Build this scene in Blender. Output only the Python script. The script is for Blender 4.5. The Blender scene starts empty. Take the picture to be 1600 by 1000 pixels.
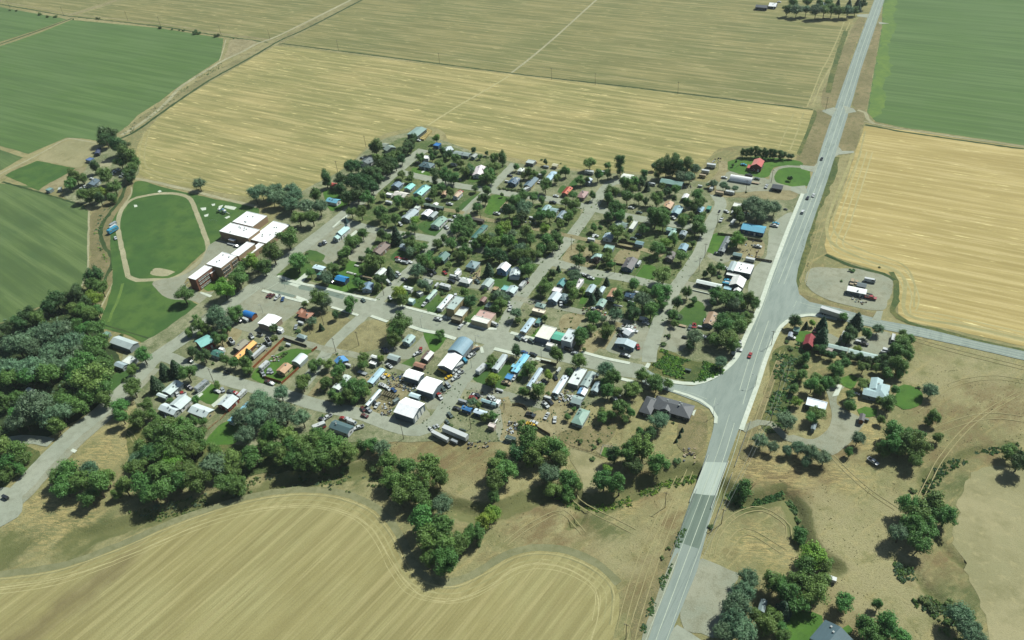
import bpy, bmesh, math, random
import numpy as np
from mathutils import Vector, Matrix, noise
from mathutils.geometry import tessellate_polygon
R_ = math.radians
S = bpy.context.scene
C = S.collection
random.seed(7)
rnd = random.random

# ------------------------------------------------------------------ camera, sky, sun, exposure
HC = 300.0                                  # flying height in metres
FPX = 1220.07
CR = Matrix(((0.89228465, -0.23203845, 0.3872806),
             (0.44650533, 0.58045693, -0.68095723),
             (-0.06679145, 0.78053053, 0.62153921)))   # camera axes in world space
cam_d = bpy.data.cameras.new('camera'); cam = bpy.data.objects.new('camera', cam_d); C.objects.link(cam)
cam_d.sensor_width = 36.0; cam_d.lens = 36.0 * FPX / 1600.0; cam_d.clip_start = 1; cam_d.clip_end = 20000
cam.matrix_world = Matrix.Translation((0, 0, HC)) @ CR.to_4x4()
S.camera = cam
SUN_AZ, SUN_EL = 61.0, 51.0                 # azimuth counter-clockwise from +X, elevation
w = bpy.data.worlds.new('World'); S.world = w; w.use_nodes = True
nt = w.node_tree; bg = nt.nodes['Background']
sky = nt.nodes.new('ShaderNodeTexSky'); sky.sky_type = 'NISHITA'; sky.sun_disc = False
sky.sun_elevation = R_(SUN_EL); sky.sun_rotation = R_(90 - SUN_AZ)
nt.links.new(sky.outputs[0], bg.inputs[0]); bg.inputs[1].default_value = 0.062
sl = bpy.data.lights.new('sun', 'SUN'); sl.energy = 4.6; sl.angle = R_(0.55); sl.color = (0.99, 1.0, 0.935)
so = bpy.data.objects.new('sun', sl); C.objects.link(so)
sd = Vector((math.cos(R_(SUN_AZ)) * math.cos(R_(SUN_EL)), math.sin(R_(SUN_AZ)) * math.cos(R_(SUN_EL)), math.sin(R_(SUN_EL))))
so.rotation_euler = sd.to_track_quat('Z', 'Y').to_euler(); so.location = sd * 900
S.view_settings.view_transform = 'Standard'; S.view_settings.look = 'None'
S.view_settings.exposure = 0.9; S.view_settings.gamma = 1; S.view_settings.use_curve_mapping = False
S.cycles.max_bounces = 5; S.cycles.diffuse_bounces = 3; S.cycles.glossy_bounces = 2
S.cycles.transparent_max_bounces = 4

# ------------------------------------------------------------------ photograph pixel -> point on the ground (or at height z)
OX, OY, SC = 0.0, 0.0, 1.0
def use(ox, oy, s):
    global OX, OY, SC
    OX, OY, SC = ox, oy, s
def G(px, py, z=0.0):
    x, y = OX + px / SC, OY + py / SC
    d = CR @ Vector((x - 800.0, -(y - 500.0), -FPX))
    t = (HC - z) / -d.z
    return (d.x * t, d.y * t)
def PX(p):                                   # world point -> photograph pixel
    d = CR.transposed() @ (Vector(p) - Vector((0, 0, HC)))
    return 800 - d.x / d.z * FPX, 500 + d.y / d.z * FPX
def pxm(px, py):                             # pixels of the current crop per metre, across the view
    a, b = G(px, py), G(px + 10, py)
    return 10.0 / math.hypot(a[0] - b[0], a[1] - b[1])

# ------------------------------------------------------------------ materials
KEXP = 2.0
def lin(c):
    c = c / 255.0
    return c / 12.92 if c <= 0.04045 else ((c + 0.055) / 1.055) ** 2.4
def col(c, k=1.0):
    return tuple(min(0.82, lin(v) / KEXP * k) for v in c) + (1.0,)
class NT:
    def __init__(s, name, rough=0.9, spec=0.15):
        s.m = bpy.data.materials.new(name); s.m.use_nodes = True; s.t = s.m.node_tree
        s.b = s.t.nodes['Principled BSDF']; s.b.inputs['Roughness'].default_value = rough
        s.b.inputs['Specular IOR Level'].default_value = spec
        s.pos = s.n('ShaderNodeNewGeometry').outputs['Position']
    def n(s, k, **kw):
        x = s.t.nodes.new(k)
        for a, v in kw.items(): setattr(x, a, v)
        return x
    def put(s, sock, v):
        if isinstance(v, bpy.types.NodeSocket): s.t.links.new(v, sock)
        else: sock.default_value = v
    def mapping(s, scale, rot=0.0, loc=(0, 0, 0), src=None):
        m = s.n('ShaderNodeMapping', vector_type='TEXTURE')   # rotate first, then scale
        m.inputs['Scale'].default_value = tuple(1.0 / max(v, 1e-6) for v in scale)
        m.inputs['Rotation'].default_value = (0, 0, rot); m.inputs['Location'].default_value = loc
        s.put(m.inputs['Vector'], src or s.pos); return m.outputs[0]
    def noise(s, scale, detail=3.0, rough=0.55, vec=None, dist=0.0):
        x = s.n('ShaderNodeTexNoise'); s.put(x.inputs['Vector'], vec or s.pos)
        x.inputs['Scale'].default_value = scale; x.inputs['Detail'].default_value = detail
        x.inputs['Roughness'].default_value = rough; x.inputs['Distortion'].default_value = dist
        return x.outputs['Fac']
    def ramp(s, v, a, b, lo=0.0, hi=1.0):
        x = s.n('ShaderNodeMapRange'); s.put(x.inputs['Value'], v)
        x.inputs['From Min'].default_value = a; x.inputs['From Max'].default_value = b
        x.inputs['To Min'].default_value = lo; x.inputs['To Max'].default_value = hi
        return x.outputs[0]
    def mix(s, f, a, b):
        x = s.n('ShaderNodeMix', data_type='RGBA'); s.put(x.inputs[0], f); s.put(x.inputs[6], a); s.put(x.inputs[7], b)
        return x.outputs[2]
    def mul(s, a, b):
        x = s.n('ShaderNodeMath', operation='MULTIPLY'); s.put(x.inputs[0], a); s.put(x.inputs[1], b); return x.outputs[0]
    def color(s, v): s.put(s.b.inputs['Base Color'], v)
    def bump(s, h, strength=0.5, dist=0.3):
        x = s.n('ShaderNodeBump'); x.inputs['Strength'].default_value = strength; x.inputs['Distance'].default_value = dist
        s.put(x.inputs['Height'], h); s.put(s.b.inputs['Normal'], x.outputs[0])
    def hsv_random(s, c, dv=0.25, dh=0.02):
        o = s.n('ShaderNodeObjectInfo').outputs['Random']
        x = s.n('ShaderNodeHueSaturation'); s.put(x.inputs['Color'], c)
        s.put(x.inputs['Value'], s.ramp(o, 0, 1, 1.42 - dv, 1.42 + dv))
        f = s.n('ShaderNodeMath', operation='FRACT'); s.put(f.inputs[0], s.mul(o, 7.31))
        s.put(x.inputs['Hue'], s.ramp(f.outputs[0], 0, 1, 0.5 - dh, 0.5 + dh))
        return x.outputs[0]
def patchy(name, c1, c2, c3=None, big=0.03, mid=0.25, fine=1.6, rot=0.0, stretch=(1, 1, 1), t=(0.42, 0.6), spots=None, bump=0.4, rough=0.95, fine_amt=0.35):
    s = NT(name, rough)
    v = s.mapping(stretch, rot)
    a = s.noise(big, 5, 0.6, v); b = s.noise(mid, 5, 0.65, v); f = s.noise(fine, 3, 0.7)
    c = s.mix(s.ramp(a, *t), col(c1), col(c2))
    c = s.mix(s.ramp(b, 0.45, 0.68), c, col(c3 or tuple((x + y) / 2 * 1.08 for x, y in zip(c1, c2))))
    dk = tuple(x * 0.72 for x in c1)
    c = s.mix(s.mul(s.ramp(f, 0.5, 0.72), fine_amt), c, col(dk))
    if spots:
        sp = s.noise(spots[1] * 2.2, 4, 0.65); c = s.mix(s.mul(s.ramp(sp, spots[2] - .06, spots[2] + 0.1), .6), c, col(spots[0]))
    s.color(c); s.bump(f, bump, 0.35); return s.m
def field(name, c1, c2, hi, dark, rot=0.0, rows=(0.006, 0.16), green=None, fleck=0.66, lines=0.5, period=9.0, gr=.75):
    """stubble or crop: regular machine passes, finer uneven rows, straw flecks, thin and damp patches"""
    s = NT(name, 0.95)
    v0 = s.mapping((1, 1, 1), rot)
    v1 = s.mapping((rows[0], rows[1] * .5, 1), rot); v2 = s.mapping((rows[0] * 2, rows[1] * 1.6, 1), rot)
    v3 = s.mapping((0.045, 0.4, 1), rot); v4 = s.mapping((.3, 1.0, 1), rot)
    wv = s.n('ShaderNodeTexWave', wave_type='BANDS', bands_direction='Y', wave_profile='SIN'); s.put(wv.inputs['Vector'], v0)
    wv.inputs['Scale'].default_value = 0.314 / period; wv.inputs['Distortion'].default_value = 0.7; wv.inputs['Detail'].default_value = 2; wv.inputs['Detail Scale'].default_value = 0.6
    band = s.noise(1.0, 3, 0.6, v1); band2 = s.noise(1.0, 3, 0.6, v2); br = s.noise(0.011, 5, 0.6); md = s.noise(0.03, 4, 0.65, s.mapping((.5, 1, 1), rot))
    c = s.mix(s.ramp(band, 0.43, 0.57), col(c1), col(c2))
    if green: c = s.mix(s.mul(s.ramp(br, 0.44, 0.58), gr), c, col(green))
    c = s.mix(s.mul(s.ramp(wv.outputs['Fac'], .35, .8), s.ramp(md, .35, .65, .1, lines * .8)), c, col(dark))
    c = s.mix(s.mul(s.ramp(band2, 0.51, 0.6), lines), c, col(hi))
    c = s.mix(s.mul(s.ramp(band2, 0.48, 0.38), lines), c, col(dark))
    th = s.noise(1.0, 2, 0.5, s.mapping((.01, 1.1, 1), rot)); c = s.mix(s.mul(s.ramp(th, .5, .62), .35), c, col(dark))
    fl = s.noise(1.0, 4, 0.65, v3)
    c = s.mix(s.mul(s.ramp(fl, fleck, fleck + 0.07), 0.75), c, col(tuple(min(250, x * 1.2) for x in hi)))
    g = s.noise(0.9, 4, 0.75); c = s.mix(s.mul(s.ramp(g, 0.45, 0.7), 0.35), c, col(dark))
    s.color(c); s.bump(g, 0.35, 0.3); return s.m
def flatmat(name, c, rough=0.7, dirt=0.25, k=1.0, spec=0.3, scale=0.9, metal=0.0):
    s = NT(name, rough, spec); s.b.inputs['Metallic'].default_value = metal
    n = s.noise(scale, 5, 0.7); n2 = s.noise(scale * 5, 3, 0.7)
    a = s.mix(s.mul(s.ramp(n, 0.4, 0.75), dirt), col(c, k), col(tuple(x * 0.62 for x in c), k))
    a = s.mix(s.mul(s.ramp(n2, 0.5, 0.75), dirt * 0.6), a, col(tuple(x * 0.75 for x in c), k))
    s.color(a); return s.m
_MC = {}
def paint(c, kind='roof'):
    key = (tuple(c), kind)
    if key not in _MC:
        nm = kind + '_paint'
        if kind == 'roof': _MC[key] = roofmat(nm, c)
        elif kind == 'car': _MC[key] = flatmat(nm, c, 0.25, 0.05, spec=0.6)
        elif kind == 'wall': _MC[key] = flatmat(nm, c, 0.85, 0.3, scale=0.6)
        else: _MC[key] = flatmat(nm, c, 0.8, 0.3)
    return _MC[key]
def roofmat(name, c):
    s = NT(name, 0.6, 0.3)
    o = s.n('ShaderNodeTexCoord').outputs['Object']
    v = s.mapping((1.1, 0.12, 1), 0, src=o)
    st = s.noise(1.0, 4, 0.7, v); n = s.noise(0.35, 5, 0.7); f = s.noise(3.0, 3, 0.7)
    a = s.mix(s.mul(s.ramp(st, 0.42, 0.7), 0.3), col(c, 1.25), col(tuple(x * 0.76 for x in c), 1.25))
    a = s.mix(s.mul(s.ramp(n, 0.45, 0.72), 0.35), a, col(tuple(x * 0.72 + 14 for x in c), 1.2))
    a = s.mix(s.mul(s.ramp(f, 0.55, 0.75), 0.25), a, col(tuple(x * 0.6 for x in c)))
    s.color(a); return s.m

TAN = (146, 137, 92)
M = dict(
 dry=patchy('dry_grass', (136, 134, 92), (160, 155, 112), (118, 114, 80), big=0.02, mid=0.12, spots=((188, 174, 114), 0.4, 0.6), bump=0.8, fine_amt=0.6),
 brown=patchy('brown_verge', (128, 122, 86), (148, 138, 100), (108, 110, 70), big=0.03, mid=0.2, spots=((176, 160, 108), 0.5, 0.6), bump=0.8, fine_amt=0.6),
 weeds=patchy('weedy_ground', (84, 102, 56), (120, 122, 72), (66, 86, 48), big=0.04, mid=0.3, spots=((152, 144, 92), 0.5, 0.62), bump=1.0, fine_amt=0.6),
 damp=patchy('damp_grass', (112, 116, 66), (128, 126, 76), (98, 108, 58), big=0.05, mid=0.2, bump=0.8, fine_amt=0.5),
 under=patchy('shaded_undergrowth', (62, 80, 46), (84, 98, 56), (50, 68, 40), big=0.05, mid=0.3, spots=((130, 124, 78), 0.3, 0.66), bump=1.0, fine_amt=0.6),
 yard=patchy('yard_ground', (124, 130, 94), (154, 156, 122), (98, 112, 72), big=0.035, mid=0.16, spots=((176, 174, 136), 0.35, 0.58), bump=0.7, fine_amt=0.6, t=(0.44, 0.56)),
 yardg=patchy('green_yards', (90, 110, 62), (120, 128, 82), (76, 100, 54), big=0.05, mid=0.14, spots=((158, 158, 118), 0.22, 0.58), bump=0.7, fine_amt=0.6, t=(0.45, 0.56)),
 lawn=patchy('lawn_grass', (70, 104, 50), (84, 114, 54), (62, 94, 46), big=0.02, mid=0.09, bump=0.3, fine_amt=0.3, t=(0.45, 0.55)),
 lawn2=patchy('bright_lawn', (76, 116, 46), (88, 126, 50), (66, 102, 42), big=0.05, mid=0.2, bump=0.3, fine_amt=0.3, t=(0.45, 0.55)),
 gravel=patchy('gravel', (148, 154, 132), (162, 164, 140), (136, 138, 114), big=0.05, mid=0.2, bump=0.3, spots=((178, 180, 158), 0.8, 0.6), fine_amt=0.3),
 dirt=patchy('bare_dirt', (146, 140, 104), (164, 156, 118), (128, 120, 84), big=0.04, mid=0.2, bump=0.5, spots=((182, 174, 132), 0.6, 0.6), fine_amt=0.45),
 pale=patchy('pale_dirt', (150, 148, 108), (168, 162, 122), (136, 134, 94), big=0.015, mid=0.06, bump=0.5, spots=((178, 170, 126), 0.12, 0.6), fine_amt=0.35, t=(0.44, 0.56)),
 track=patchy('dirt_track', (166, 163, 128), (182, 178, 142), (150, 150, 116), big=0.05, mid=0.4, bump=0.3),
 farmtrack=patchy('farm_track', (132, 134, 98), (146, 146, 108), (120, 122, 84), big=0.05, mid=0.3, bump=0.3),
 chip=patchy('old_street', (156, 164, 144), (166, 172, 152), (146, 152, 132), big=0.03, mid=0.2, bump=0.15, fine_amt=0.2, spots=((166, 172, 154), 0.3, 0.64)),
 asph=patchy('highway_asphalt', (144, 157, 146), (152, 165, 154), (134, 148, 138), big=0.02, mid=0.2, bump=0.08, stretch=(1.6, 0.3, 1), fine_amt=0.08),
 asphd=patchy('dark_asphalt', (112, 128, 114), (122, 138, 124), (104, 120, 108), big=0.05, mid=0.3, bump=0.1, stretch=(2, 0.1, 1), fine_amt=0.12),
 bay=patchy('bay_asphalt', (122, 138, 124), (130, 146, 132), (116, 132, 118), big=0.05, mid=0.3, bump=0.1, fine_amt=0.15),
 conc=patchy('concrete', (206, 216, 196), (216, 224, 206), (192, 202, 182), big=0.05, mid=0.5, bump=0.1, fine_amt=0.15),
 deck=patchy('bridge_concrete', (176, 190, 176), (192, 204, 190), (164, 178, 164), big=0.05, mid=0.5, bump=0.1, stretch=(2.5, 0.08, 1), fine_amt=0.15),
 line=flatmat('line_paint', (190, 202, 178), 0.7, 0.5),
 ditch=patchy('ditch_weeds', (50, 76, 42), (76, 94, 52), (58, 80, 42), big=0.05, mid=0.4, bump=1.0),
 crop=field('green_crop', (92, 118, 68), (98, 125, 73), (108, 133, 80), (80, 106, 60), R_(-2), (0.003, 0.12), green=(88, 118, 60), fleck=0.78, lines=0.6, period=11),
 cropy=patchy('thin_crop', (110, 136, 64), (98, 126, 64), (92, 122, 62), big=0.05, mid=0.2, bump=0.4),
 crop2=field('dull_crop', (92, 114, 64), (102, 124, 72), (114, 134, 82), (76, 98, 56), R_(-12), (0.004, 0.07), green=(76, 102, 62), fleck=0.72, lines=0.6, period=13),
 wheat=field('stubble', (158, 152, 98), (180, 168, 112), (202, 188, 132), (126, 124, 78), R_(-1.5), green=(144, 144, 90), fleck=0.6, lines=0.5),
 wheatg=field('greenish_stubble', (134, 132, 84), (150, 144, 94), (174, 164, 116), (106, 110, 68), R_(-1.5), green=(124, 128, 80), fleck=0.61, lines=0.55),
 gold=field('golden_stubble', (178, 162, 104), (194, 178, 118), (214, 198, 142), (156, 140, 86), R_(-1.5), green=(174, 160, 102), fleck=0.62, lines=0.45),
 near=None,
 head=field('headland', (160, 156, 108), (172, 166, 116), (188, 180, 130), (142, 140, 94), R_(-1.5), (0.03, 0.2), fleck=0.75, lines=0.4),
 farmpath=patchy('worn_rut', (160, 154, 108), (170, 162, 118), (150, 144, 100), big=0.05, mid=0.4, bump=0.3),
 rows=patchy('straw_rows', (178, 172, 122), (190, 182, 132), (166, 160, 112), big=0.05, mid=0.4, bump=0.3),
 bark=flatmat('bark', (104, 92, 74), 0.95, 0.5, scale=3),
 brick=flatmat('brick_wall', (150, 100, 78), 0.9, 0.3, scale=2), tanbrick=flatmat('tan_brick_wall', (176, 150, 118), 0.9, 0.3, scale=2),
 glass=flatmat('window_glass', (46, 62, 64), 0.12, 0.1, spec=0.8), white=flatmat('white_trim', (226, 230, 220), 0.6, 0.15),
 dark=flatmat('dark_opening', (36, 42, 44), 0.9, 0.2), tyre=flatmat('tyre_rubber', (34, 36, 38), 0.9, 0.1),
 wood=flatmat('weathered_wood', (104, 94, 72), 0.9, 0.4, scale=3), owood=flatmat('stained_board', (168, 100, 56), 0.85, 0.35, scale=3),
 steel=flatmat('galvanised_steel', (150, 160, 156), 0.5, 0.2), rock=flatmat('rock', (140, 142, 124), 0.9, 0.4),
)
def nearfield():
    """striped stubble with the wide brown swathe that runs through it"""
    s = NT('near_stubble', 0.95); ang = R_(79)
    v1 = s.mapping((0.006, 0.14, 1), ang); v2 = s.mapping((0.012, 0.42, 1), ang); v3 = s.mapping((0.04, 1.3, 1), ang)
    wv = s.n('ShaderNodeTexWave', wave_type='BANDS', bands_direction='Y', wave_profile='SIN'); s.put(wv.inputs['Vector'], s.mapping((1, 1, 1), ang)); wv.inputs['Scale'].default_value = .314 / 5.2; wv.inputs['Distortion'].default_value = 1.2; wv.inputs['Detail'].default_value = 2; wv.inputs['Detail Scale'].default_value = .5
    b1 = s.noise(1, 3, .6, v1, .3); b2 = s.noise(1, 3, .6, v2); b3 = s.noise(1, 3, .6, v3); big = s.noise(0.02, 4, .6)
    c = s.mix(s.ramp(big, .42, .6), col((158, 151, 100)), col((168, 163, 112)))
    c = s.mix(s.mul(s.ramp(b1, .47, .6), .5), c, col((138, 130, 84)))
    c = s.mix(s.mul(s.ramp(b2, .5, .62), .5), c, col((182, 173, 122)))
    c = s.mix(s.mul(s.ramp(wv.outputs['Fac'], .4, .85), s.ramp(big, .4, .6, .05, .35)), c, col((132, 126, 80)))
    c = s.mix(s.mul(s.ramp(b3, .5, .66), .5), c, col((130, 124, 80)))
    a = Vector(G(228, 850)); m = s.mapping((1, 1, 1), ang, (a.x, a.y, 0)); x = s.n('ShaderNodeSeparateXYZ'); s.put(x.inputs[0], m)
    w_ = s.n('ShaderNodeMath', operation='ADD'); s.put(w_.inputs[0], x.outputs[1]); s.put(w_.inputs[1], s.mul(s.ramp(s.noise(0.06, 3, .6), 0, 1, -1, 1), 10.0))
    k = s.mul(s.ramp(w_.outputs[0], -9, 0), s.ramp(w_.outputs[0], 10, 1))
    k = s.mul(k, s.mul(s.ramp(x.outputs[0], 2, -10), s.ramp(b2, .3, .6, .5, 1.0)))
    c = s.mix(s.mul(k, .8), c, col((118, 108, 74)))
    g = s.noise(1.2, 4, .75); c = s.mix(s.mul(s.ramp(g, .46, .74), .3), c, col((120, 114, 74)))
    s.color(c); s.bump(g, .5, .3); return s.m
M['near'] = nearfield()
def leafmat(name, c, c2):
    s = NT(name, 0.55, 0.25)
    n = s.noise(0.55, 4, 0.7); n2 = s.noise(4.0, 2, 0.6)
    a = s.mix(s.ramp(n, 0.35, 0.66), col(c), col(c2))
    a = s.mix(s.mul(s.ramp(n2, 0.4, 0.7), 0.4), a, col(tuple(x * 0.7 for x in c)))
    cc = s.hsv_random(a, 0.3, 0.03); s.color(cc)
    tl = s.n('ShaderNodeBsdfTranslucent'); s.put(tl.inputs['Color'], cc); mx = s.n('ShaderNodeMixShader'); mx.inputs[0].default_value = 0.33
    s.t.links.new(s.b.outputs[0], mx.inputs[1]); s.t.links.new(tl.outputs[0], mx.inputs[2]); s.t.links.new(mx.outputs[0], s.t.nodes['Material Output'].inputs['Surface'])
    return s.m
LEAF = dict(b=leafmat('leaf_green', (86, 123, 60), (108, 147, 71)), d=leafmat('leaf_dark', (66, 101, 58), (86, 121, 65)),
            y=leafmat('leaf_bright', (115, 154, 55), (138, 171, 65)), g=leafmat('leaf_greygreen', (91, 123, 88), (115, 145, 106)),
            c=leafmat('needles', (55, 86, 58), (73, 106, 68)), p=leafmat('leaf_poplar', (75, 112, 60), (94, 132, 68)),
            s=leafmat('leaf_shrub', (81, 110, 58), (108, 134, 71)))
# ------------------------------------------------------------------ helpers
def mesh(name, v, f, mats, mi=None, smooth=False):
    m = bpy.data.meshes.new(name); m.from_pydata([tuple(p) for p in v], [], f)
    for x in mats: m.materials.append(x)
    if mi is not None: m.polygons.foreach_set('material_index', mi)
    if smooth: m.polygons.foreach_set('use_smooth', [True] * len(m.polygons))
    m.update(); return m
def ob(name, me, parent=None, loc=None, rz=None):
    o = bpy.data.objects.new(name, me); C.objects.link(o)
    if parent is not None: o.parent = parent
    if loc is not None: o.location = loc
    if rz is not None: o.rotation_euler = (0, 0, rz)
    return o
class MB:                                     # collects shapes, built as ONE mesh
    def __init__(s): s.v, s.f, s.mi = [], [], []
    def add(s, v, f, mi=0):
        k = len(s.v); s.v += [tuple(p) for p in v]; s.f += [tuple(i + k for i in q) for q in f]; s.mi += [mi] * len(f); return s
    def box(s, x0, y0, z0, x1, y1, z1, mi=0, ang=0, c=None):
        v = [(x, y, z) for z in (z0, z1) for x, y in ((x0, y0), (x1, y0), (x1, y1), (x0, y1))]
        if ang:
            cx, cy = c or ((x0 + x1) / 2, (y0 + y1) / 2); ca, sa = math.cos(ang), math.sin(ang)
            v = [(cx + (x - cx) * ca - (y - cy) * sa, cy + (x - cx) * sa + (y - cy) * ca, z) for x, y, z in v]
        return s.add(v, [(0, 3, 2, 1), (4, 5, 6, 7), (0, 1, 5, 4), (1, 2, 6, 5), (2, 3, 7, 6), (3, 0, 4, 7)], mi)
    def tube(s, a, b, r0, r1, n=6, mi=0):
        a, b = Vector(a), Vector(b); z = (b - a).normalized(); x = z.orthogonal().normalized(); y = z.cross(x)
        v = [c + (x * math.cos(2 * math.pi * i / n) + y * math.sin(2 * math.pi * i / n)) * r for c, r in ((a, r0), (b, r1)) for i in range(n)]
        f = [(i, (i + 1) % n, n + (i + 1) % n, n + i) for i in range(n)] + [tuple(range(n))[::-1], tuple(range(n, 2 * n))]
        return s.add(v, f, mi)
    def prism(s, poly, z0, z1, mi=0):         # poly in xz extruded along y handled by caller; here xy outline
        n = len(poly)
        return s.add([(x, y, z0) for x, y in poly] + [(x, y, z1) for x, y in poly],
                     [tuple(range(n))[::-1], tuple(range(n, 2 * n))] + [(i, (i + 1) % n, n + (i + 1) % n, n + i) for i in range(n)], mi)
    def build(s, name, mats, parent=None, **k):
        if not isinstance(mats, (list, tuple)): mats = [mats]
        return ob(name, mesh(name, s.v, s.f, mats, s.mi), parent, **k)
def tag(o, label=None, cat=None, group=None, kind=None):
    if label: o['label'] = label
    if cat: o['category'] = cat
    if group: o['group'] = group
    if kind: o['kind'] = kind
    return o
AUTO = []                                     # things whose label names the neighbours they stand between
def auto(o, desc, cat, group=None): AUTO.append((o, desc)); tag(o, None, cat, group); return o
LM = []                                       # landmarks a label may name
def lm(phrase, x, y): LM.append((phrase, Vector(G(x, y))))

# ------------------------------------------------------------------ relief: creek and gullies cut into the plain
use(0, 0, 1)
def P_(*pts): return [Vector(G(x, y)) for x, y in pts]
CUTS = [  # polyline, half width, depth
 (P_((1300, 885), (1268, 866), (1254, 838), (1247, 798), (1228, 770), (1196, 776), (1168, 786), (1138, 768), (1108, 745), (1082, 735), (1050, 742), (1015, 752), (985, 768), (950, 785), (905, 782), (868, 766), (830, 778), (790, 796), (742, 802), (700, 790), (640, 762), (600, 738), (570, 733), (520, 742), (440, 752), (400, 776), (330, 785), (250, 803), (150, 832), (60, 852), (-60, 880)), 5.0, 3.0),
 (P_((1298, 885), (1268, 866), (1254, 838), (1247, 798), (1228, 770), (1196, 776), (1168, 786), (1140, 770)), 3.2, 4.2),
 (P_((1395, 870), (1425, 885), (1445, 920), (1470, 940)), 1.8, 1.6), (P_((1440, 820), (1465, 842), (1485, 868), (1508, 885)), 1.8, 1.6),
 (P_((1440, 770), (1445, 750), (1475, 725), (1520, 705), (1580, 695)), 2.6, 1.8), (P_((890, 822), (908, 812), (912, 800), (905, 795)), 2.0, 1.6),
 (P_((205, 285), (180, 320), (163, 350), (158, 372), (170, 395), (176, 410), (165, 430), (160, 455)), 2.2, 1.2),
]
def carve(X, Y):
    Z = np.zeros_like(X); D = np.full_like(X, 1e3)
    for pl, hw, dep in CUTS:
        d = np.full_like(X, 1e9)
        for a, b in zip(pl, pl[1:]):
            ab = b - a; L2 = ab.length_squared
            t = np.clip(((X - a.x) * ab.x + (Y - a.y) * ab.y) / L2, 0, 1)
            d = np.minimum(d, np.hypot(X - a.x - t * ab.x, Y - a.y - t * ab.y))
        k = np.clip(1 - d / (hw * 1.35), 0, 1); k = k * k * (3 - 2 * k)
        Z = np.minimum(Z, -dep * k); D = np.minimum(D, np.maximum(d - hw * .8, 0) + (5.0 - hw) * 0.5)
    return Z, D
def gz(x, y):
    return float(carve(np.array([x]), np.array([y]))[0][0])
xs = np.concatenate([[-6000, -3500, -2200, -1500, -1100], np.arange(-820, -90, 3.2), np.arange(-90, 130, 1.8), np.arange(132, 330, 3.0), [420, 700, 1300, 2500, 6000]])
ys = np.concatenate([[-3000, -1000, -300, -60, 40, 80], np.arange(104, 300, 1.9), np.arange(301, 520, 3.0), [540, 600, 700, 850, 1000, 1300, 1800, 3000, 7000]])
X, Y = np.meshgrid(xs, ys); Z, D = carve(X.ravel(), Y.ravel())
nx, ny = len(xs), len(ys)
hum = np.array([noise.noise((x * 0.05, y * 0.05, 0)) for x, y in zip(X.ravel(), Y.ravel())])
Z = Z - 0.05 - 0.06 * np.abs(hum)
idx = np.arange(nx * ny).reshape(ny, nx)
F = np.stack([idx[:-1, :-1], idx[:-1, 1:], idx[1:, 1:], idx[1:, :-1]], -1).reshape(-1, 4)
gm = bpy.data.meshes.new('ground'); gm.from_pydata(np.stack([X.ravel(), Y.ravel(), Z], -1).tolist(), [], F.tolist())
at = gm.attributes.new('damp', 'FLOAT', 'POINT'); at.data.foreach_set('value', np.clip(1 - D / 3.5, 0, 1).astype(np.float32))
ZN = [  # soft zones of the open ground: pixel, radius in metres, kind (s straw, b brown earth, g damp green, p pale earth)
 (1215, 865, 11, 's'), (1180, 845, 12, 's'), (1360, 685, 11, 's'), (1350, 660, 8, 's'), (1230, 735, 16, 's'), (1180, 730, 12, 's'), (1325, 745, 12, 's'), (100, 815, 20, 's'), (170, 700, 18, 's'), (975, 785, 9, 's'), (1340, 620, 9, 's'),
 (200, 690, 16, 's'), (60, 790, 12, 's'), (1150, 640, 10, 's'), (1450, 590, 22, 'p'), (1540, 570, 24, 'p'), (1330, 860, 30, 'p'), (1380, 940, 24, 'p'), (1290, 800, 20, 'p'), (1200, 740, 20, 'b'), (1260, 745, 20, 'b'), (1320, 700, 12, 'b'), (1480, 650, 20, 'b'), (1560, 630, 24, 'b'),
 (1530, 700, 14, 'b'), (1470, 720, 10, 'b'), (600, 700, 16, 'b'), (680, 720, 22, 'b'), (740, 710, 20, 'b'), (720, 780, 16, 'p'), (880, 690, 12, 'b'), (1000, 760, 16, 'b'), (840, 820, 18, 'b'), (900, 830, 16, 'b'), (1060, 820, 12, 'b'), (1030, 870, 14, 'b'), (980, 860, 18, 'p'), (1010, 920, 14, 'b'),
 (60, 840, 16, 'g'), (140, 830, 16, 'g'), (220, 812, 12, 'g'), (0, 850, 16, 'g'), (300, 800, 10, 'g'), (550, 745, 12, 'g'), (620, 740, 10, 'g'), (950, 815, 14, 'g'), (1130, 770, 8, 'g'), (1160, 790, 8, 'g'), (1290, 640, 10, 'b'), (1500, 760, 12, 'g'), (1460, 740, 8, 'g'), (1500, 940, 14, 'g'), (1440, 900, 10, 'b'), (1470, 880, 12, 'b'),
 (800, 700, 12, 'p'), (560, 700, 8, 'b'), (1080, 680, 12, 's'), (1390, 800, 14, 'p'), (1240, 960, 12, 'b'), (1330, 960, 14, 'b')]
XR, YR = X.ravel(), Y.ravel()
for kd, nm in (('s', 'straw'), ('b', 'earth'), ('g', 'moist'), ('p', 'faded')):
    v = np.zeros_like(XR)
    for x_, y_, r_, k_ in ZN:
        if k_ == kd:
            q_ = G(x_, y_); v = np.maximum(v, np.exp(-((XR - q_[0]) ** 2 + (YR - q_[1]) ** 2) / (r_ * .85) ** 2))
    at = gm.attributes.new(nm, 'FLOAT', 'POINT'); at.data.foreach_set('value', v.astype(np.float32))
g_s = NT('open_ground', 0.95)
A_ = g_s.n('ShaderNodeAttribute', attribute_name='damp').outputs['Fac']
na = g_s.noise(0.012, 5, 0.6); nb = g_s.noise(0.09, 5, 0.65); nc = g_s.noise(1.4, 4, 0.7); nd = g_s.noise(0.35, 3, 0.6)
nw = g_s.noise(1.0, 4, .65, g_s.mapping((0.03, 0.25, 1), R_(62)))
cc = g_s.mix(g_s.ramp(na, 0.44, 0.57), col((138, 138, 94)), col((164, 159, 114)))
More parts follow.
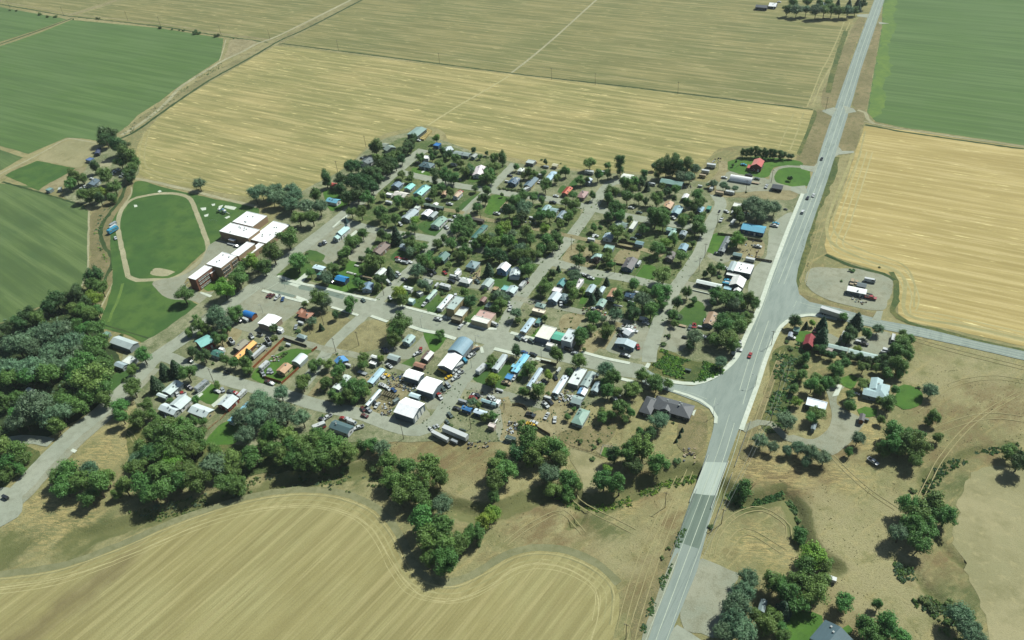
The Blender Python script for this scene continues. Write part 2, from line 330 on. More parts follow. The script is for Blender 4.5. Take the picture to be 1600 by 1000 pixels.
cc = g_s.mix(g_s.mul(g_s.ramp(nb, 0.5, 0.62), 0.7), cc, col((132, 124, 84)))
cc = g_s.mix(g_s.mul(g_s.ramp(nb, 0.46, 0.36), 0.55), cc, col((120, 122, 76)))
cc = g_s.mix(g_s.mul(g_s.ramp(nd, 0.55, 0.64), 0.5), cc, col((184, 172, 122)))
cc = g_s.mix(g_s.mul(g_s.ramp(nw, 0.54, 0.66), 0.5), cc, col((182, 168, 114)))
AT = lambda n: g_s.n('ShaderNodeAttribute', attribute_name=n).outputs['Fac']
ne = g_s.noise(0.16, 5, .7, g_s.mapping((.5, 1, 1), R_(62))); nf = g_s.noise(0.5, 5, .7, g_s.mapping((.3, 1.4, 1), R_(20), src=None), 1.5)
def zone(c, n, cl, amt, nz, lo=.35, hi=.6): return g_s.mix(g_s.mul(g_s.mul(g_s.ramp(AT(n), .12, .7), g_s.ramp(nz, lo, hi)), amt), c, col(cl))
cc = zone(cc, 'earth', (128, 112, 78), .9, ne); cc = zone(cc, 'faded', (168, 162, 120), .8, nb); cc = zone(cc, 'moist', (92, 104, 62), .85, ne, .4, .58); cc = zone(cc, 'straw', (196, 178, 120), .8, nf, .46, .6)
cc = g_s.mix(g_s.mul(g_s.ramp(nc, 0.47, 0.68), 0.55), cc, col((102, 100, 62)))
cc = g_s.mix(g_s.mul(g_s.ramp(g_s.mul(A_, g_s.ramp(nb, 0.3, 0.6, 0.2, 2.0)), 0.35, 0.9), .8), cc, col((104, 110, 66)))
g_s.color(cc); g_s.bump(nc, 0.8, 0.4)
gm.materials.append(g_s.m); gm.polygons.foreach_set('use_smooth', [True] * len(gm.polygons))
tag(ob('ground', gm), 'open dry grassland around the village with creek cuts', kind='structure')

# ------------------------------------------------------------------ sheets laid on the ground
ZL = [0.012]
def catmull(p, closed, step=4.0):
    n = len(p); out = []
    rng = range(n if closed else n - 1)
    for i in rng:
        a = p[(i - 1) % n] if closed or i > 0 else p[0] * 2 - p[1]
        b, c = p[i], p[(i + 1) % n]
        d = p[(i + 2) % n] if closed or i < n - 2 else p[-1] * 2 - p[-2]
        k = max(1, min(60, int((c - b).length / step)))
        for j in range(k):
            t = j / k
            out.append(0.5 * ((2 * b) + (c - a) * t + (2 * a - 5 * b + 4 * c - d) * t * t + (3 * b - a - 3 * c + d) * t ** 3))
    if not closed: out.append(p[-1])
    return out
def straight(p, step=4.0):
    out = []
    for i in range(len(p)):
        a, b = p[i], p[(i + 1) % len(p)]; k = max(1, min(120, int((b - a).length / step)))
        out += [a.lerp(b, j / k) for j in range(k)]
    return out
def jag(p, amt):
    if not amt: return p
    out = []
    for i, q in enumerate(p):
        a, b = p[i - 1], p[(i + 1) % len(p)]; t = b - a
        if t.length < 1e-6: out.append(q); continue
        nrm = Vector((-t.y, t.x)).normalized()
        s = noise.noise((q.x * 0.09, q.y * 0.09, 3.1)) * 1.3 + noise.noise((q.x * 0.37, q.y * 0.37, 9.2)) * 0.8
        out.append(q + nrm * s * amt)
    return out
def sheet(name, mat, pts, smooth=True, rough=0.8, label=None, step=3.0, parent=None, world=False, dz=0):
    p = [Vector(q) if world else Vector(G(*q)) for q in pts]
    p = catmull(p, True, step) if smooth else straight(p, step)
    p = jag(p, rough)
    tri = tessellate_polygon([[Vector((q.x, q.y, 0)) for q in p]])
    ZL[0] += 0.0006; z = ZL[0] + dz
    fs = []
    for t in tri:
        a, b, c = (p[i] for i in t); fs.append(t if (b - a).cross(c - a) > 0 else t[::-1])
    o = ob(name, mesh(name, [(q.x, q.y, z) for q in p], fs, [M[mat] if isinstance(mat, str) else mat]), parent)
    if not parent: tag(o, label, kind='structure')
    return o
def ribbon(name, mat, pts, w, smooth=True, rough=0.3, label=None, step=4.0, parent=None, world=False, dz=0, h=0.0):
    p = [Vector(q) if world else Vector(G(*q)) for q in pts]
    p = catmull(p, False, step) if smooth else [x for i in range(len(p) - 1) for x in [p[i].lerp(p[i + 1], j / max(1, int((p[i + 1] - p[i]).length / step))) for j in range(max(1, int((p[i + 1] - p[i]).length / step)))]] + [p[-1]]
    ZL[0] += 0.0006; z = ZL[0] + dz; v = []
    for i, q in enumerate(p):
        t = (p[min(i + 1, len(p) - 1)] - p[max(i - 1, 0)]).normalized(); nr = Vector((-t.y, t.x))
        ww = w if not isinstance(w, (tuple, list)) else w[0] + (w[1] - w[0]) * i / (len(p) - 1)
        for sg in (1, -1):
            e = ww / 2 + rough * (noise.noise((q.x * 0.2 + sg * 40, q.y * 0.2, 1)) * 1.6)
            r = q + nr * sg * e; v.append((r.x, r.y, z + h))
    k = len(p); f = [(2 * i + 1, 2 * i + 3, 2 * i + 2, 2 * i) for i in range(k - 1)]
    if h:
        v += [(a, b, z - 0.1) for a, b, _ in v]; K = 2 * k
        f += [(2 * i, 2 * i + 2, K + 2 * i + 2, K + 2 * i) for i in range(k - 1)] + [(2 * i + 3, 2 * i + 1, K + 2 * i + 1, K + 2 * i + 3) for i in range(k - 1)]
        f += [(0, K, K + 1, 1), (K - 1, K - 2, 2 * K - 2, 2 * K - 1)][:2]
    o = ob(name, mesh(name, v, f, [M[mat] if isinstance(mat, str) else mat]), parent)
    if not parent: tag(o, label, kind='structure')
    return o

# ------------------------------------------------------------------ buildings
_win = {}
def winmesh(w, h, door=False):
    k = (w, h, door)
    if k not in _win:
        b = MB(); b.box(-w / 2 - .1, -0.05, -0.1, w / 2 + .1, 0.03, h + .1, 1); b.box(-w / 2, -0.08, 0, w / 2, 0.02, h, 0)
        b.box(-0.04, -0.1, 0, 0.04, -0.02, h, 1)
        _win[k] = mesh('door' if door else 'window', b.v, b.f, [M['white'] if door else M['glass'], M['white']], b.mi)
    return _win[k]
def rect3(a, b, c, h):
    A, B, Cc = (Vector(G(*p, z=h)) for p in (a, b, c))
    u, v = B - A, Cc - B
    best = u if u.length > v.length else v
    ang = math.atan2(best.y, best.x) - (0 if best is u else math.pi / 2)
    sn = round(ang / (math.pi / 2)) * math.pi / 2
    if abs(ang - sn) < R_(15): ang = sn
    ux, vx = Vector((math.cos(ang), math.sin(ang))), Vector((-math.sin(ang), math.cos(ang)))
    W = abs(u.dot(ux)); Dp = abs(v.dot(vx))
    W = max(W, 2.0); Dp = max(Dp, 2.0)
    mid = (A + Cc) / 2
    return mid - ux * W / 2 - vx * Dp / 2, W, Dp, ang
LOG = []
def block(root, x0, y0, W, D, h, roof, rc, wc, rise=None, rc2=None, wins=True, overh=0.35, doors=True, z0=0.0, vents=0, eave=0.16):
    """one wing of a building in the root's own frame: walls with gable ends, roof, windows, doors"""
    gy = roof in ('gy', 'gy2'); W2, D2 = W, D
    rm = M[rc] if isinstance(rc, str) else paint(rc, 'roof'); wm = M[wc] if isinstance(wc, str) else paint(wc, 'wall')
    i = overh; span = W if gy else D
    if rise is None: rise = 0.2 * span if roof in ('gy', 'gx') else (0.22 * min(W, D) if roof == 'hip' else 0.3)
    x1, y1 = x0 + W, y0 + D
    a, b, c, d = x0 + i, y0 + i, x1 - i, y1 - i
    wb = MB(); rb = MB(); zt = z0 + h
    sl = rise / (span / 2)
    if roof in ('gx', 'gy'):
        zi = zt + i * sl - 0.02; zr = zt + rise - 0.02
        if gy:
            m = (x0 + x1) / 2
            pts = [(a, z0), (c, z0), (c, zi), (m, zr), (a, zi)]
            v = [(x, b, z) for x, z in pts] + [(x, d, z) for x, z in pts]
        else:
            m = (y0 + y1) / 2
            pts = [(b, z0), (d, z0), (d, zi), (m, zr), (b, zi)]
            v = [(c, y, z) for y, z in pts] + [(a, y, z) for y, z in pts]
        wb.add(v, [(0, 1, 2, 3, 4), (9, 8, 7, 6, 5)] + [(k, 5 + k, 5 + (k + 1) % 5, (k + 1) % 5) for k in (1, 4)] + [(k, 5 + k, 5 + (k + 1) % 5, (k + 1) % 5) for k in (0, 2, 3)])
        t = eave
        for s in (0, 1):
            rb2 = MB() if rc2 else rb
            if gy:
                e = x0 if s == 0 else x1
                v = [(e, y0, zt), (m, y0, zt + rise), (m, y1, zt + rise), (e, y1, zt)]
            else:
                e = y0 if s == 0 else y1
                v = [(x0, e, zt), (x0, m, zt + rise), (x1, m, zt + rise), (x1, e, zt)]
            v2 = [(p[0], p[1], p[2] + t) for p in v]
            f = [(0, 1, 2, 3), (7, 6, 5, 4), (0, 4, 5, 1), (1, 5, 6, 2), (2, 6, 7, 3), (3, 7, 4, 0)]
            if (s == 0) == gy: f = [q[::-1] for q in f]
            rb2.add(v + v2, f)
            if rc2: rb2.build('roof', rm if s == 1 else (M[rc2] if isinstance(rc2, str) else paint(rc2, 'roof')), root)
    elif roof == 'hip':
        wb.box(a, b, z0, c, d, zt)
        k = min(W, D) / 2
        r0, r1 = ((x0 + k, (y0 + y1) / 2), (x1 - k, (y0 + y1) / 2)) if W >= D else (((x0 + x1) / 2, y0 + k), ((x0 + x1) / 2, y1 - k))
        v = [(x0, y0, zt), (x1, y0, zt), (x1, y1, zt), (x0, y1, zt), (*r0, zt + rise), (*r1, zt + rise)]
        f = [(3, 2, 1, 0)] + ([(0, 1, 5, 4), (1, 2, 5), (2, 3, 4, 5), (3, 0, 4)] if W >= D else [(0, 1, 4), (1, 2, 5, 4), (2, 3, 5), (3, 0, 4, 5)])
        rb.add(v, f)
    elif roof == 'flat':
        wb.box(x0 + .06, y0 + .06, z0, x1 - .06, y1 - .06, zt - 0.02)
        rb.box(x0, y0, zt, x1, y1, zt + 0.12)
        for q in ((x0, y0, x1, y0 + .3), (x0, y1 - .3, x1, y1), (x0, y0 + .3, x0 + .3, y1 - .3), (x1 - .3, y0 + .3, x1, y1 - .3)):
            rb.box(q[0], q[1], zt + .12, q[2], q[3], zt + .34)
    elif roof in ('ax', 'ay'):                 # arched roof, axis along x or y
        n = 10; ay = roof == 'ay'; wspan = W if ay else D; rr = rise if rise > 0.4 else wspan * 0.2
        pr = []
        for k in range(n + 1):
            t = k / n; pr.append(((t - 0.5) * wspan, rr * math.sin(math.pi * t) ** 0.8))
        for off, mb, dz, ins in ((0, rb, 0.0, 0), (1, wb, -0.12, i)):
            lo, hi = (y0 + ins, y1 - ins) if ay else (x0 + ins, x1 - ins)
            m = (x0 + x1) / 2 if ay else (y0 + y1) / 2
            ring = [(m + q * (1 - 0.04 * off), zt + z + dz) for q, z in pr]
            if ay: v = [(q, lo, z) for q, z in ring] + [(q, hi, z) for q, z in ring]
            else: v = [(hi, q, z) for q, z in ring] + [(lo, q, z) for q, z in ring]
            K = n + 1
            if off == 0:
                v2 = [(p[0], p[1], p[2] + 0.15) for p in v]
                f = [(k, k + 1, K + k + 1, K + k) for k in range(n)] + [(2 * K + k, 3 * K + k, 3 * K + k + 1, 2 * K + k + 1) for k in range(n)]
                f += [(k, 2 * K + k, 2 * K + k + 1, k + 1) for k in range(n)] + [(K + k + 1, 3 * K + k + 1, 3 * K + k, K + k) for k in range(n)]
                f += [(0, K, 3 * K, 2 * K), (n, 2 * K + n, 3 * K + n, K + n)]
                mb.add(v + v2, f)
            else:
                bot = [(v[0][0], v[0][1], z0), (v[n][0], v[n][1], z0), (v[K + n][0], v[K + n][1], z0), (v[K][0], v[K][1], z0)]
                q = len(v); v = v + bot
                f = [tuple(range(0, n + 1))[::-1] + (q, q + 1), tuple(range(K, K + n + 1)) + (q + 2, q + 3), (q, 0, K, q + 3), (q + 1, q + 2, K + n, n)]
                mb.add(v, f)
    wb.build('wall', wm, root)
    if rb.v: rb.build('roof', rm, root)
    if wins:
        for wall_len, fx in ((D - 2 * i, 'E'), (W - 2 * i, 'S'), (D - 2 * i, 'W')):
            if wall_len < 3.2: continue
            n = max(1, int(wall_len / 3.6))
            for k in range(n):
                t = (k + 0.5) / n * wall_len
                dr = doors and k == n // 2 and fx in 'ES' and n > 1
                me = winmesh(1.0, 2.05, True) if dr else winmesh(1.2, 1.1)
                zz = z0 + (0.05 if dr else 1.05)
                if h + 0.1 < 2.3 and not dr: zz = z0 + 0.8
                if fx == 'E': o = ob('door' if dr else 'window', me, root, (c, b + t, zz), R_(90))
                elif fx == 'S': o = ob('door' if dr else 'window', me, root, (a + t, b, zz), 0)
                else: o = ob('window', me, root, (a, b + t, zz), R_(-90))
                if h > 5.5 and not dr:
                    o2 = o.copy(); C.objects.link(o2); o2.location.z += 2.9
    for k in range(vents):
        r = random.Random(int(W * 100) + k); vx = x0 + W * (0.2 + 0.6 * r.random()); vy = y0 + D * (0.15 + 0.7 * r.random())
        zz = zt if roof == 'flat' else zt + rise * (1 - abs((vx - (x0 + x1) / 2) / (W / 2) if gy else (vy - (y0 + y1) / 2) / (D / 2)))
        vb = MB(); vb.box(vx - .3, vy - .3, zz - .2, vx + .3, vy + .3, zz + .65); vb.box(vx - .38, vy - .38, zz + .65, vx + .38, vy + .38, zz + .75)
        vb.build('vent', M['steel'], root)
def bld(a, b, c, h=2.6, roof='gy', rc=(150, 160, 155), wc=(200, 205, 195), label=None, cat='house', name=None, wings=(), **k):
    """a, b, c: three corners of the eaves in the current crop, at eave height h"""
    A, W, D, ang = rect3(a, b, c, h)
    if cat in ('house', 'mobile home') and 'vents' not in k: k['vents'] = 1 + (W * D > 55)
    root = ob(name or cat.replace(' ', '_'), None, None, (A.x, A.y, 0), ang); root.empty_display_size = 1
    if roof in ('gy', 'gx') and k.get('auto_ridge', False): roof = 'gy' if D > W else 'gx'
    k.pop('auto_ridge', None)
    block(root, 0, 0, W, D, h, roof, rc, wc, **k)
    for wg in wings:                            # further wings: own corners, same root
        a2, b2, c2, h2, r2, rc3, wc3 = wg[:7]; kw = wg[7] if len(wg) > 7 else {}
        A2, W2, D2, an2 = rect3(a2, b2, c2, h2)
        q = A2 - A; ca, sa = math.cos(-ang), math.sin(-ang)
        block(root, q.x * ca - q.y * sa, q.x * sa + q.y * ca, W2, D2, h2, r2, rc3, wc3, **kw)
    cw = Vector((W / 2, D / 2)); ca, sa = math.cos(ang), math.sin(ang)
    root['_c'] = (A.x + cw.x * ca - cw.y * sa, A.y + cw.x * sa + cw.y * ca)
    LOG.append((root.name, round(W, 1), round(D, 1), round(math.degrees(ang))))
    if label and '%' not in label: tag(root, label, cat)
    else: auto(root, label or cat, cat)
    return root

# ------------------------------------------------------------------ vehicles
def car_parts(kind):
    """body profile in (y along, z up) lofted across x with tumblehome; glass, lamps and wheels as parts"""
    spec = dict(car=(4.6, 1.8, [(-2.3, .45), (-2.3, .8), (-1.2, .95), (-0.55, 1.42), (0.95, 1.42), (1.6, 1.0), (2.3, .9), (2.3, .45)], (-1.15, 1.5)),
                pickup=(5.6, 1.95, [(-2.8, .5), (-2.8, 1.0), (-1.5, 1.15), (-0.9, 1.8), (0.55, 1.8), (0.75, 1.15), (2.8, 1.15), (2.8, .5)], (-1.4, .7)),
                suv=(4.8, 1.9, [(-2.4, .5), (-2.4, 1.0), (-1.3, 1.1), (-0.7, 1.75), (2.1, 1.75), (2.4, 1.1), (2.4, .5)], (-1.25, 2.2)),
                van=(5.6, 2.0, [(-2.8, .45), (-2.8, 1.1), (-2.1, 2.1), (2.75, 2.15), (2.8, .45)], (-2.5, 2.3)))[kind]
    L, Wd, prof, gl = spec
    belt = 0.98 if kind == 'car' else 1.15
    def wx(z): return Wd / 2 * (1 - 0.16 * max(0, (z - belt) / 0.6))
    n = len(prof); b = MB()
    b.add([(-wx(z), y, z) for y, z in prof] + [(wx(z), y, z) for y, z in prof],
          [tuple(range(n)), tuple(range(n, 2 * n))[::-1]] + [(i, n + i, n + (i + 1) % n, (i + 1) % n) for i in range(n)])
    if kind == 'pickup': pass
    body = b
    g = MB(); top = max(z for _, z in prof)
    for sx in (-1, 1):
        ys = [gl[0] + .35, gl[0] + .75, gl[1] - .75, gl[1] - .2] if kind != 'van' else [-2.3, -2.05, -0.8, -0.8]
        zs = [belt + .03, top - .1, top - .1, belt + .03]
        q = [(sx * (wx(z) + .012), y, z) for y, z in zip(ys, zs)]
        g.add(q, [(0, 1, 2, 3) if sx < 0 else (3, 2, 1, 0)])
    # windscreen and rear window, set just proud of the sloping faces
    for i in range(n - 1):
        (y0, z0), (y1, z1) = prof[i], prof[i + 1]
        if min(z0, z1) >= belt - .12 and abs(z1 - z0) > .25:
            ny, nz = -(z1 - z0), (y1 - y0); s = math.hypot(ny, nz); ny, nz = ny / s * .015, nz / s * .015
            if nz < 0: ny, nz = -ny, -nz
            f = lambda t: (y0 + (y1 - y0) * t + ny, z0 + (z1 - z0) * t + nz)
            (ya, za), (yb, zb) = f(.1), f(.9)
            q = [(-wx(za) * .9, ya, za), (wx(za) * .9, ya, za), (wx(zb) * .9, yb, zb), (-wx(zb) * .9, yb, zb)]
            g.add(q, [(0, 1, 2, 3) if y1 > y0 and z1 > z0 else (0, 1, 2, 3)])
    r = .33 if kind == 'car' else .4
    wh = MB(); wh.tube((-.12, 0, 0), (.12, 0, 0), r, r, 10, 0); wh.tube((-.13, 0, 0), (.13, 0, 0), r * .55, r * .55, 8, 1)
    bm_ = mesh(kind + '_body', body.v, body.f, [M['white']]); gm_ = mesh('window', g.v, g.f, [M['glass']])
    wm_ = mesh('wheel', wh.v, wh.f, [M['tyre'], M['steel']], wh.mi)
    parts = [('body', bm_, (0, 0, 0)), ('window', gm_, (0, 0, 0))]
    for sx in (-1, 1):
        for y in (-L * .31, L * .31): parts.append(('wheel', wm_, (sx * (Wd / 2 - .1), y, r)))
    if kind == 'pickup':
        p = MB(); p.box(-.8, .95, 1.16, .8, 2.65, 1.17); parts.append(('cargo_bed', mesh('cargo_bed', p.v, p.f, [M['dark']]), (0, 0, 0)))
    return parts
CARP = {}
NAMEC = {'car': 'car', 'pickup': 'pickup_truck', 'suv': 'suv', 'van': 'van', 'camper': 'camper_trailer', 'box': 'cargo_trailer', 'semi': 'semi_trailer', 'flat': 'flatbed_trailer', 'tank': 'propane_tank'}
CATC = {'car': 'car', 'pickup': 'pickup truck', 'suv': 'car', 'van': 'van', 'camper': 'camper', 'box': 'trailer', 'semi': 'semi-trailer', 'flat': 'trailer', 'tank': 'tank'}
def trailer_parts(kind):
    L, Wd, H, z0 = dict(camper=(7.2, 2.5, 2.3, .6), box=(6.5, 2.4, 2.3, .7), semi=(14.5, 2.6, 2.8, 1.2), flat=(6.0, 2.2, .25, .6), tank=(5.0, 1.3, 1.3, .5))[kind]
    b = MB(); c = .35 if kind == 'camper' else .04
    if kind == 'tank':
        b.tube((0, -L / 2, z0 + .65), (0, L / 2, z0 + .65), .65, .65, 12); b.tube((0, -L / 2 - .35, z0 + .65), (0, -L / 2, z0 + .65), .3, .65, 12); b.tube((0, L / 2, z0 + .65), (0, L / 2 + .35, z0 + .65), .65, .3, 12)
    else:
        pr = [(-L / 2, z0), (-L / 2, z0 + H - c), (-L / 2 + c, z0 + H), (L / 2 - c, z0 + H), (L / 2, z0 + H - c), (L / 2, z0)]; n = 6
        b.add([(-Wd / 2, y, z) for y, z in pr] + [(Wd / 2, y, z) for y, z in pr], [tuple(range(n)), tuple(range(n, 2 * n))[::-1]] + [(i, n + i, n + (i + 1) % n, (i + 1) % n) for i in range(n)])
    parts = [('body', mesh(kind + '_body', b.v, b.f, [M['white']]), (0, 0, 0))]
    if kind == 'tank':
        s = MB(); [s.box(-.5, y, 0, .5, y + .2, .7) for y in (-1.6, 1.4)]; parts.append(('saddle', mesh('saddle', s.v, s.f, [M['steel']]), (0, 0, 0))); return parts
    h = MB(); h.tube((-.6, -L / 2, .55), (0, -L / 2 - 1.2, .5), .07, .07, 5); h.tube((.6, -L / 2, .55), (0, -L / 2 - 1.2, .5), .07, .07, 5); h.box(-.5, -L / 2, .45, .5, L / 2, z0)
    parts.append(('hitch', mesh('hitch', h.v, h.f, [M['tyre']]), (0, 0, 0)))
    wh = MB(); wh.tube((-.14, 0, 0), (.14, 0, 0), .38, .38, 10, 0); wm_ = mesh('wheel', wh.v, wh.f, [M['tyre']])
    for sx in (-1, 1):
        for y in ((.3, 1.15) if kind != 'semi' else (4.2, 5.4)): parts.append(('wheel', wm_, (sx * (Wd / 2 - .15), y, .38)))
    if kind == 'camper':
        for sx in (-1, 1):
            for y in (-2.2, 0, 2.0):
                parts.append(('window', winmesh(0.9, 0.6), (sx * (Wd / 2), y, 1.7), R_(90 * sx)))
        parts.append(('roof_vent', mesh('roof_vent', *(lambda q: (q.v, q.f, [M['steel']]))(MB().box(-.3, -.3, 2.9, .3, .3, 3.1))), (0, 0, 0)))
    return parts
CN = {'w': ((206, 212, 208), 'white'), 's': ((164, 172, 172), 'silver'), 'k': ((44, 48, 52), 'black'), 'r': ((156, 52, 46), 'red'), 'b': ((52, 84, 130), 'blue'), 'g': ((92, 108, 100), 'grey-green'), 't': ((176, 160, 128), 'tan'), 'y': ((218, 180, 40), 'yellow'), 'c': ((70, 160, 190), 'light blue'), 'm': ((104, 62, 58), 'maroon'), 'd': ((96, 102, 104), 'grey')}
def veh(kind, x, y, d='y', c='w', desc=None, label=None, sc=1.0):
    if kind not in CARP: CARP[kind] = car_parts(kind) if kind in ('car', 'pickup', 'suv', 'van') else trailer_parts(kind)
    g = G(x, y, 0.8); ang = {'y': 0, 'x': R_(90), 'n': math.pi, 'w': R_(-90)}.get(d, 0) if isinstance(d, str) else R_(d)
    e = ob(NAMEC[kind], None, None, (g[0], g[1], gz(*g) + ZL[0] + 0.01), ang + (rnd() - .5) * .06); e.scale = (sc, sc, sc)
    for p in CARP[kind]:
        o = ob(p[0], p[1], e, p[2], p[3] if len(p) > 3 else None)
        if p[0] == 'body': o.material_slots[0].link = 'OBJECT'; o.material_slots[0].material = paint(CN[c][0], 'car')
    if label: tag(e, label, CATC[kind])
    else: auto(e, desc or (CN[c][1] + ' ' + {'camper': 'travel camper', 'box': 'box trailer', 'semi': 'long box trailer', 'flat': 'flat trailer', 'tank': 'gas tank', 'pickup': 'pickup truck', 'suv': 'utility car'}.get(kind, kind)), CATC[kind], 'vehicles parked around the village')
    return e
# ------------------------------------------------------------------ trees: a crown of leaf-sized faces in lobes, trunk with limbs
def crown_mesh(seed, n_lobes, n_leaf, shape, size=0.075, lobe=(.26, .44)):
    r = np.random.RandomState(seed); V = []; lobes = []
    for k in range(n_lobes):
        d = r.normal(size=3); d /= np.linalg.norm(d); q = r.uniform(.3, .74) if k else 0
        if shape == 'round': c = d * q * np.array([1, 1, .85]); s = r.uniform(*lobe)
        elif shape == 'tall': c = np.array([d[0] * .42, d[1] * .42, r.uniform(-1.35, 1.2)]); s = r.uniform(.3, .46) * (1.25 - .28 * abs(c[2]))
        elif shape == 'spread': c = d * q * np.array([1.05, 1.05, .6]); s = r.uniform(.2, .4)
        else: c = np.zeros(3); s = .3
        lobes.append((c, s, r.uniform(.7, 1.25, 3)))
    per = n_leaf // n_lobes
    P, N = [], []
    if shape == 'cone':
        for i in range(n_leaf):
            t = r.uniform(0, 1) ** 1.5; z = -1.1 + t * 2.2; tier = (t * 7) % 1
            rad = (1 - t) ** .65 * (.72 + .28 * (1 - tier)) * r.uniform(.5, 1.08) * (.8 + .2 * np.sin(i * 2.399 * 3)) + .03
            a = round(r.uniform(0, 16)) / 16 * 2 * np.pi + r.normal() * .09 + int(t * 7) * .35; P.append((rad * np.cos(a), rad * np.sin(a), z - rad * .25)); N.append((np.cos(a), np.sin(a), .9))
    else:
        for c, s, e in lobes:
            for i in range(int(per * (s / .36) ** 1.3) + 8):
                d = r.normal(size=3); d /= np.linalg.norm(d)
                P.append(c + d * s * e * r.uniform(.6, 1.2)); N.append(d)
    P = np.array(P); N = np.array(N, float)
    N += r.normal(size=N.shape) * .7; N[:, 2] += .6; N /= np.linalg.norm(N, axis=1)[:, None]
    A = np.cross(N, r.normal(size=N.shape)); A /= np.linalg.norm(A, axis=1)[:, None]; B = np.cross(N, A)
    sz = size * r.uniform(.6, 1.3, len(P))[:, None]
    Q = np.stack([P - A * sz * .7 - B * sz * .2, P + A * sz * .15 - B * sz * .75, P + A * sz * .8 + B * sz * .15, P - A * sz * .1 + B * sz * .7], 1).reshape(-1, 3)
    f = np.arange(len(Q)).reshape(-1, 4).tolist(); v = Q.tolist()
    b = MB(); b.v, b.f, b.mi = v, f, [0] * len(f)
    for c, s, e in (lobes if shape != 'cone' else []):       # solid heart of every leaf mass, so light does not leak through
        k = len(b.v); m = .6 * s
        pts = [c + np.array(q) * e * m for q in ((1, 0, 0), (0, 1, 0), (-1, 0, 0), (0, -1, 0), (0, 0, 1), (0, 0, -1), (.6, .6, .5), (-.6, .6, .5), (-.6, -.6, .5), (.6, -.6, .5))]
        b.add(pts, [(0, 6, 9), (0, 1, 6), (1, 7, 6), (1, 2, 7), (2, 8, 7), (2, 3, 8), (3, 9, 8), (3, 0, 9), (4, 9, 6), (4, 6, 7), (4, 7, 8), (4, 8, 9), (5, 1, 0), (5, 2, 1), (5, 3, 2), (5, 0, 3)])
    if shape == 'cone': b.tube((0, 0, -1.2), (0, 0, .8), .3, .02, 9)
    return mesh('crown', b.v, b.f, [LEAF['b']])
def trunk_mesh(seed, forks, top, rad=.07, tall=False):
    r = random.Random(seed); b = MB(); base = -1.62 if not tall else -2.1
    z = base; p = Vector((0, 0, base)); q = Vector((r.uniform(-.05, .05), r.uniform(-.05, .05), -.7)); b.tube(p, q, rad, rad * .75, 7)
    for i in range(forks):
        a = 2 * math.pi * i / forks + r.random(); e = q + Vector((math.cos(a) * .5, math.sin(a) * .5, r.uniform(.45, .8))); b.tube(q, e, rad * .55, rad * .25, 5)
        for _ in range(2):
            a2 = a + r.uniform(-.9, .9); e2 = e + Vector((math.cos(a2) * .28, math.sin(a2) * .28, r.uniform(.2, .5))); b.tube(e, e2, rad * .25, rad * .06, 4)
    if forks < 3: b.tube(q, (0, 0, top), rad * .75, .01, 6)
    return mesh('trunk', b.v, b.f, [M['bark']])
CRN = dict(b=[crown_mesh(i, 24, 5200, 'round', .056, (.2, .4)) for i in range(5)] + [crown_mesh(60 + i, 26, 5200, 'spread', .058, (.2, .36)) for i in range(3)],
           g=[crown_mesh(20 + i, 36, 5200, 'spread', .05, (.14, .3)) for i in range(3)], c=[crown_mesh(30 + i, 1, 4600, 'cone', .12) for i in range(2)],
           p=[crown_mesh(40 + i, 20, 4600, 'tall', .062) for i in range(2)], s=[crown_mesh(50 + i, 8, 1400, 'spread', .085) for i in range(3)])
CRN['d'] = CRN['b'][:5]; CRN['y'] = CRN['b']
TRK = dict(b=[trunk_mesh(i, 4, .5) for i in range(3)], g=[trunk_mesh(10 + i, 5, .5, .06) for i in range(2)], c=[trunk_mesh(20, 0, 1.0, .08)], p=[trunk_mesh(30, 0, 1.4, .07, True)], s=[trunk_mesh(40, 3, .4, .04)])
TRK['d'] = TRK['y'] = TRK['b']
TN = dict(b=('leafy_tree', 'tree', 'green leafy tree'), d=('shade_tree', 'tree', 'dark green leafy tree'), y=('leafy_tree', 'tree', 'bright yellow-green leafy tree'), g=('willow_tree', 'tree', 'grey-green feathery tree'),
          c=('spruce_tree', 'tree', 'dark pointed evergreen'), p=('poplar_tree', 'tree', 'tall narrow green tree'), s=('shrub', 'shrub', 'low green shrub'))
LEAF['m'] = leafmat('leaf_maroon', (74, 62, 58), (94, 74, 66)); CRN['m'] = CRN['b']; TRK['m'] = TRK['b']; TN['m'] = ('leafy_tree', 'tree', 'dark maroon-leaved tree')
TREES = []
NT_ = [0]
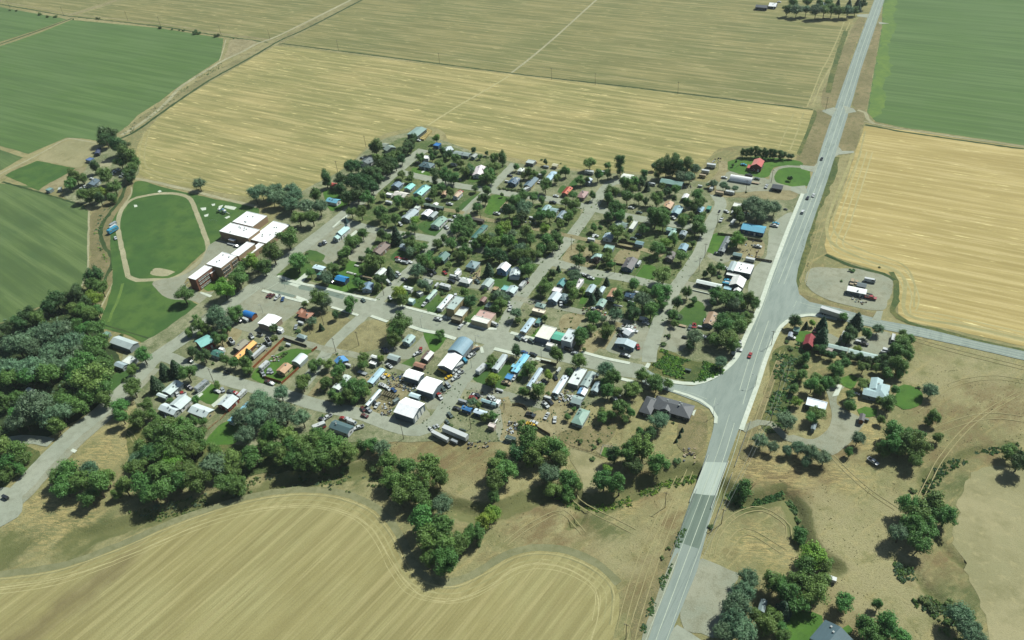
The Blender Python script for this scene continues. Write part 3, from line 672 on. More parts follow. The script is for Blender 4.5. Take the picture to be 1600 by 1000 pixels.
def tree(k, x, y, wpx):
    wm = wpx / pxm(x, y) ; rr = wm / 2 * {'s': 1.0, 'c': 1.08}.get(k, 1.25 if wm < 10 else (1.1 if wm < 14 else .9))
    zc = {'s': .5, 'c': 1.25, 'p': 1.9}.get(k, 1.12) * rr + (0 if k == 's' else .25)
    g = Vector(G(x, y, zc))
    for (h, r2, kk) in TREES:
        dd = (h - g).length
        if dd < .42 * min(rr, r2) + .2 * max(rr, r2) and (k != 's' or kk == 's'): return
    TREES.append((g, rr, k)); i = NT_[0]; NT_[0] += 1
    R = random.Random(i * 13 + 5); sx = rr * R.uniform(.97, 1.1); sz = rr * R.uniform(.92, 1.15) * (.75 if k == 's' else 1)
    nm, cat, desc = TN[k]
    if k in 'byd' and rr < 3.5: nm, desc = 'small_leafy_tree', 'small ' + desc
    elif k in 'byd' and rr > 5.2: nm, desc = 'large_leafy_tree', 'large ' + desc
    elif k in 'g' and rr > 6.5: desc = 'large ' + desc
    z0 = gz(*g); root = ob(nm, None, None, (g.x, g.y, z0), R.uniform(0, 6.28))
    cz = {'s': .45, 'c': 1.32, 'p': 2.0}.get(k, 1.25) * sz
    c = ob('crown', CRN[k][i % len(CRN[k])], root, (0, 0, cz)); c.scale = (sx, sx, sz); c.rotation_euler = (0, 0, R.uniform(0, 6.28))
    c.material_slots[0].link = 'OBJECT'; c.material_slots[0].material = LEAF[k]
    t = ob('trunk', TRK[k][i % len(TRK[k])], root, (0, 0, cz)); t.scale = (sx, sx, sz)
    auto(root, desc, cat, {'s': 'shrubs of the yards and verges'}.get(k, 'trees of the village and creek'))
def T(ox, oy, s, txt):
    use(ox, oy, s)
    for e in txt.split(';'):
        q = e.split()
        if len(q) >= 4: tree(q[0], float(q[1]), float(q[2]), float(q[3]))

# ------------------------------------------------------------------ weeds and tufts nobody could count, as one mesh per place
def tufts(name, label, pts, n, size, cols, seed=1, world=False, flat=.6):
    poly = [Vector(p) if world else Vector(G(*p)) for p in pts]; r = random.Random(seed)
    x0, x1 = min(p.x for p in poly), max(p.x for p in poly); y0, y1 = min(p.y for p in poly), max(p.y for p in poly)
    def inside(x, y):
        c = False
        for a, b in zip(poly, poly[1:] + poly[:1]):
            if (a.y > y) != (b.y > y) and x < (b.x - a.x) * (y - a.y) / (b.y - a.y) + a.x: c = not c
        return c
    b = MB(); k = 0; tries = 0; cols = list(cols)
    while k < n and tries < n * 12:
        tries += 1; x, y = r.uniform(x0, x1), r.uniform(y0, y1)
        if not inside(x, y) or noise.noise((x * .09, y * .09, seed)) < -.12: continue
        k += 1; s = r.uniform(*size); z = max(gz(x, y), -3.6) + (0 if name == 'grass_tufts' else ZL[0] * .6) * (gz(x, y) > -.3) - .04; mi = r.randrange(len(cols))
        for _ in range(7):
            a = r.uniform(0, 6.28); d = s * r.uniform(0, .6); h = s * flat * r.uniform(.5, 1.1); q = s * r.uniform(.3, .55); cx, cy = x + d * math.cos(a), y + d * math.sin(a)
            w1, w2 = math.cos(a * 3) * q, math.sin(a * 3) * q
            b.add([(cx - w1, cy - w2, z), (cx + w2, cy - w1, z + h * .7), (cx + w1, cy + w2, z + h * .2), (cx, cy, z + h)], [(0, 1, 3), (1, 2, 3), (2, 0, 3)], mi)
    return tag(b.build(name, [LEAF[c] if c in LEAF else M[c] for c in cols]), label, None, None, 'stuff')

# ------------------------------------------------------------------ poles, fences and yard things
def pole(x, y, h=11, arm=True, rz=0.0, light=False, desc='brown wooden utility pole'):
    g = G(x, y); root = ob('street_lamp' if light else 'utility_pole', None, None, (g[0], g[1], gz(*g)), rz)
    b = MB(); b.tube((0, 0, -.3), (0, 0, h), .17 if not light else .11, .11 if not light else .07, 8); b.build('post', M['steel' if light else 'bark'], root)
    if light:
        b = MB(); b.tube((0, 0, h - .2), (2.2, 0, h + .3), .06, .05, 6); b.build('arm', M['steel'], root); b = MB(); b.box(1.9, -.2, h + .2, 2.8, .2, h + .42); b.build('lamp_head', M['steel'], root)
    elif arm:
        b = MB(); b.box(-1.2, -.07, h - .8, 1.2, .07, h - .62); b.build('crossarm', M['wood'], root)
        for q in (-1.05, -.45, .45, 1.05):
            b = MB(); b.tube((q, 0, h - .62), (q, 0, h - .38), .06, .04, 6); b.build('insulator', M['white'], root)
    auto(root, 'grey steel street lamp' if light else desc, 'street lamp' if light else 'utility pole', 'poles along the streets'); return root
def fence(pts, h=1.8, mat='wood', desc='weathered board fence', rail=False, name='board_fence', label=None):
    p = [Vector(G(*q)) for q in pts]; root = ob(name, None, None, (p[0].x, p[0].y, 0))
    for a, b_ in zip(p, p[1:]):
        d = b_ - a; L = d.length; n = max(1, round(L / 2.6)); ang = math.atan2(d.y, d.x)
        for k in range(n):
            u0, u1 = L * k / n, L * (k + 1) / n; m = MB()
            if rail:
                for z in (.35, .75, 1.1): m.box(u0 + .06, -.02, z, u1 - .06, .02, z + .1)
            else:
                w = (u1 - u0 - .12) / 10
                for j in range(10): m.box(u0 + .06 + j * w, -.02 + (j % 2) * .012, .06, u0 + .06 + (j + .93) * w, .02 + (j % 2) * .012, h - (j % 3) * .02)
            o = m.build('panel', M[mat], root); o.location = (a.x - p[0].x, a.y - p[0].y, 0); o.rotation_euler = (0, 0, ang)
            m = MB(); m.box(-.06, -.06, -.2, .06, .06, h + .06); q = a + d * (k / n); m.build('post', M[mat], root, loc=(q.x - p[0].x, q.y - p[0].y, 0), rz=ang)
    if label: tag(root, label, 'fence')
    else: root['_c'] = tuple((p[0] + p[-1]) / 2); auto(root, desc, 'fence', 'fences round the yards')
def lowwall(pts, h, w, mat, name, label, cat='wall'):
    p = [Vector(G(*q)) for q in pts]; b = MB()
    for a, c in zip(p, p[1:]):
        m = (a + c) / 2; L = (c - a).length; b.box(m.x - L / 2, m.y - w / 2, -.1, m.x + L / 2, m.y + w / 2, h, 0, math.atan2(c.y - a.y, c.x - a.x))
    return tag(b.build(name, M[mat]), label, cat)
# ================================================================== FIELDS
use(0, 0, 1)
sheet('wheat_field', 'wheatg', [(-400, -60), (-60, 5), (105, 23), (215, -15), (400, -120), (-400, -160)], False, 0.3, 'pale stubble field at the far corner beyond the ditch track')
sheet('wheat_field', 'wheatg', [(112, 26), (235, -12), (420, -100), (750, -90), (560, -8), (430, 62), (300, 47)], False, 0.3, 'stubble field between the far ditch track and the diagonal canal road')
sheet('green_field', 'crop', [(-300, 22), (-40, 4), (105, 30), (55, 48), (-40, 78), (-300, 140)], False, 0.4, 'small green crop field beyond the dark ditch at the far corner')
sheet('green_field', 'crop', [(-400, 150), (-40, 86), (60, 52), (112, 31), (250, 44), (349, 60), (345, 92), (305, 118), (275, 138), (250, 158), (215, 180), (190, 208), (180, 214), (152, 220), (128, 216), (104, 215), (78, 226), (45, 240), (0, 228), (-400, 150)], False, 0.5, 'large dark green crop field beside the canal road')
sheet('green_field', 'crop2', [(-500, 255), (0, 287), (40, 295), (80, 305), (112, 315), (132, 324), (140, 340), (138, 380), (137, 425), (128, 448), (100, 462), (70, 476), (30, 490), (-10, 506), (-500, 560)], True, 0.8, 'dull green crop field beside the creek woods')
sheet('green_field', 'lawn', [(6, 273), (58, 251), (118, 263), (60, 298)], False, 0.4, 'small bright green paddock beside the bare horse lot')
sheet('green_field', 'crop2', [(-200, 200), (0, 234), (36, 246), (2, 266), (-200, 240)], False, 0.4, 'green strip beside the paddock track')
sheet('wheat_field', 'wheatg', [(442, 67), (470, 52), (570, -4), (700, -70), (1400, -40), (1362, 30), (1335, 26), (1328, 45), (1306, 85), (1298, 102), (1280, 128), (1262, 166), (1100, 149), (960, 132), (820, 116), (640, 94)], False, 0.3, 'long stubble field beyond the power line and the dark hedge line')
sheet('wheat_field', 'wheat', [(438, 72), (640, 97), (820, 119), (960, 135), (1100, 152), (1262, 171), (1271, 178), (1266, 200), (1256, 235), (1249, 243), (1215, 234), (1165, 228), (1122, 234), (1100, 256), (1085, 270), (1045, 272), (985, 268), (935, 266), (880, 262), (850, 258), (800, 246), (745, 238), (706, 226), (694, 207), (676, 198), (655, 197), (632, 202), (600, 210), (575, 228), (545, 258), (515, 284), (480, 300), (440, 312), (330, 299), (232, 279), (214, 262), (213, 238), (222, 214), (250, 182), (300, 140), (350, 106), (400, 78)], True, 0.4, 'great golden stubble field behind the village')
sheet('green_field', 'crop', [(1382, -60), (2600, 60), (2600, 330), (1600, 227), (1500, 212), (1410, 199), (1368, 190), (1355, 175), (1360, 140), (1370, 90), (1378, 35)], False, 0.5, 'large green crop field across the highway')
sheet('crop_edge_strip_field', 'cropy', [(1384, 2), (1402, 0), (1396, 30), (1400, 45), (1388, 70), (1392, 110), (1380, 130), (1384, 160), (1372, 182), (1358, 178), (1362, 140), (1371, 90), (1378, 40)], True, 3.0, 'thin yellow-green edge of the crop beside the highway')
sheet('wheat_field', 'gold', [(1350, 197), (1420, 204), (1500, 217), (1600, 231), (2600, 370), (2600, 760), (1600, 541), (1500, 518), (1420, 502), (1404, 490), (1402, 462), (1404, 442), (1392, 430), (1330, 410), (1292, 396), (1288, 382), (1298, 345), (1320, 290), (1338, 235)], False, 0.4, 'bright golden stubble field across the highway')
sheet('wheat_field', 'near', [(-900, 990), (-60, 905), (60, 893), (120, 878), (200, 848), (270, 818), (340, 793), (410, 775), (478, 768), (540, 776), (590, 800), (618, 835), (640, 878), (665, 905), (690, 914), (735, 904), (785, 874), (830, 860), (885, 864), (935, 888), (962, 915), (968, 950), (955, 1010), (930, 1120), (200, 1600), (-900, 1500)], True, 0.4, 'pale striped stubble field nearest the creek bend')
sheet('bare_field', 'pale', [(1510, 752), (1540, 728), (1575, 722), (1610, 735), (1800, 760), (1800, 1200), (1560, 1120), (1545, 1000), (1530, 930), (1512, 890), (1492, 850), (1498, 800)], True, 3.5, 'smooth pale bare terrace beyond the gully')
def inset(pts, offs, w, mat, lb, lo=0, hi=1, world=False):
    base = catmull([Vector(G(*q)) for q in pts], False, 6)
    for j, o in enumerate(offs):
        out = []
        for i, q in enumerate(base):
            t = (base[min(i + 1, len(base) - 1)] - base[max(i - 1, 0)]).normalized(); out.append(q + Vector((t.y, -t.x)) * o)
        ribbon('dirt_track', mat, [(q.x, q.y) for q in out[::2]], w, label=lb + (', outer pass', ', second pass', ', third pass', ', inner pass')[j], world=True, smooth=True, rough=.15)
edge = [(-60, 905), (60, 893), (120, 878), (200, 848), (270, 818), (340, 793), (410, 775), (478, 768), (540, 776), (590, 800), (618, 835), (640, 878), (665, 905), (690, 914), (735, 904), (785, 874), (830, 860), (885, 864), (935, 888), (962, 915), (966, 950), (955, 1010)]
inset(edge, [1.6, 7.5, 9.6], .35, 'rows', 'thin combine pass round the striped field')
inset(edge, [5.0], .7, 'head', 'pale turning strip round the striped field')
inset(edge, [2.4], .3, 'farmtrack', 'dark wheel rut round the striped field')
inset([(1340, 235), (1322, 288), (1304, 340), (1290, 384), (1330, 408), (1390, 428), (1404, 444), (1402, 475), (1410, 496), (1500, 515), (1600, 538)], [-3, -7, -11], 1.0, 'rows', 'thin combine pass round the golden field')
inset([(545, 258), (515, 284), (480, 300)], [-6, -12], .9, 'rows', 'thin combine pass at the village corner of the stubble')
# edges, headlands and tracks of the fields
def tr(pts, w, mat='track', lb='pale wheel track along the field edge', **k): ribbon('dirt_track', mat, pts, w, label=lb, **k)
for off in (0, 8): tr([(226 + off, 205 - off * .3), (219 + off, 228), (218 + off, 252), (226 + off, 268 - off * .5), (262 + off, 280 - off * .7), (330, 291 - off * .7), (400, 302 - off)], 1.4, 'head', 'double headland wheel track round the stubble corner')
tr([(1340, 215), (1325, 262), (1305, 310), (1292, 350), (1300, 380), (1345, 403), (1396, 422), (1414, 440), (1412, 480), (1430, 497), (1500, 508), (1600, 530)], 2.2, 'head', 'headland wheel track round the golden field')
tr([(1352, 205), (1340, 250), (1318, 300), (1302, 345), (1312, 372), (1350, 392), (1408, 412), (1428, 440), (1428, 480)], 1.2, 'head', 'inner headland wheel track of the golden field')
tr([(-60, 925), (60, 910), (130, 893), (220, 860), (300, 825), (380, 800), (470, 790), (535, 800), (580, 825), (605, 865), (632, 905), (665, 935), (710, 938), (760, 920), (800, 890), (840, 880), (890, 890), (930, 920), (935, 960), (920, 1010)], .6, 'rows', 'curved headland wheel track inside the striped field')
tr([(937, -5), (905, 24), (870, 56), (835, 86), (799, 114)], 2.6, 'track', 'straight pale path crossing the far stubble field', smooth=False)
tr([(795, 119), (760, 140), (720, 163), (690, 182), (668, 196)], 2.2, 'rows', 'faint pale path crossing the stubble field to the hay barn', smooth=False)
tr([(1319, 34), (1308, 62), (1298, 84), (1292, 96), (1283, 112), (1272, 140), (1261, 167)], 1.3, 'head', 'thin pale track at the end of the far stubble rows')
tr([(1328, 35), (1312, 70), (1300, 100), (1284, 130), (1270, 165)], 1.2, 'head', 'second thin pale track at the end of the far stubble rows')
tr([(1240, 178), (1228, 205), (1216, 232)], 1.0, 'head', 'wheel track in the stubble corner beside the highway'); tr([(1256, 176), (1246, 205), (1234, 236)], 1.0, 'head', 'outer wheel track in the stubble corner beside the highway')
tr([(-60, 903), (60, 890), (120, 876), (200, 846), (270, 815), (340, 791), (410, 772), (478, 765), (540, 772), (592, 796), (622, 832), (645, 878), (668, 903), (692, 911), (735, 900), (785, 870), (830, 856), (886, 860), (938, 884), (966, 912)], 3.8, 'farmtrack', 'grey farm track curving between the creek and the striped field')
tr([(440, 68), (640, 93.5), (820, 117), (960, 133), (1100, 150), (1270, 171)], 2.0, 'ditch', 'dark grassy hedge line under the power poles', smooth=False, rough=.5)
tr([(-60, -4), (105, 25), (250, 41), (350, 57), (440, 69)], 2.5, 'ditch', 'dark weedy ditch line at the edge of the green field', smooth=False, rough=.8)
tr([(-60, -9), (105, 21), (250, 37), (350, 53), (428, 63)], 2.0, 'dirt', 'narrow dirt track beside the far ditch', smooth=False)
tr([(-60, 85), (0, 69), (60, 48), (112, 29)], 3, 'ditch', 'dark ditch between the two far green fields', smooth=False)
tr([(0, 77), (60, 53), (110, 33)], 1.2, 'cropy', 'light grass edge of the far ditch', smooth=False)
tr([(108, 24), (160, 8), (215, -12)], 5, 'dirt', 'pale dirt track between the far stubble fields', smooth=False)
sheet('bare_triangle_ground', 'dirt', [(362, 62), (398, 64), (398, 72), (372, 84), (350, 94), (356, 76)], True, .8, 'bare gravel corner where the canal road meets the ditch')
tr([(353, 62), (348, 80), (343, 95)], 1.4, 'track', 'short track at the corner of the green field')
tr([(176, 222), (200, 205), (250, 170), (300, 138), (350, 110), (400, 82), (438, 62), (470, 47), (580, -12)], 17, 'dry', 'weedy bank of the canal beside the diagonal road', rough=1.5)
tr([(185, 218), (212, 205), (250, 178), (290, 150), (330, 124), (370, 102), (402, 84), (440, 62), (480, 44), (585, -10)], 3.2, 'ditch', 'dark irrigation canal beside the diagonal road', rough=.6)
tr([(190, 211), (215, 196), (240, 178), (262, 158), (280, 138), (300, 124), (330, 106), (350, 94), (380, 80), (400, 69), (430, 58), (480, 34), (560, -6)], 4.2, 'track', 'pale gravel canal road running diagonally away')
tr([(-60, 312), (0, 272), (40, 252), (70, 236), (100, 219), (115, 217), (150, 224)], 2.2, 'track', 'farm track beside the bare horse lot')
tr([(-60, 330), (4, 276), (50, 251), (100, 228)], 1.6, 'dirt', 'bank of the little ditch beside the horse lot')
sheet('bare_lot_ground', 'pale', [(60, 248), (88, 228), (106, 220), (128, 220), (156, 227), (146, 240), (136, 252), (122, 262), (90, 256)], True, .7, 'bare trampled horse lot beside the farmstead')
sheet('bare_strip_ground', 'dirt', [(62, 296), (104, 272), (122, 263), (138, 262), (128, 274), (102, 288), (74, 300)], True, .5, 'bare dirt strip beside the green paddock')
tr([(4, 284), (60, 300), (100, 312), (135, 322)], 2, 'ditch', 'ditch bank along the dull green field', rough=.6)
sheet('farm_yard_ground', 'yard', [(104, 288), (130, 270), (150, 240), (186, 228), (214, 250), (216, 272), (198, 280), (188, 300), (160, 322), (130, 318), (100, 308)], True, .8, 'shaded farmstead yard under the big trees')
sheet('arena_ground', 'track', [(155, 254), (170, 249), (174, 258), (160, 264)], True, .3, 'small pale sandy pen under the trees')
# creek strip by the sports track
sheet('creek_bank_ground', 'brown', [(196, 288), (212, 286), (206, 306), (186, 330), (176, 352), (174, 380), (188, 400), (184, 425), (160, 470), (150, 500), (140, 480), (138, 440), (142, 400), (140, 345), (160, 318), (180, 305)], True, 1.2, 'dry weedy creek bank beside the sports track')
tr([(196, 290), (188, 312), (172, 332), (160, 350), (157, 368), (163, 385), (173, 398), (176, 412), (166, 432), (160, 450)], 3.2, 'ditch', 'green creek channel beside the sports track', rough=.7)
tr([(205, 292), (205, 303), (190, 325), (177, 345), (176, 372), (190, 398), (186, 422), (172, 452), (158, 480)], 1.3, 'track', 'narrow pale trail above the creek channel')
tr([(139, 330), (138, 380), (137, 420), (128, 447)], 1.5, 'track', 'pale track edging the dull green field')
# school grounds
sheet('school_lawn', 'lawn', [(214, 283), (260, 294), (300, 303), (350, 314), (398, 322), (400, 338), (345, 372), (330, 385), (300, 410), (262, 452), (300, 470), (318, 488), (300, 512), (270, 545), (246, 549), (230, 540), (200, 524), (160, 512), (158, 500), (176, 440), (172, 380), (178, 340), (204, 308)], True, .5, 'green school grounds with the oval sports track')
sheet('school_lawn', 'lawn2', [(318, 446), (345, 430), (356, 434), (338, 452), (325, 455)], True, .2, 'lawn strip below the school windows')
ribbon('running_track_path', 'track', [(200, 432), (193, 400), (187, 372), (184, 350), (190, 328), (206, 312), (232, 305), (258, 302), (282, 304), (298, 312), (308, 335), (318, 362), (325, 384), (322, 396), (305, 414), (285, 428), (262, 437), (238, 437), (215, 438), (200, 432)], 3.6, label='oval dirt running track round the sports field')
ribbon('sidewalk', 'track', [(200, 277), (240, 284), (300, 298), (350, 311), (402, 323)], 3.4, label='pale gravel path behind the school lawn', smooth=False)
sheet('school_pavement', 'gravel', [(327, 383), (345, 376), (362, 380), (384, 378), (362, 396), (344, 396), (320, 414), (292, 436), (290, 446), (308, 456), (330, 456), (360, 452), (345, 470), (325, 480), (300, 470), (262, 466), (245, 452), (240, 440), (285, 430), (312, 412)], True, .3, 'worn pavement behind and below the school')
sheet('sand_ground', 'track', [(234, 428), (242, 419), (258, 420), (274, 425), (262, 431), (246, 431)], True, .5, 'pale sandy throwing circle at the foot of the oval')
for q, l in (([(246, 299), (250, 297), (253, 299), (249, 301)], 'small pale slab on the lawn outside the oval'), ([(209, 320), (214, 320), (215, 323), (210, 324)], 'small pale slab inside the far end of the oval'),
             ([(352, 321), (370, 324), (366, 328), (350, 324)], 'long pale play pad behind the school'), ([(342, 322), (349, 320), (346, 325), (341, 327)], 'narrow pale play pad behind the school'),
             ([(313, 325), (322, 324), (322, 328), (316, 329)], 'oval sandy pad on the school lawn'), ([(351, 340), (358, 337), (360, 339), (354, 342)], 'pale play pad beside the school wall'), ([(319, 336), (326, 334), (325, 338), (320, 339)], 'small sandy pad on the school lawn'), ([(330, 319), (336, 318), (336, 321), (332, 322)], 'tiny pale pad on the school lawn')):
    sheet('play_pad_pavement', 'conc', q, True, .1, l)
ribbon('lawn_worn_path', 'cropy', [(192, 443), (188, 458), (182, 474), (174, 490), (170, 503)], 2.0, label='worn pale strip on the lawn beside the creek')
ribbon('lawn_edge_path', 'ditch', [(160, 507), (200, 519), (240, 531), (262, 537)], 1.2, label='dark fence line across the foot of the lawn')
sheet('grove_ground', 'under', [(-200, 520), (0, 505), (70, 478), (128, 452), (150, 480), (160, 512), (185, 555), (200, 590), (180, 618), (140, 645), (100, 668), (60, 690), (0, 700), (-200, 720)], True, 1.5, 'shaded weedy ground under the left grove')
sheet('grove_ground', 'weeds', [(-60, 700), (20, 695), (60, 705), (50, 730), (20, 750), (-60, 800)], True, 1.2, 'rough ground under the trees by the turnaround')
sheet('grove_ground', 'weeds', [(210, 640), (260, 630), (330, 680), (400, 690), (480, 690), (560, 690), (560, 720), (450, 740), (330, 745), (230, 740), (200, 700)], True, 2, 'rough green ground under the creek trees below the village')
# VILLAGE base
sheet('village_ground', 'yard', [(190, 560), (250, 520), (330, 460), (400, 400), (430, 340), (470, 300), (540, 262), (585, 225), (640, 208), (700, 222), (760, 243), (850, 262), (940, 270), (1040, 276), (1110, 285), (1200, 290), (1255, 300), (1225, 400), (1185, 500), (1150, 580), (1090, 605), (1010, 610), (900, 640), (830, 665), (790, 690), (700, 690), (620, 690), (560, 690), (480, 690), (420, 700), (330, 690), (260, 690), (215, 640)], True, 1.0, 'mixed dry and green ground of the village lots')
for q, l in (([(604, 278), (640, 275), (760, 302), (735, 330), (700, 368), (640, 362), (560, 345), (585, 310)], 'green yards of the upper left block'),
 ([(560, 358), (680, 378), (650, 410), (600, 462), (560, 456), (440, 428), (470, 405), (530, 370)], 'green yards beside the church block'),
 ([(690, 376), (845, 412), (812, 460), (720, 445), (650, 430), (640, 425)], 'leafy ground of the middle block'), ([(640, 435), (800, 470), (780, 510), (700, 492), (612, 470)], 'grass between the alley and the main street'),
 ([(860, 425), (1040, 458), (1022, 508), (960, 500), (830, 470)], 'grass of the block beside the cross street'), ([(780, 318), (905, 328), (850, 402), (745, 385), (735, 345)], 'green ground under the middle trees'),
 ([(930, 345), (1085, 365), (1050, 445), (960, 428), (880, 410), (905, 375)], 'mixed yards of the right-hand block'), ([(600, 235), (640, 215), (740, 240), (790, 262), (755, 294), (700, 284), (610, 262)], 'green yards at the top of the village')):
    sheet('yard_ground', 'yardg', q, True, 2.2, l)
use(0, 0, 1)
def lots(name, mat, lst, **k):
    for q, l in lst: sheet(name, mat, q, label=l, **k)
# dirt and gravel lots
sheet('dry_lot_ground', 'dry', [(478, 532), (470, 520), (484, 500), (510, 486), (548, 500), (548, 518), (520, 540), (498, 545)], label='dry weedy lot beside the brown-roofed house', rough=.6)
sheet('vacant_lot_ground', 'dry', [(516, 548), (540, 524), (572, 502), (600, 500), (622, 508), (610, 530), (590, 545), (560, 552), (530, 556)], label='bare vacant lot below the main street', rough=.6)
lots('gravel_ground', 'gravel', [
 ([(362, 482), (400, 450), (470, 466), (478, 474), (448, 500), (416, 514), (390, 500), (372, 492)], 'wide gravel parking lot beside the white-roofed hall'),
 ([(340, 498), (372, 486), (400, 500), (420, 520), (400, 524), (372, 510)], 'gravel apron round the blue-roofed shed'),
 ([(480, 385), (540, 348), (566, 352), (540, 385), (528, 402), (518, 415), (498, 405), (475, 392)], 'gravel church yard'),
 ([(548, 395), (566, 372), (585, 362), (588, 370), (580, 390), (572, 405), (560, 412), (545, 405)], 'pale gravel lot behind the church'),
 ([(605, 548), (625, 540), (640, 545), (668, 520), (680, 522), (664, 545), (648, 560), (620, 560)], 'gravel driveway beside the pale teal house'),
 ([(664, 612), (690, 596), (716, 560), (735, 560), (745, 565), (730, 590), (700, 622), (680, 640), (668, 640)], 'gravel edge where the workshop vehicles park'),
 ([(640, 640), (668, 640), (672, 660), (650, 672), (600, 665), (600, 655)], 'paved apron round the big white workshop'),
 ([(960, 508), (985, 500), (1010, 508), (1018, 530), (1000, 560), (978, 556), (946, 545)], 'gravel yard round the grey metal shop'),
 ([(1028, 520), (1048, 508), (1075, 514), (1090, 520), (1070, 545), (1046, 550), (1030, 538)], 'gravel drive beside the weedy corner lot'),
 ([(1060, 438), (1120, 452), (1120, 470), (1100, 478), (1070, 462)], 'gravel drive beside the long white motel'),
 ([(1120, 395), (1145, 400), (1130, 412), (1105, 400)], 'gravel drive behind the motel'),
 ([(1105, 285), (1140, 268), (1170, 272), (1240, 292), (1242, 305), (1200, 300), (1160, 300), (1120, 300)], 'gravel farm yard beside the long white arched building'),
 ([(738, 605), (760, 612), (785, 625), (795, 650), (800, 690), (780, 690), (770, 660)], 'gravel behind the trailer homes'),
 ([(1290, 600), (1320, 604), (1312, 612), (1308, 632), (1340, 650), (1352, 655), (1340, 676), (1318, 700), (1300, 712), (1285, 704), (1262, 694), (1240, 690), (1225, 682), (1240, 680), (1270, 686), (1292, 672), (1300, 650), (1296, 625)], 'pale gravel drive curving past the pale teal house'),
 ([(1292, 520), (1320, 530), (1370, 520), (1390, 520), (1396, 540), (1375, 560), (1330, 555), (1300, 545)], 'gravel yard beside the road east'),
], rough=.5)
lots('bare_ground', 'dirt', [
 ([(620, 590), (650, 590), (640, 612), (600, 650), (585, 652), (575, 640), (600, 610)], 'cluttered dirt yard between the trailer homes and the white workshop'),
 ([(546, 595), (560, 590), (592, 584), (570, 600), (552, 606)], 'bare dirt behind the trailer homes'),
 ([(480, 618), (508, 586), (525, 585), (508, 605), (492, 620)], 'tan driveway strip under the street trees'),
 ([(790, 660), (800, 632), (830, 640), (835, 650), (815, 690), (800, 695)], 'pale dirt lane behind the trailer homes'),
 ([(822, 650), (850, 640), (880, 655), (930, 680), (900, 690), (870, 686), (840, 672)], 'brown dirt yard behind the brown fence'),
 ([(905, 535), (925, 520), (945, 512), (938, 540), (920, 555), (906, 552)], 'dry grass lot beside the two-storey white store'),
 ([(962, 398), (975, 388), (1000, 392), (992, 412), (970, 412), (958, 410)], 'bare fenced paddock behind the dark slate house'),
 ([(1155, 380), (1190, 375), (1195, 395), (1180, 405), (1150, 400)], 'dry cluttered yard behind the motel store'),
 ([(880, 492), (912, 492), (905, 508), (885, 520), (872, 510)], 'weedy lot with a white plank path'),
 ([(852, 600), (868, 592), (880, 600), (876, 640), (852, 645), (848, 620)], 'cluttered dry yard between the white trailer homes'),
 ([(875, 628), (905, 640), (895, 652), (870, 652)], 'brown grass yard below the white roofs'),
 ([(886, 388), (905, 380), (925, 395), (930, 415), (900, 418), (878, 405)], 'dry yard beside the street corner'),
 ([(1165, 300), (1240, 300), (1236, 312), (1180, 310), (1130, 306)], 'bare dirt below the arched building'),
 ([(742, 430), (752, 415), (745, 445), (720, 448)], 'cluttered tan strip beside the slate house'),
 ([(350, 508), (378, 515), (372, 530), (352, 545), (336, 545)], 'dry yellow grass lot beside the teal-roofed house'),
 ([(392, 540), (420, 545), (440, 535), (432, 550), (402, 575), (388, 568)], 'tan yard beside the stained board fence'),
 ([(930, 705), (942, 690), (958, 698), (948, 712)], 'small dirt pen beside the kitchen garden')], rough=.8)
sheet('gravelly_ground', 'gravel', [(1085, 886), (1098, 872), (1125, 884), (1155, 896), (1146, 930), (1140, 965), (1128, 996), (1095, 990), (1062, 972)], True, 1.2, 'grey gravelly lot beside the near highway')
lots('bare_ground', 'pale', [([(892, 700), (930, 712), (946, 730), (940, 760), (925, 772), (912, 770), (905, 740), (890, 720)], 'pale bare clearing between the creek trees')], rough=1)
lots('gravel_ground', 'gravel', [([(1262, 425), (1280, 418), (1330, 420), (1385, 428), (1396, 445), (1388, 470), (1380, 485), (1340, 480), (1300, 470), (1270, 456), (1260, 440)], 'bare pale lot round the lone white mobile home')], rough=1)
lots('weedy_ground', 'weeds', [([(1018, 560), (1035, 545), (1070, 560), (1100, 565), (1130, 572), (1134, 580), (1110, 595), (1085, 600), (1050, 590), (1015, 582)], 'weedy corner lot inside the bend of the highway'),
 ([(1205, 560), (1225, 540), (1262, 560), (1240, 620), (1225, 670), (1190, 670), (1200, 610)], 'scrubby ground beside the power line'),
 ([(1240, 330), (1262, 300), (1300, 245), (1312, 245), (1300, 290), (1275, 345), (1262, 400), (1245, 450), (1238, 445), (1244, 400)], 'brown roadside verge below the golden field'),
], rough=1.2)
lots('roadside_ground', 'brown', [([(1300, 205), (1325, 172), (1352, 172), (1345, 210), (1330, 240), (1314, 236)], 'brown verge between the two field turnoffs'),
 ([(1335, 150), (1350, 90), (1366, 40), (1378, 40), (1368, 90), (1355, 165), (1334, 165)], 'brown verge beside the large green field'),
 ([(1272, 175), (1306, 178), (1290, 215), (1272, 262), (1252, 268), (1244, 245), (1262, 215)], 'brown verge at the highway turnoff'),
 ([(1282, 160), (1306, 100), (1340, 30), (1352, 30), (1330, 90), (1308, 160)], 'tan verge along the far highway'),
 ([(1240, 462), (1262, 462), (1300, 476), (1352, 486), (1378, 496), (1350, 496), (1300, 486), (1262, 480)], 'brown verge at the road junction'),
 ([(1020, 900), (1040, 860), (1080, 790), (1090, 770), (1080, 810), (1040, 900), (1008, 985), (985, 1010), (990, 960)], 'dry verge beside the near highway'),
 ([(1155, 700), (1175, 660), (1215, 560), (1225, 560), (1190, 660), (1165, 720)], 'gravelly verge under the power line'),
 ([(1060, 660), (1085, 640), (1105, 650), (1100, 700), (1080, 712), (1062, 700)], 'dry grass beside the dark-roofed hall'),
 ([(870, 680), (905, 668), (960, 660), (950, 690), (920, 705), (890, 695)], 'brown weedy strip above the clearing')], rough=1)
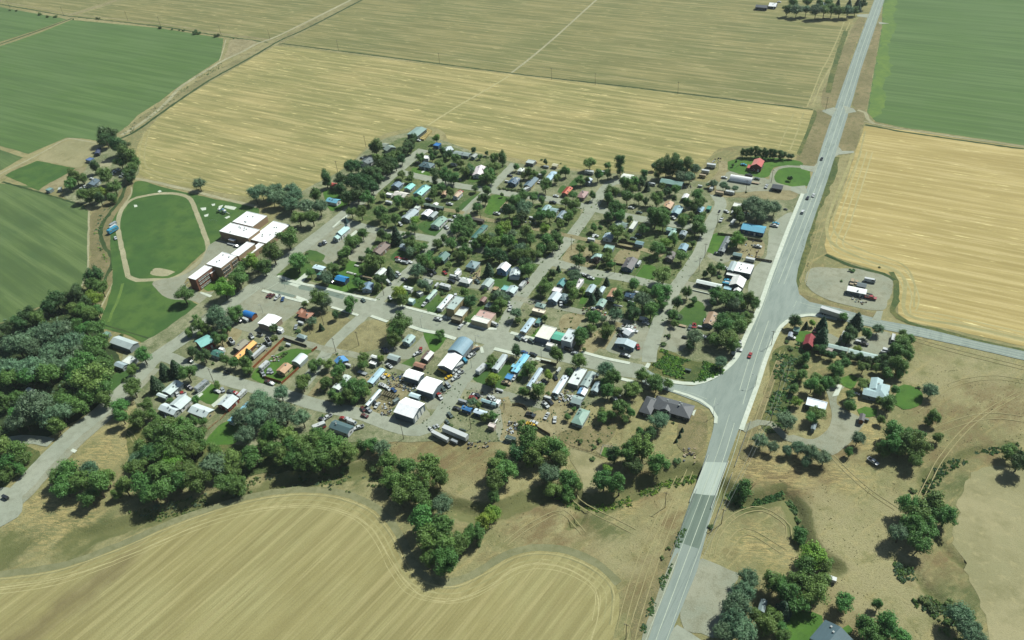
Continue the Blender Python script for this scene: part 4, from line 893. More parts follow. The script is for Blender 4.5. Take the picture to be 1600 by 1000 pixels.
sheet('verge_strip_ground', 'weeds', [(1272, 172), (1276, 180), (1262, 214), (1250, 244), (1245, 240), (1258, 210), (1268, 182)], label='dark green strip at the stubble corner', rough=.3)
tr([(1322, 48), (1312, 78), (1300, 118), (1294, 145)], 5, 'weeds', 'green grass strip beside the far highway', rough=.5)
tr([(1392, 425), (1400, 440), (1400, 470), (1396, 488), (1420, 504), (1480, 520), (1540, 536), (1600, 548)], 3.2, 'weeds', 'green ditch line at the foot of the golden field', rough=.7)
tr([(1290, 398), (1330, 415), (1380, 428), (1398, 438)], 2.5, 'ditch', 'weedy ditch behind the bare pale lot', rough=.6)
tr([(1352, 195), (1410, 206), (1500, 219), (1600, 233)], 2.2, 'ditch', 'dark ditch between the green crop and the golden field', rough=.5, smooth=False)
tr([(1350, 190), (1410, 202), (1500, 215), (1600, 229)], 1.4, 'track', 'pale track between the green crop and the golden field', rough=.3, smooth=False)
tr([(1340, 172), (1352, 176), (1356, 186), (1366, 194)], 3.0, 'track', 'pale field turnoff beside the green crop')
sheet('parking_ground', 'chip', [(1206, 352), (1238, 332), (1226, 372), (1212, 415), (1190, 474), (1174, 478), (1170, 450), (1178, 420), (1196, 402), (1200, 378)], True, .5, 'worn paved lot between the shops and the highway')
def ruts(pts, lb, gap=2.2, w=.4, mat='farmpath'):
    base = catmull([Vector(G(*q)) for q in pts], False, 5)
    for j, o in enumerate((-gap / 2, gap / 2)):
        out = []
        for i, q in enumerate(base):
            t = (base[min(i + 1, len(base) - 1)] - base[max(i - 1, 0)]).normalized(); out.append(q + Vector((t.y, -t.x)) * o)
        ribbon('dirt_track', mat, [(q.x, q.y) for q in out[::2]], w, label=lb + (', one rut', ', other rut')[j], world=True, rough=.05)
use(0, 0, 1)
ruts([(1300, 712), (1325, 738), (1360, 768), (1400, 795), (1425, 812)], 'dirt track running down from the gravel drive'); ruts([(1425, 800), (1445, 765), (1465, 725), (1500, 680), (1540, 645), (1600, 610)], 'dirt track climbing past the round trees')
ruts([(1112, 870), (1122, 835), (1150, 805), (1190, 795), (1220, 800), (1232, 822), (1228, 850)], 'curved mower track beside the creek channel'); ruts([(1128, 868), (1140, 845), (1165, 830), (1200, 838), (1225, 862), (1240, 880)], 'inner curved mower track beside the creek channel', 3.4)

ruts([(1078, 735), (1052, 800), (1022, 880), (992, 975), (984, 1010)], 'wheel ruts along the foot of the highway bank', 3); ruts([(1062, 745), (1036, 800), (1000, 880), (975, 960), (965, 1010)], 'outer wheel ruts along the highway bank', 3)
ruts([(870, 700), (905, 790), (930, 800), (990, 830), (1010, 850)], 'faint track past the eroded bank', 3)
ruts([(790, 850), (830, 820), (880, 800), (900, 822), (925, 845)], 'looping track above the striped field', 2.4); ruts([(1430, 640), (1490, 600), (1560, 590), (1620, 600)], 'rut across the brown pasture', 3); ruts([(1420, 700), (1470, 670), (1540, 650), (1600, 655)], 'second rut across the brown pasture', 4)
ruts([(170, 668), (210, 678), (212, 690)], 'short rut beside the dry bank'); ruts([(1170, 700), (1190, 640), (1215, 570), (1226, 540)], 'service ruts under the power line', 2.6); ruts([(1322, 240), (1295, 320), (1268, 400), (1252, 450)], 'ruts along the verge of the golden field', 3); ruts([(1395, 520), (1480, 545), (1600, 575)], 'ruts beside the road east', 3)
# lawns
lots('lawn', 'lawn2', [
 ([(524, 432), (545, 408), (585, 418), (570, 440), (545, 462), (522, 468), (508, 456)], 'bright lawn round the blue picnic pavilion'),
 ([(646, 262), (668, 266), (672, 274), (660, 274), (645, 270)], 'lawn below the slate-roofed house'),
 ([(757, 333), (770, 305), (800, 312), (790, 322), (775, 334)], 'bright lawn beside the leafy corner'),
 ([(992, 432), (1003, 414), (1022, 416), (1022, 436), (1010, 438)], 'bright fenced lawn beside the round tree'),
 ([(1105, 393), (1118, 364), (1138, 368), (1126, 394)], 'green lawn beside the dark grey mobile home'),
 ([(1208, 283), (1212, 266), (1230, 260), (1258, 262), (1267, 272), (1262, 290), (1235, 292), (1215, 288)], 'oval lawn inside the loop driveway'),
 ([(1130, 258), (1145, 250), (1175, 245), (1240, 250), (1252, 258), (1215, 260), (1205, 268), (1195, 278), (1150, 270), (1135, 262)], 'lawn round the red barn house'),
 ([(504, 300), (512, 296), (528, 296), (534, 310), (545, 318), (520, 330), (512, 322)], 'lawn round the teal-roofed house behind the school'),
 ([(660, 508), (688, 508), (700, 500), (712, 512), (686, 545), (676, 552)], 'lawn beside the arched store'),
 ([(824, 545), (828, 525), (842, 512), (838, 528), (828, 548)], 'small lawn beside the white trailer home'),
 ([(905, 476), (910, 462), (924, 452), (915, 476)], 'narrow lawn beside the grey-blue house'),
 ([(350, 660), (380, 660), (372, 690), (345, 695), (320, 690)], 'lawn below the pale blue mobile home'),
 ([(310, 622), (330, 600), (345, 612), (330, 632)], 'fenced lawn beside the brick-walled house'),
 ([(392, 590), (415, 565), (440, 550), (455, 545), (490, 548), (475, 560), (440, 598), (420, 600)], 'lawn inside the stained board fence'),
 ([(1310, 595), (1330, 584), (1340, 590), (1330, 608)], 'lawn above the pale teal house'), ([(1400, 612), (1412, 600), (1440, 612), (1438, 630), (1412, 640), (1398, 632)], 'lawn at the end of the pale teal house'),
 ([(1338, 640), (1352, 635), (1370, 640), (1370, 650), (1345, 650)], 'lawn below the pale teal house'),
 ([(1240, 528), (1250, 518), (1270, 520), (1262, 532), (1248, 535)], 'small lawn beside the red-roofed barn'),
 ([(1230, 960), (1250, 955), (1285, 962), (1272, 1000), (1225, 1010), (1222, 985)], 'bright lawn beside the dark teal house'),
 ([(1310, 985), (1325, 975), (1335, 985), (1325, 1000)], 'small lawn behind the dark teal house'),
 ([(938, 712), (945, 700), (962, 702), (960, 716)], 'netted green garden plot')], rough=1.0)
lots('lawn', 'lawn', [
 ([(476, 398), (484, 390), (508, 400), (500, 410), (482, 404)], 'small lawn across from the church'), ([(432, 430), (446, 424), (476, 408), (490, 425), (468, 438)], 'shaded lawn at the street corner'),
 ([(640, 470), (664, 462), (690, 462), (672, 482), (650, 480)], 'lawn between the pale trailer homes'), ([(665, 485), (685, 465), (700, 470), (680, 490)], 'lawn beside the long white mobile home'),
 ([(770, 445), (775, 432), (800, 435), (800, 445), (780, 452)], 'lawn behind the blue and white barn house'), ([(728, 505), (748, 480), (758, 478), (742, 500)], 'lawn beside the tan two-storey store'),
 ([(610, 405), (625, 385), (645, 372), (640, 392), (622, 408)], 'lawn beside the brown-grey roofed house'), ([(672, 345), (700, 350), (690, 368), (660, 362), (655, 350)], 'lawn round the grey-green roofed house'),
 ([(720, 320), (752, 300), (760, 306), (735, 330), (715, 336)], 'green strip beside the little path'), ([(1050, 505), (1068, 480), (1090, 470), (1102, 482), (1100, 506), (1075, 508)], 'lawn above the brown-roofed house'),
 ([(800, 590), (812, 570), (822, 575), (810, 598)], 'green strip beside the turquoise mobile home'), ([(738, 590), (750, 570), (790, 560), (800, 585), (790, 608), (765, 606)], 'grassy corner round the grey mobile home'),
 ([(905, 345), (920, 315), (935, 300), (940, 305), (920, 330)], 'green verge of the street corner'), ([(870, 405), (885, 388), (880, 400), (866, 410)], 'green verge beside the side street'),
 ([(900, 420), (912, 425), (940, 430), (935, 445), (905, 440)], 'lawn beside the street trees'), ([(724, 268), (745, 262), (760, 275), (738, 285)], 'lawn beside the bright white roof'),
 ([(890, 290), (898, 280), (902, 285), (896, 295)], 'little lawn beside the orange-roofed house'), ([(870, 300), (880, 290), (885, 296), (875, 304)], 'little lawn at the orange roof'),
 ([(165, 600), (185, 580), (210, 575), (230, 572), (215, 595), (190, 615)], 'lawn below the pale farm sheds'), ([(618, 575), (640, 560), (648, 556), (648, 570), (630, 578)], 'green lot beside the brown shed')], rough=1)
# streets
ribbon('shoulder_ground', 'gravel', [(-70, 862), (-20, 822), (30, 780), (68, 742), (118, 692), (166, 650), (205, 612), (240, 575)], 9, label='gravel shoulder of the long street', rough=.8)
def street(pts, w, lb, mat='chip', **k): ribbon('street', mat, pts, w, label=lb, rough=k.pop('rough', .35), **k)
street([(-70, 850), (-20, 808), (30, 765), (60, 732), (110, 682), (160, 641), (205, 598), (247, 556), (270, 541), (294, 524), (400, 446), (440, 412), (520, 350), (600, 284), (640, 250), (662, 234)], 11, 'long street running past the school from the pale turnaround')
street([(247, 556), (268, 560), (305, 577), (360, 596), (440, 616), (500, 634), (560, 646), (600, 660), (640, 672), (668, 668), (692, 642), (720, 600), (757, 552), (780, 524), (806, 475), (850, 419), (880, 385), (911, 345), (945, 295), (962, 284), (978, 284)], 8.5, 'street curving round the white workshop and up to the stubble field')
street([(470, 605), (500, 568), (520, 537), (560, 500), (600, 462), (647, 415), (690, 368), (735, 324), (770, 291), (805, 256)], 8, 'narrow street through the village middle')
street([(1014, 566), (1016, 545), (1035, 492), (1055, 451), (1090, 400), (1110, 350), (1126, 320), (1117, 303)], 8.5, 'street between the motel and the leafy blocks')
street([(536, 345), (591, 361), (672, 373), (740, 388), (836, 407), (864, 410), (924, 426), (980, 435), (1055, 453)], 8, 'cross street behind the leafy middle block')
street([(606, 265), (630, 270), (710, 289), (757, 296), (807, 305), (851, 310), (914, 323), (990, 340), (1100, 358)], 8, 'upper cross street under the big trees')
street([(345, 500), (360, 506), (410, 520), (472, 535), (505, 545), (560, 556), (615, 570), (640, 578)], 5, 'gravel alley behind the white-roofed hall', 'gravel')
street([(661, 431), (702, 437), (737, 447), (770, 452), (806, 466), (860, 477), (914, 489), (969, 501), (1010, 512)], 5, 'gravel alley behind the main street shops', 'gravel')
street([(657, 324), (710, 330), (764, 344), (800, 350), (924, 376), (955, 381), (1005, 390), (1035, 400)], 4.5, 'dirt alley through the upper block', 'dirt')
street([(729, 603), (745, 604), (775, 614), (815, 625), (850, 634)], 6, 'short lane behind the trailer homes', 'gravel')
street([(785, 622), (792, 640), (796, 665), (790, 690)], 7, 'pale dirt lane curving beside the trailer lot', 'dirt')
street([(940, 545), (955, 522), (968, 504)], 4, 'driveway beside the grey metal shop', 'dirt')
street([(1118, 304), (1112, 290), (1128, 270), (1130, 252)], 7, 'dirt drive into the farm yard', 'dirt')
street([(1126, 306), (1160, 306), (1220, 300), (1256, 302)], 4, 'dirt lane below the arched building', 'dirt')
street([(1261, 262), (1232, 260), (1214, 264), (1206, 276), (1210, 286), (1230, 292), (1255, 298)], 3.6, 'pale loop driveway round the oval lawn', 'gravel')
street([(1160, 672), (1185, 660), (1205, 662), (1228, 684), (1262, 692)], 4, 'drive leaving the highway past the scrub', 'gravel')
street([(724, 338), (738, 322), (752, 306)], 3, 'short pale path beside the green strip', 'gravel')
street([(0, 692), (30, 686), (60, 688), (80, 692)], 6, 'shaded lane under the left grove', 'chip')
sheet('turnaround_pavement', 'chip', [(-60, 800), (-20, 770), (10, 762), (30, 770), (36, 790), (28, 808), (0, 824), (-60, 860)], label='pale paved turnaround at the end of the long street', rough=.4)
sheet('main_street', 'chip', [(398, 446), (418, 432), (440, 430), (455, 436), (500, 449), (560, 463), (606, 473), (700, 498), (800, 520), (850, 532), (905, 550), (960, 562), (1004, 570), (1012, 576), (1000, 592), (968, 588), (930, 578), (880, 566), (840, 556), (796, 548), (764, 540), (740, 534), (700, 524), (640, 508), (604, 499), (570, 494), (520, 480), (470, 465), (430, 456)], False, .2, 'wide main street of the village')
for q, l in (([(436, 436), (460, 440), (455, 446), (440, 444)], 'dark asphalt patch at the school corner'), ([(466, 444), (492, 451), (489, 456), (467, 452)], 'dark parking bay by the driveway'),
             ([(420, 452), (440, 456), (462, 462), (458, 465), (430, 458)], 'dark parking bay by the gravel lot'), ([(505, 452), (540, 462), (535, 468), (508, 460)], 'dark parking bay by the pavilion'), ([(640, 508), (670, 515), (668, 518), (644, 512)], 'dark parking bay by the large tree')):
    sheet('bay_pavement', 'bay', q, False, .1, l)
# highway (X is constant across it), flares and the road east
use(0, 0, 1)
road_l = [(996, 1020), (1012, 972), (1046, 880), (1075, 800), (1100, 722), (1112, 680), (1117, 655), (1110, 640), (1090, 628), (1050, 613), (1005, 600), (1000, 590), (1012, 578), (1050, 600), (1082, 604), (1112, 595), (1138, 574), (1157, 555), (1170, 524), (1190, 480), (1206, 435), (1236, 352), (1258, 300), (1276, 256), (1287, 220), (1302, 176), (1318, 130), (1345, 55), (1366, 0), (1382, -45), (1440, -220)]
road_r = [(1458, -215), (1398, -45), (1382, 0), (1345, 110), (1334, 150), (1308, 235), (1285, 305), (1262, 370), (1247, 420), (1244, 440), (1249, 460), (1265, 472), (1310, 482), (1380, 501), (1440, 512), (1520, 532), (1600, 549), (1900, 620), (1900, 636), (1600, 563), (1500, 540), (1440, 527), (1380, 515), (1310, 500), (1262, 494), (1240, 497), (1222, 508), (1212, 525), (1196, 556), (1180, 604), (1160, 656), (1136, 722), (1110, 810), (1089, 892), (1045, 1000), (1038, 1020)]
sheet('highway', 'asph', road_l + road_r, False, .12, 'three-lane highway with its turnoffs and the road leading east')
hw = bpy.data.objects['highway']
sheet('shoulder_ground', 'gravel', [(1002, 1000), (1018, 955), (1040, 895), (1060, 862), (1052, 895), (1020, 975), (1012, 1002)], True, .3, 'grey gravel shoulder of the near highway')
sheet('side_pavement', 'chip', [(1052, 982), (1058, 976), (1090, 996), (1110, 1010), (1040, 1012)], False, .2, 'paved turnoff at the edge of the pale lot')
for q, l in (([(1286, 172), (1302, 168), (1308, 170), (1300, 182), (1284, 174)], 'gravel field turnoff beside the stubble'), ([(1318, 165), (1334, 170), (1338, 175), (1322, 178)], 'gravel field turnoff beside the green crop'),
             ([(1309, 228), (1316, 236), (1334, 236), (1334, 239), (1310, 242), (1304, 246)], 'gravel turnoff to the golden field'), ([(1338, 23), (1358, 22), (1356, 28), (1340, 26)], 'gravel turnoff to the far farmstead'), ([(1372, 34), (1390, 37), (1374, 38)], 'gravel turnoff at the far green field'),
             ([(1362, 500), (1370, 486), (1380, 486), (1376, 502)], 'gravel turnoff to the bare lot'), ([(1250, 258), (1272, 260), (1280, 250), (1274, 270), (1252, 264)], 'turnoff to the red barn house'), ([(1236, 292), (1258, 290), (1262, 302), (1250, 304), (1235, 298)], 'turnoff of the loop driveway')):
    sheet('turnoff_pavement', 'chip', q, False, .15, l)
sheet('bridge_deck', 'deck', [(1100, 722), (1136, 723), (1120, 774), (1083, 773)], False, .0, 'pale concrete bridge deck over the creek', world=False)
sheet('sealed_road', 'asphd', [(1083, 771), (1120, 776), (1108, 806), (1092, 858), (1057, 846), (1070, 806)], False, .1, 'dark resealed stretch of highway below the bridge')
def mark(pts, w=.2, lb=None): ribbon('lane_marking', 'line', pts, w, parent=hw, rough=.02, smooth=True)
def xl(x, y0, y1, dx=0): return [(x, y0), (x + dx, y1)]
cl = [(-40.2, 120), (-40.2, 270), (-41.6, 300), (-43.6, 330), (-44.8, 351), (-46.6, 428), (-46.4, 545), (-47.8, 628), (-50.8, 747), (-54, 850), (-56.4, 1016), (-60, 1300)]
def offc(d0, y0, y1, d1=None):
    out = []; n = max(2, int((y1 - y0) / 25))
    for i in range(n + 1):
        y = y0 + (y1 - y0) * i / n; xc = np.interp(y, [c[1] for c in cl], [c[0] for c in cl]); out.append((float(xc + d0 + ((d1 if d1 is not None else d0) - d0) * i / n), y))
    return out
def mk(pts, w=.2): ribbon('lane_marking', 'line', pts, w, parent=hw, rough=.02, world=True)
mk(offc(0, 120, 295), .3); mk(offc(-3.6, 120, 300)); mk(offc(3.9, 120, 300))
mk(offc(-3.7, 372, 1200)); mk(offc(-1.9, 320, 372, -1.2), .3); mk(offc(1.6, 310, 385, 1.9), .3); mk(offc(5.0, 300, 372, 5.4))
mk(offc(.2, 425, 560), .3); mk(offc(.1, 560, 1200), .3); mk(offc(3.5, 440, 1200)); mk(offc(3.6, 425, 560, 3.2), .24)
for q in ([(1222, 508), (1236, 498), (1258, 489), (1300, 494), (1380, 511), (1500, 537), (1600, 560)], [(1250, 473), (1300, 486), (1380, 504), (1500, 530), (1600, 552)], [(1262, 481), (1310, 489), (1380, 507.5), (1500, 533.5), (1600, 556)], [(1050, 607), (1085, 616), (1105, 624)], [(1240, 480), (1245, 470)], [(1115, 634), (1118, 622)]): mark(q)
mark([(412, 455), (425, 448), (436, 441)], .4); mark([(464, 450), (474, 441)], .4); mark([(390, 462), (402, 454)], .3)
for k in range(7): mark([(417 + k * 2.6, 430 + k * 1.0), (420 + k * 2.6, 427.4 + k * 1.0)], .35); mark([(394 + k * 3, 449 + k * 1.0), (397.5 + k * 3, 445.6 + k * 1.0)], .35)
for k in range(5): mark([(476 + k * 2.4, 379 + k * .8), (479 + k * 2.4, 376.6 + k * .8)], .3)
# kerbed concrete sidewalks
def walk(pts, w, lb, **k): ribbon('sidewalk', 'conc', pts, w, label=lb, h=.13, rough=.03, **k)
walk([(1254, 303), (1230, 362), (1204, 431), (1188, 476), (1166, 524), (1152, 556), (1134, 576), (1112, 591), (1084, 600), (1052, 597), (1040, 594)], 2.6, 'white sidewalk curving from the highway into the main street')
walk([(1308, 499), (1280, 493), (1258, 493), (1238, 498), (1222, 509), (1212, 525), (1198, 557), (1184, 600), (1168, 644), (1158, 672)], 2.4, 'white sidewalk along the far side of the highway junction')
walk([(1052, 611), (1075, 618), (1095, 626), (1110, 637), (1119, 652), (1118, 662)], 1.8, 'white sidewalk round the dark-roofed hall corner')
walk([(434, 432), (463, 442), (500, 449), (540, 459), (588, 470)], 2.2, 'white sidewalk beside the blue pavilion')
walk([(410, 454), (440, 463), (470, 471), (482, 473)], 2.2, 'white sidewalk beside the gravel parking lot')
walk([(518, 480), (560, 493)], 2.0, 'white sidewalk under the corner tree'); walk([(580, 494), (600, 501), (606, 503)], 2.2, 'white sidewalk above the vacant lot')
walk([(626, 478), (700, 497), (760, 514), (776, 514)], 2.2, 'white sidewalk before the tan two-storey store'); walk([(640, 510), (662, 517), (684, 521), (712, 530)], 2.6, 'white sidewalk beside the gravel driveway')
walk([(798, 520), (835, 530)], 2.4, 'white sidewalk with parked cars'); walk([(772, 545), (800, 552), (815, 556)], 2.6, 'white sidewalk by the grey mobile home')
walk([(836, 560), (860, 566)], 2.4, 'short white sidewalk by the turquoise mobile home'); walk([(908, 550), (945, 560), (984, 568)], 2.2, 'white sidewalk below the dry grass lot')
walk([(970, 592), (990, 597)], 2.2, 'short white sidewalk by the street trees'); walk([(1010, 575), (1014, 568)], 2.2, 'short white corner sidewalk'); walk([(742, 540), (752, 544), (754, 552)], 2.0, 'white corner sidewalk by the arched store')
walk([(545, 335), (530, 347), (520, 356)], 1.6, 'white kerb walk beside the teal-roofed house')
lots('concrete_pavement', 'conc', [([(450, 444), (460, 441), (480, 424), (484, 428), (470, 446), (464, 449)], 'white concrete driveway behind the corner lawn'), ([(464, 462), (482, 469), (478, 473), (462, 466)], 'white concrete apron by the gravel lot'),
 ([(330, 633), (360, 609), (364, 612), (334, 637)], 'white concrete driveway of the brick-walled house'), ([(300, 620), (312, 612), (318, 616), (306, 626)], 'concrete pad beside the grey roofs'),
 ([(335, 450), (350, 440), (352, 443), (341, 452)], 'white walk below the school'), ([(314, 456), (332, 462), (328, 465), (312, 458)], 'white walk at the school corner'), ([(350, 437), (356, 440), (350, 445)], 'small white step at the school door'),
 ([(536, 376), (556, 360), (560, 362), (538, 380)], 'white walk beside the church'),
 ([(658, 269), (664, 265), (665, 267), (660, 271)], 'short white walk on the lawn below the slate roof'), ([(1300, 620), (1310, 600), (1316, 603), (1310, 618)], 'pale concrete pad by the gravel drive'),
 ([(1075, 645), (1088, 640), (1084, 650)], 'concrete slab by the dark-roofed hall')], rough=.08, smooth=False)
sheet('well_pad_ground', 'conc', [(110, 705), (114, 701), (121, 704), (117, 708)], False, .05, 'small square concrete pad beside the long street')
WH = (243, 246, 242); PG = (150, 164, 158); LG = (172, 184, 178); SL = (84, 104, 108); DK = (72, 78, 80); BR = (112, 98, 86); TL = (118, 168, 164); BL = (70, 130, 180); CRM = (206, 196, 160); TN_ = (170, 136, 104)
def corner(x, y, h): return x, y
# ---------------- school
use(260, 320, 7.14)
A, W, D, ang = rect3((234, 820), (330, 835), (520, 695), 9)
sch = bld((234, 820), (330, 835), (520, 695), 9.2, 'flat', WH, 'brick', 'two-storey red and tan brick school with flat white roofs', 'school', 'school_building', wins=False, wings=[
 ((440, 662), (605, 705), (792, 572), 9.8, 'flat', WH, 'tanbrick', dict(wins=False, vents=4)),
 ((700, 548), (790, 570), (1005, 440), 8.6, 'flat', WH, 'tanbrick', dict(wins=False)),
 ((800, 612), (858, 628), (1085, 440), 4.6, 'flat', WH, 'tanbrick', dict(wins=False, vents=2)),
 ((465, 765), (492, 772), (545, 735), 6.5, 'flat', WH, 'brick', dict(wins=False)),
 ((925, 388), (1115, 432), (1380, 225), 4.2, 'flat', WH, 'tanbrick', dict(wins=False, vents=5)),
 ((586, 305), (932, 372), (1043, 272), 6.4, 'flat', WH, 'tanbrick', dict(wins=False, vents=6)),
 ((742, 196), (975, 246), (1118, 122), 5.0, 'flat', WH, 'tanbrick', dict(wins=False, vents=4)),
 ((705, 352), (900, 395), (925, 385), 3.6, 'flat', WH, 'tanbrick', dict(wins=False)),
 ((688, 388), (745, 408), (775, 395), 2.8, 'flat', WH, 'tanbrick', dict(wins=False))])
def school_windows():
    wb = {}
    for spec in [((234, 820), (330, 835), (520, 695), 9.2, 'band'), ((440, 662), (605, 705), (792, 572), 9.8, 'rows')]:
        A2, W2, D2, a2 = rect3(*spec[:4]); q = A2 - A; xx = q.x + W2 - .05; yy = q.y
        for fl in range(3):
            z = (6.6, 4.0, .9)[fl]
            if spec[4] == 'band':
                for k in range(4):
                    y0 = yy + 2 + k * (D2 * .62) / 4; m = MB(); L = D2 * .6 / 4 - .4
                    m.box(xx, y0, z, xx + .1, y0 + L, z + 1.5, 1); m.box(xx + .1, y0 + .2, z + .75, xx + .14, y0 + L - .2, z + 1.3, 0); m.build('window', [M['glass'], M['white']], sch)
            else:
                for k in range(int(D2 / 1.9)):
                    if 0.46 < k / (D2 / 1.9) < .56: continue
                    y0 = yy + .8 + k * 1.9; m = MB(); m.box(xx, y0, z, xx + .1, y0 + 1.35, z + 1.7, 1); m.box(xx + .1, y0 + .15, z + .15, xx + .14, y0 + 1.2, z + 1.35, 0); m.build('window', [M['glass'], M['white']], sch)
school_windows()
lm('the brick school', 330, 420); lm('the school gym', 600, 250); use(0, 0, 1); LM.pop(); LM.pop()
lm('the brick school', 335, 425); lm('the school gym roofs', 375, 355)
def H(ox, oy, s, rows):
    use(ox, oy, s)
    for r in rows:
        a, b, c, h, roof, rc, wc, label = r[:8]; k = dict(r[8]) if len(r) > 8 else {}
        short = k.pop('lm', None); cat = k.pop('cat', 'house'); name = k.pop('name', None)
        o = bld(a, b, c, h, roof, rc, wc, label, cat, name, **k)
        if short: LM.append((short, Vector(o['_c'])))
SH = dict(cat='shed', wins=False); MH = dict(cat='mobile home', name='mobile_home', rise=.55)
H(380, 220, 7.14, [
 ((967, 500), (1030, 514), (1052, 478), 2.6, 'gx', (196, 96, 84), (214, 200, 140), 'small house with pale red roof beside the tall narrow tree'),
 ((928, 678), (1052, 703), (1082, 655), 2.8, 'gx', (112, 178, 200), WH, 'white house with bright teal-blue roof behind the school trees', dict(lm='the teal-blue roofed house')),
 ((1310, 240), (1402, 278), (1476, 205), 2.8, 'gy', (96, 108, 108), WH, 'white house with dark grey roof at the edge of the stubble field', dict(lm='the dark grey roof by the field'))])
H(560, 190, 8, [
 ((612, 165), (750, 185), (850, 88), 4.5, 'gy', (134, 160, 150), (92, 104, 92), 'big open hay barn with grey-green metal roof in the stubble field', dict(cat='barn', name='hay_barn', wins=False, rise=1.2, lm='the hay barn')),
 ((300, 345), (365, 368), (482, 322), 2.6, 'gx', (134, 150, 140), PG, 'grey-green roofed shed beside the tree belt, the longer of two', SH),
 ((272, 305), (330, 322), (392, 285), 2.4, 'gx', (146, 156, 140), PG, 'small pale shed behind the longer grey-green shed', SH),
 ((940, 298), (1000, 312), (1030, 275), 3.0, 'flat', (54, 118, 180), (60, 96, 130), 'small bright blue shed at the edge of the stubble field', dict(SH, lm='the bright blue shed')),
 ((1052, 345), (1115, 388), (1185, 345), 2.6, 'gy', (196, 210, 210), WH, 'white-roofed house beside the bright blue shed', {}),
 ((1180, 398), (1365, 442), (1410, 402), 2.4, 'gx', (132, 148, 142), (120, 140, 138), 'long grey mobile home lying along the stubble field', MH),
 ((1400, 440), (1452, 455), (1490, 415), 2.4, 'gy', (150, 158, 148), PG, 'small grey shed at the end of the long grey mobile home', SH),
 ((812, 460), (872, 472), (890, 430), 2.5, 'flat', WH, WH, 'tiny flat white roof beside the slate-roofed house', SH),
 ((755, 555), (905, 585), (955, 525), 2.8, 'hip', (82, 108, 112), (90, 110, 116), 'house with wide slate hipped roof and green front lawn', dict(lm='the slate hipped roof')),
 ((1432, 655), (1546, 696), (1592, 585), 2.9, 'gy', (226, 216, 218), WH, 'house with brilliant white roof beside the leafy side street', dict(lm='the brilliant white roof')),
 ((415, 802), (500, 835), (545, 782), 2.8, 'gy', (112, 136, 150), (130, 150, 160), 'house with dull blue roof beside the turquoise gable', {}),
 ((575, 832), (642, 862), (708, 800), 2.8, 'gy', (136, 210, 196), LG, 'house with bright turquoise gable roof', dict(lm='the turquoise gable')),
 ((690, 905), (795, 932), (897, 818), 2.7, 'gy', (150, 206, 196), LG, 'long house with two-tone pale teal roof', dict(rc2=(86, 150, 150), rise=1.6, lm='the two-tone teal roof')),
 ((437, 915), (576, 962), (632, 905), 2.9, 'gx', (222, 218, 206), CRM, 'cream barn-like house with white roof', dict(lm='the cream barn house')),
 ((342, 905), (400, 925), (430, 905), 2.3, 'flat', WH, WH, 'little white shed beside the cream barn-like house', SH),
 ((1190, 925), (1238, 960), (1290, 892), 2.8, 'gy', (186, 164, 138), WH, 'white house with tan roof beside the grassy lot', {}),
 ((1040, 910), (1090, 925), (1110, 880), 2.4, 'gy', (170, 140, 110), BR, None, SH)])
H(720, 220, 8, [
 ((805, 272), (897, 290), (943, 252), 2.8, 'flat', (176, 186, 180), (120, 128, 120), 'open-fronted pale shed on bare ground by the stubble field', dict(SH, lm='the open-fronted pale shed')),
 ((1140, 314), (1206, 326), (1222, 294), 2.4, 'gx', (206, 204, 170), CRM, 'small cream shed near the stubble field edge', SH),
 ((713, 370), (766, 392), (792, 350), 2.7, 'hip', (214, 222, 210), WH, 'small white hipped house near the street end', {}),
 ((1072, 480), (1130, 518), (1178, 405), 2.7, 'gy', (170, 200, 214), LG, 'long pale blue roof among the upper trees', dict(name='mobile_home', cat='mobile home', rise=.6, lm='the long pale blue roof')),
 ((783, 557), (870, 588), (972, 482), 2.8, 'gy', (92, 116, 126), (198, 190, 130), 'long house with slate blue roof and yellow side wall', dict(lm='the slate blue and yellow house')),
 ((600, 520), (682, 560), (725, 488), 2.8, 'gy', (70, 96, 116), (70, 100, 120), 'dark blue house with white-trimmed cross gables', dict(wings=[((640, 500), (700, 520), (735, 470), 2.8, 'gx', (196, 206, 206), WH, dict(wins=False, rise=1.2))])),
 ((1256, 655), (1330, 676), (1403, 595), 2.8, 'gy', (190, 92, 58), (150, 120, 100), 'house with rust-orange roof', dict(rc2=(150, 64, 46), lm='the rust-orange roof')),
 ((1450, 696), (1535, 720), (1602, 640), 2.8, 'hip', (158, 128, 124), (140, 130, 120), 'house with mauve-brown hipped roof', dict(lm='the mauve-brown roof')),
 ((1010, 872), (1090, 890), (1130, 820), 2.8, 'gy', (140, 172, 172), LG, 'house with pale teal cross-gabled roof under the trees', dict(lm='the pale teal cross gables', wings=[((1110, 880), (1200, 900), (1225, 855), 2.7, 'gx', (150, 178, 178), LG)])),
 ((1205, 955), (1270, 985), (1318, 895), 2.7, 'gy', (122, 142, 152), PG, None, {}),
 ((492, 842), (532, 858), (605, 770), 2.7, 'gy', (196, 170, 130), WH, 'small tan and white roof at the corner of the bright lawn', {})])
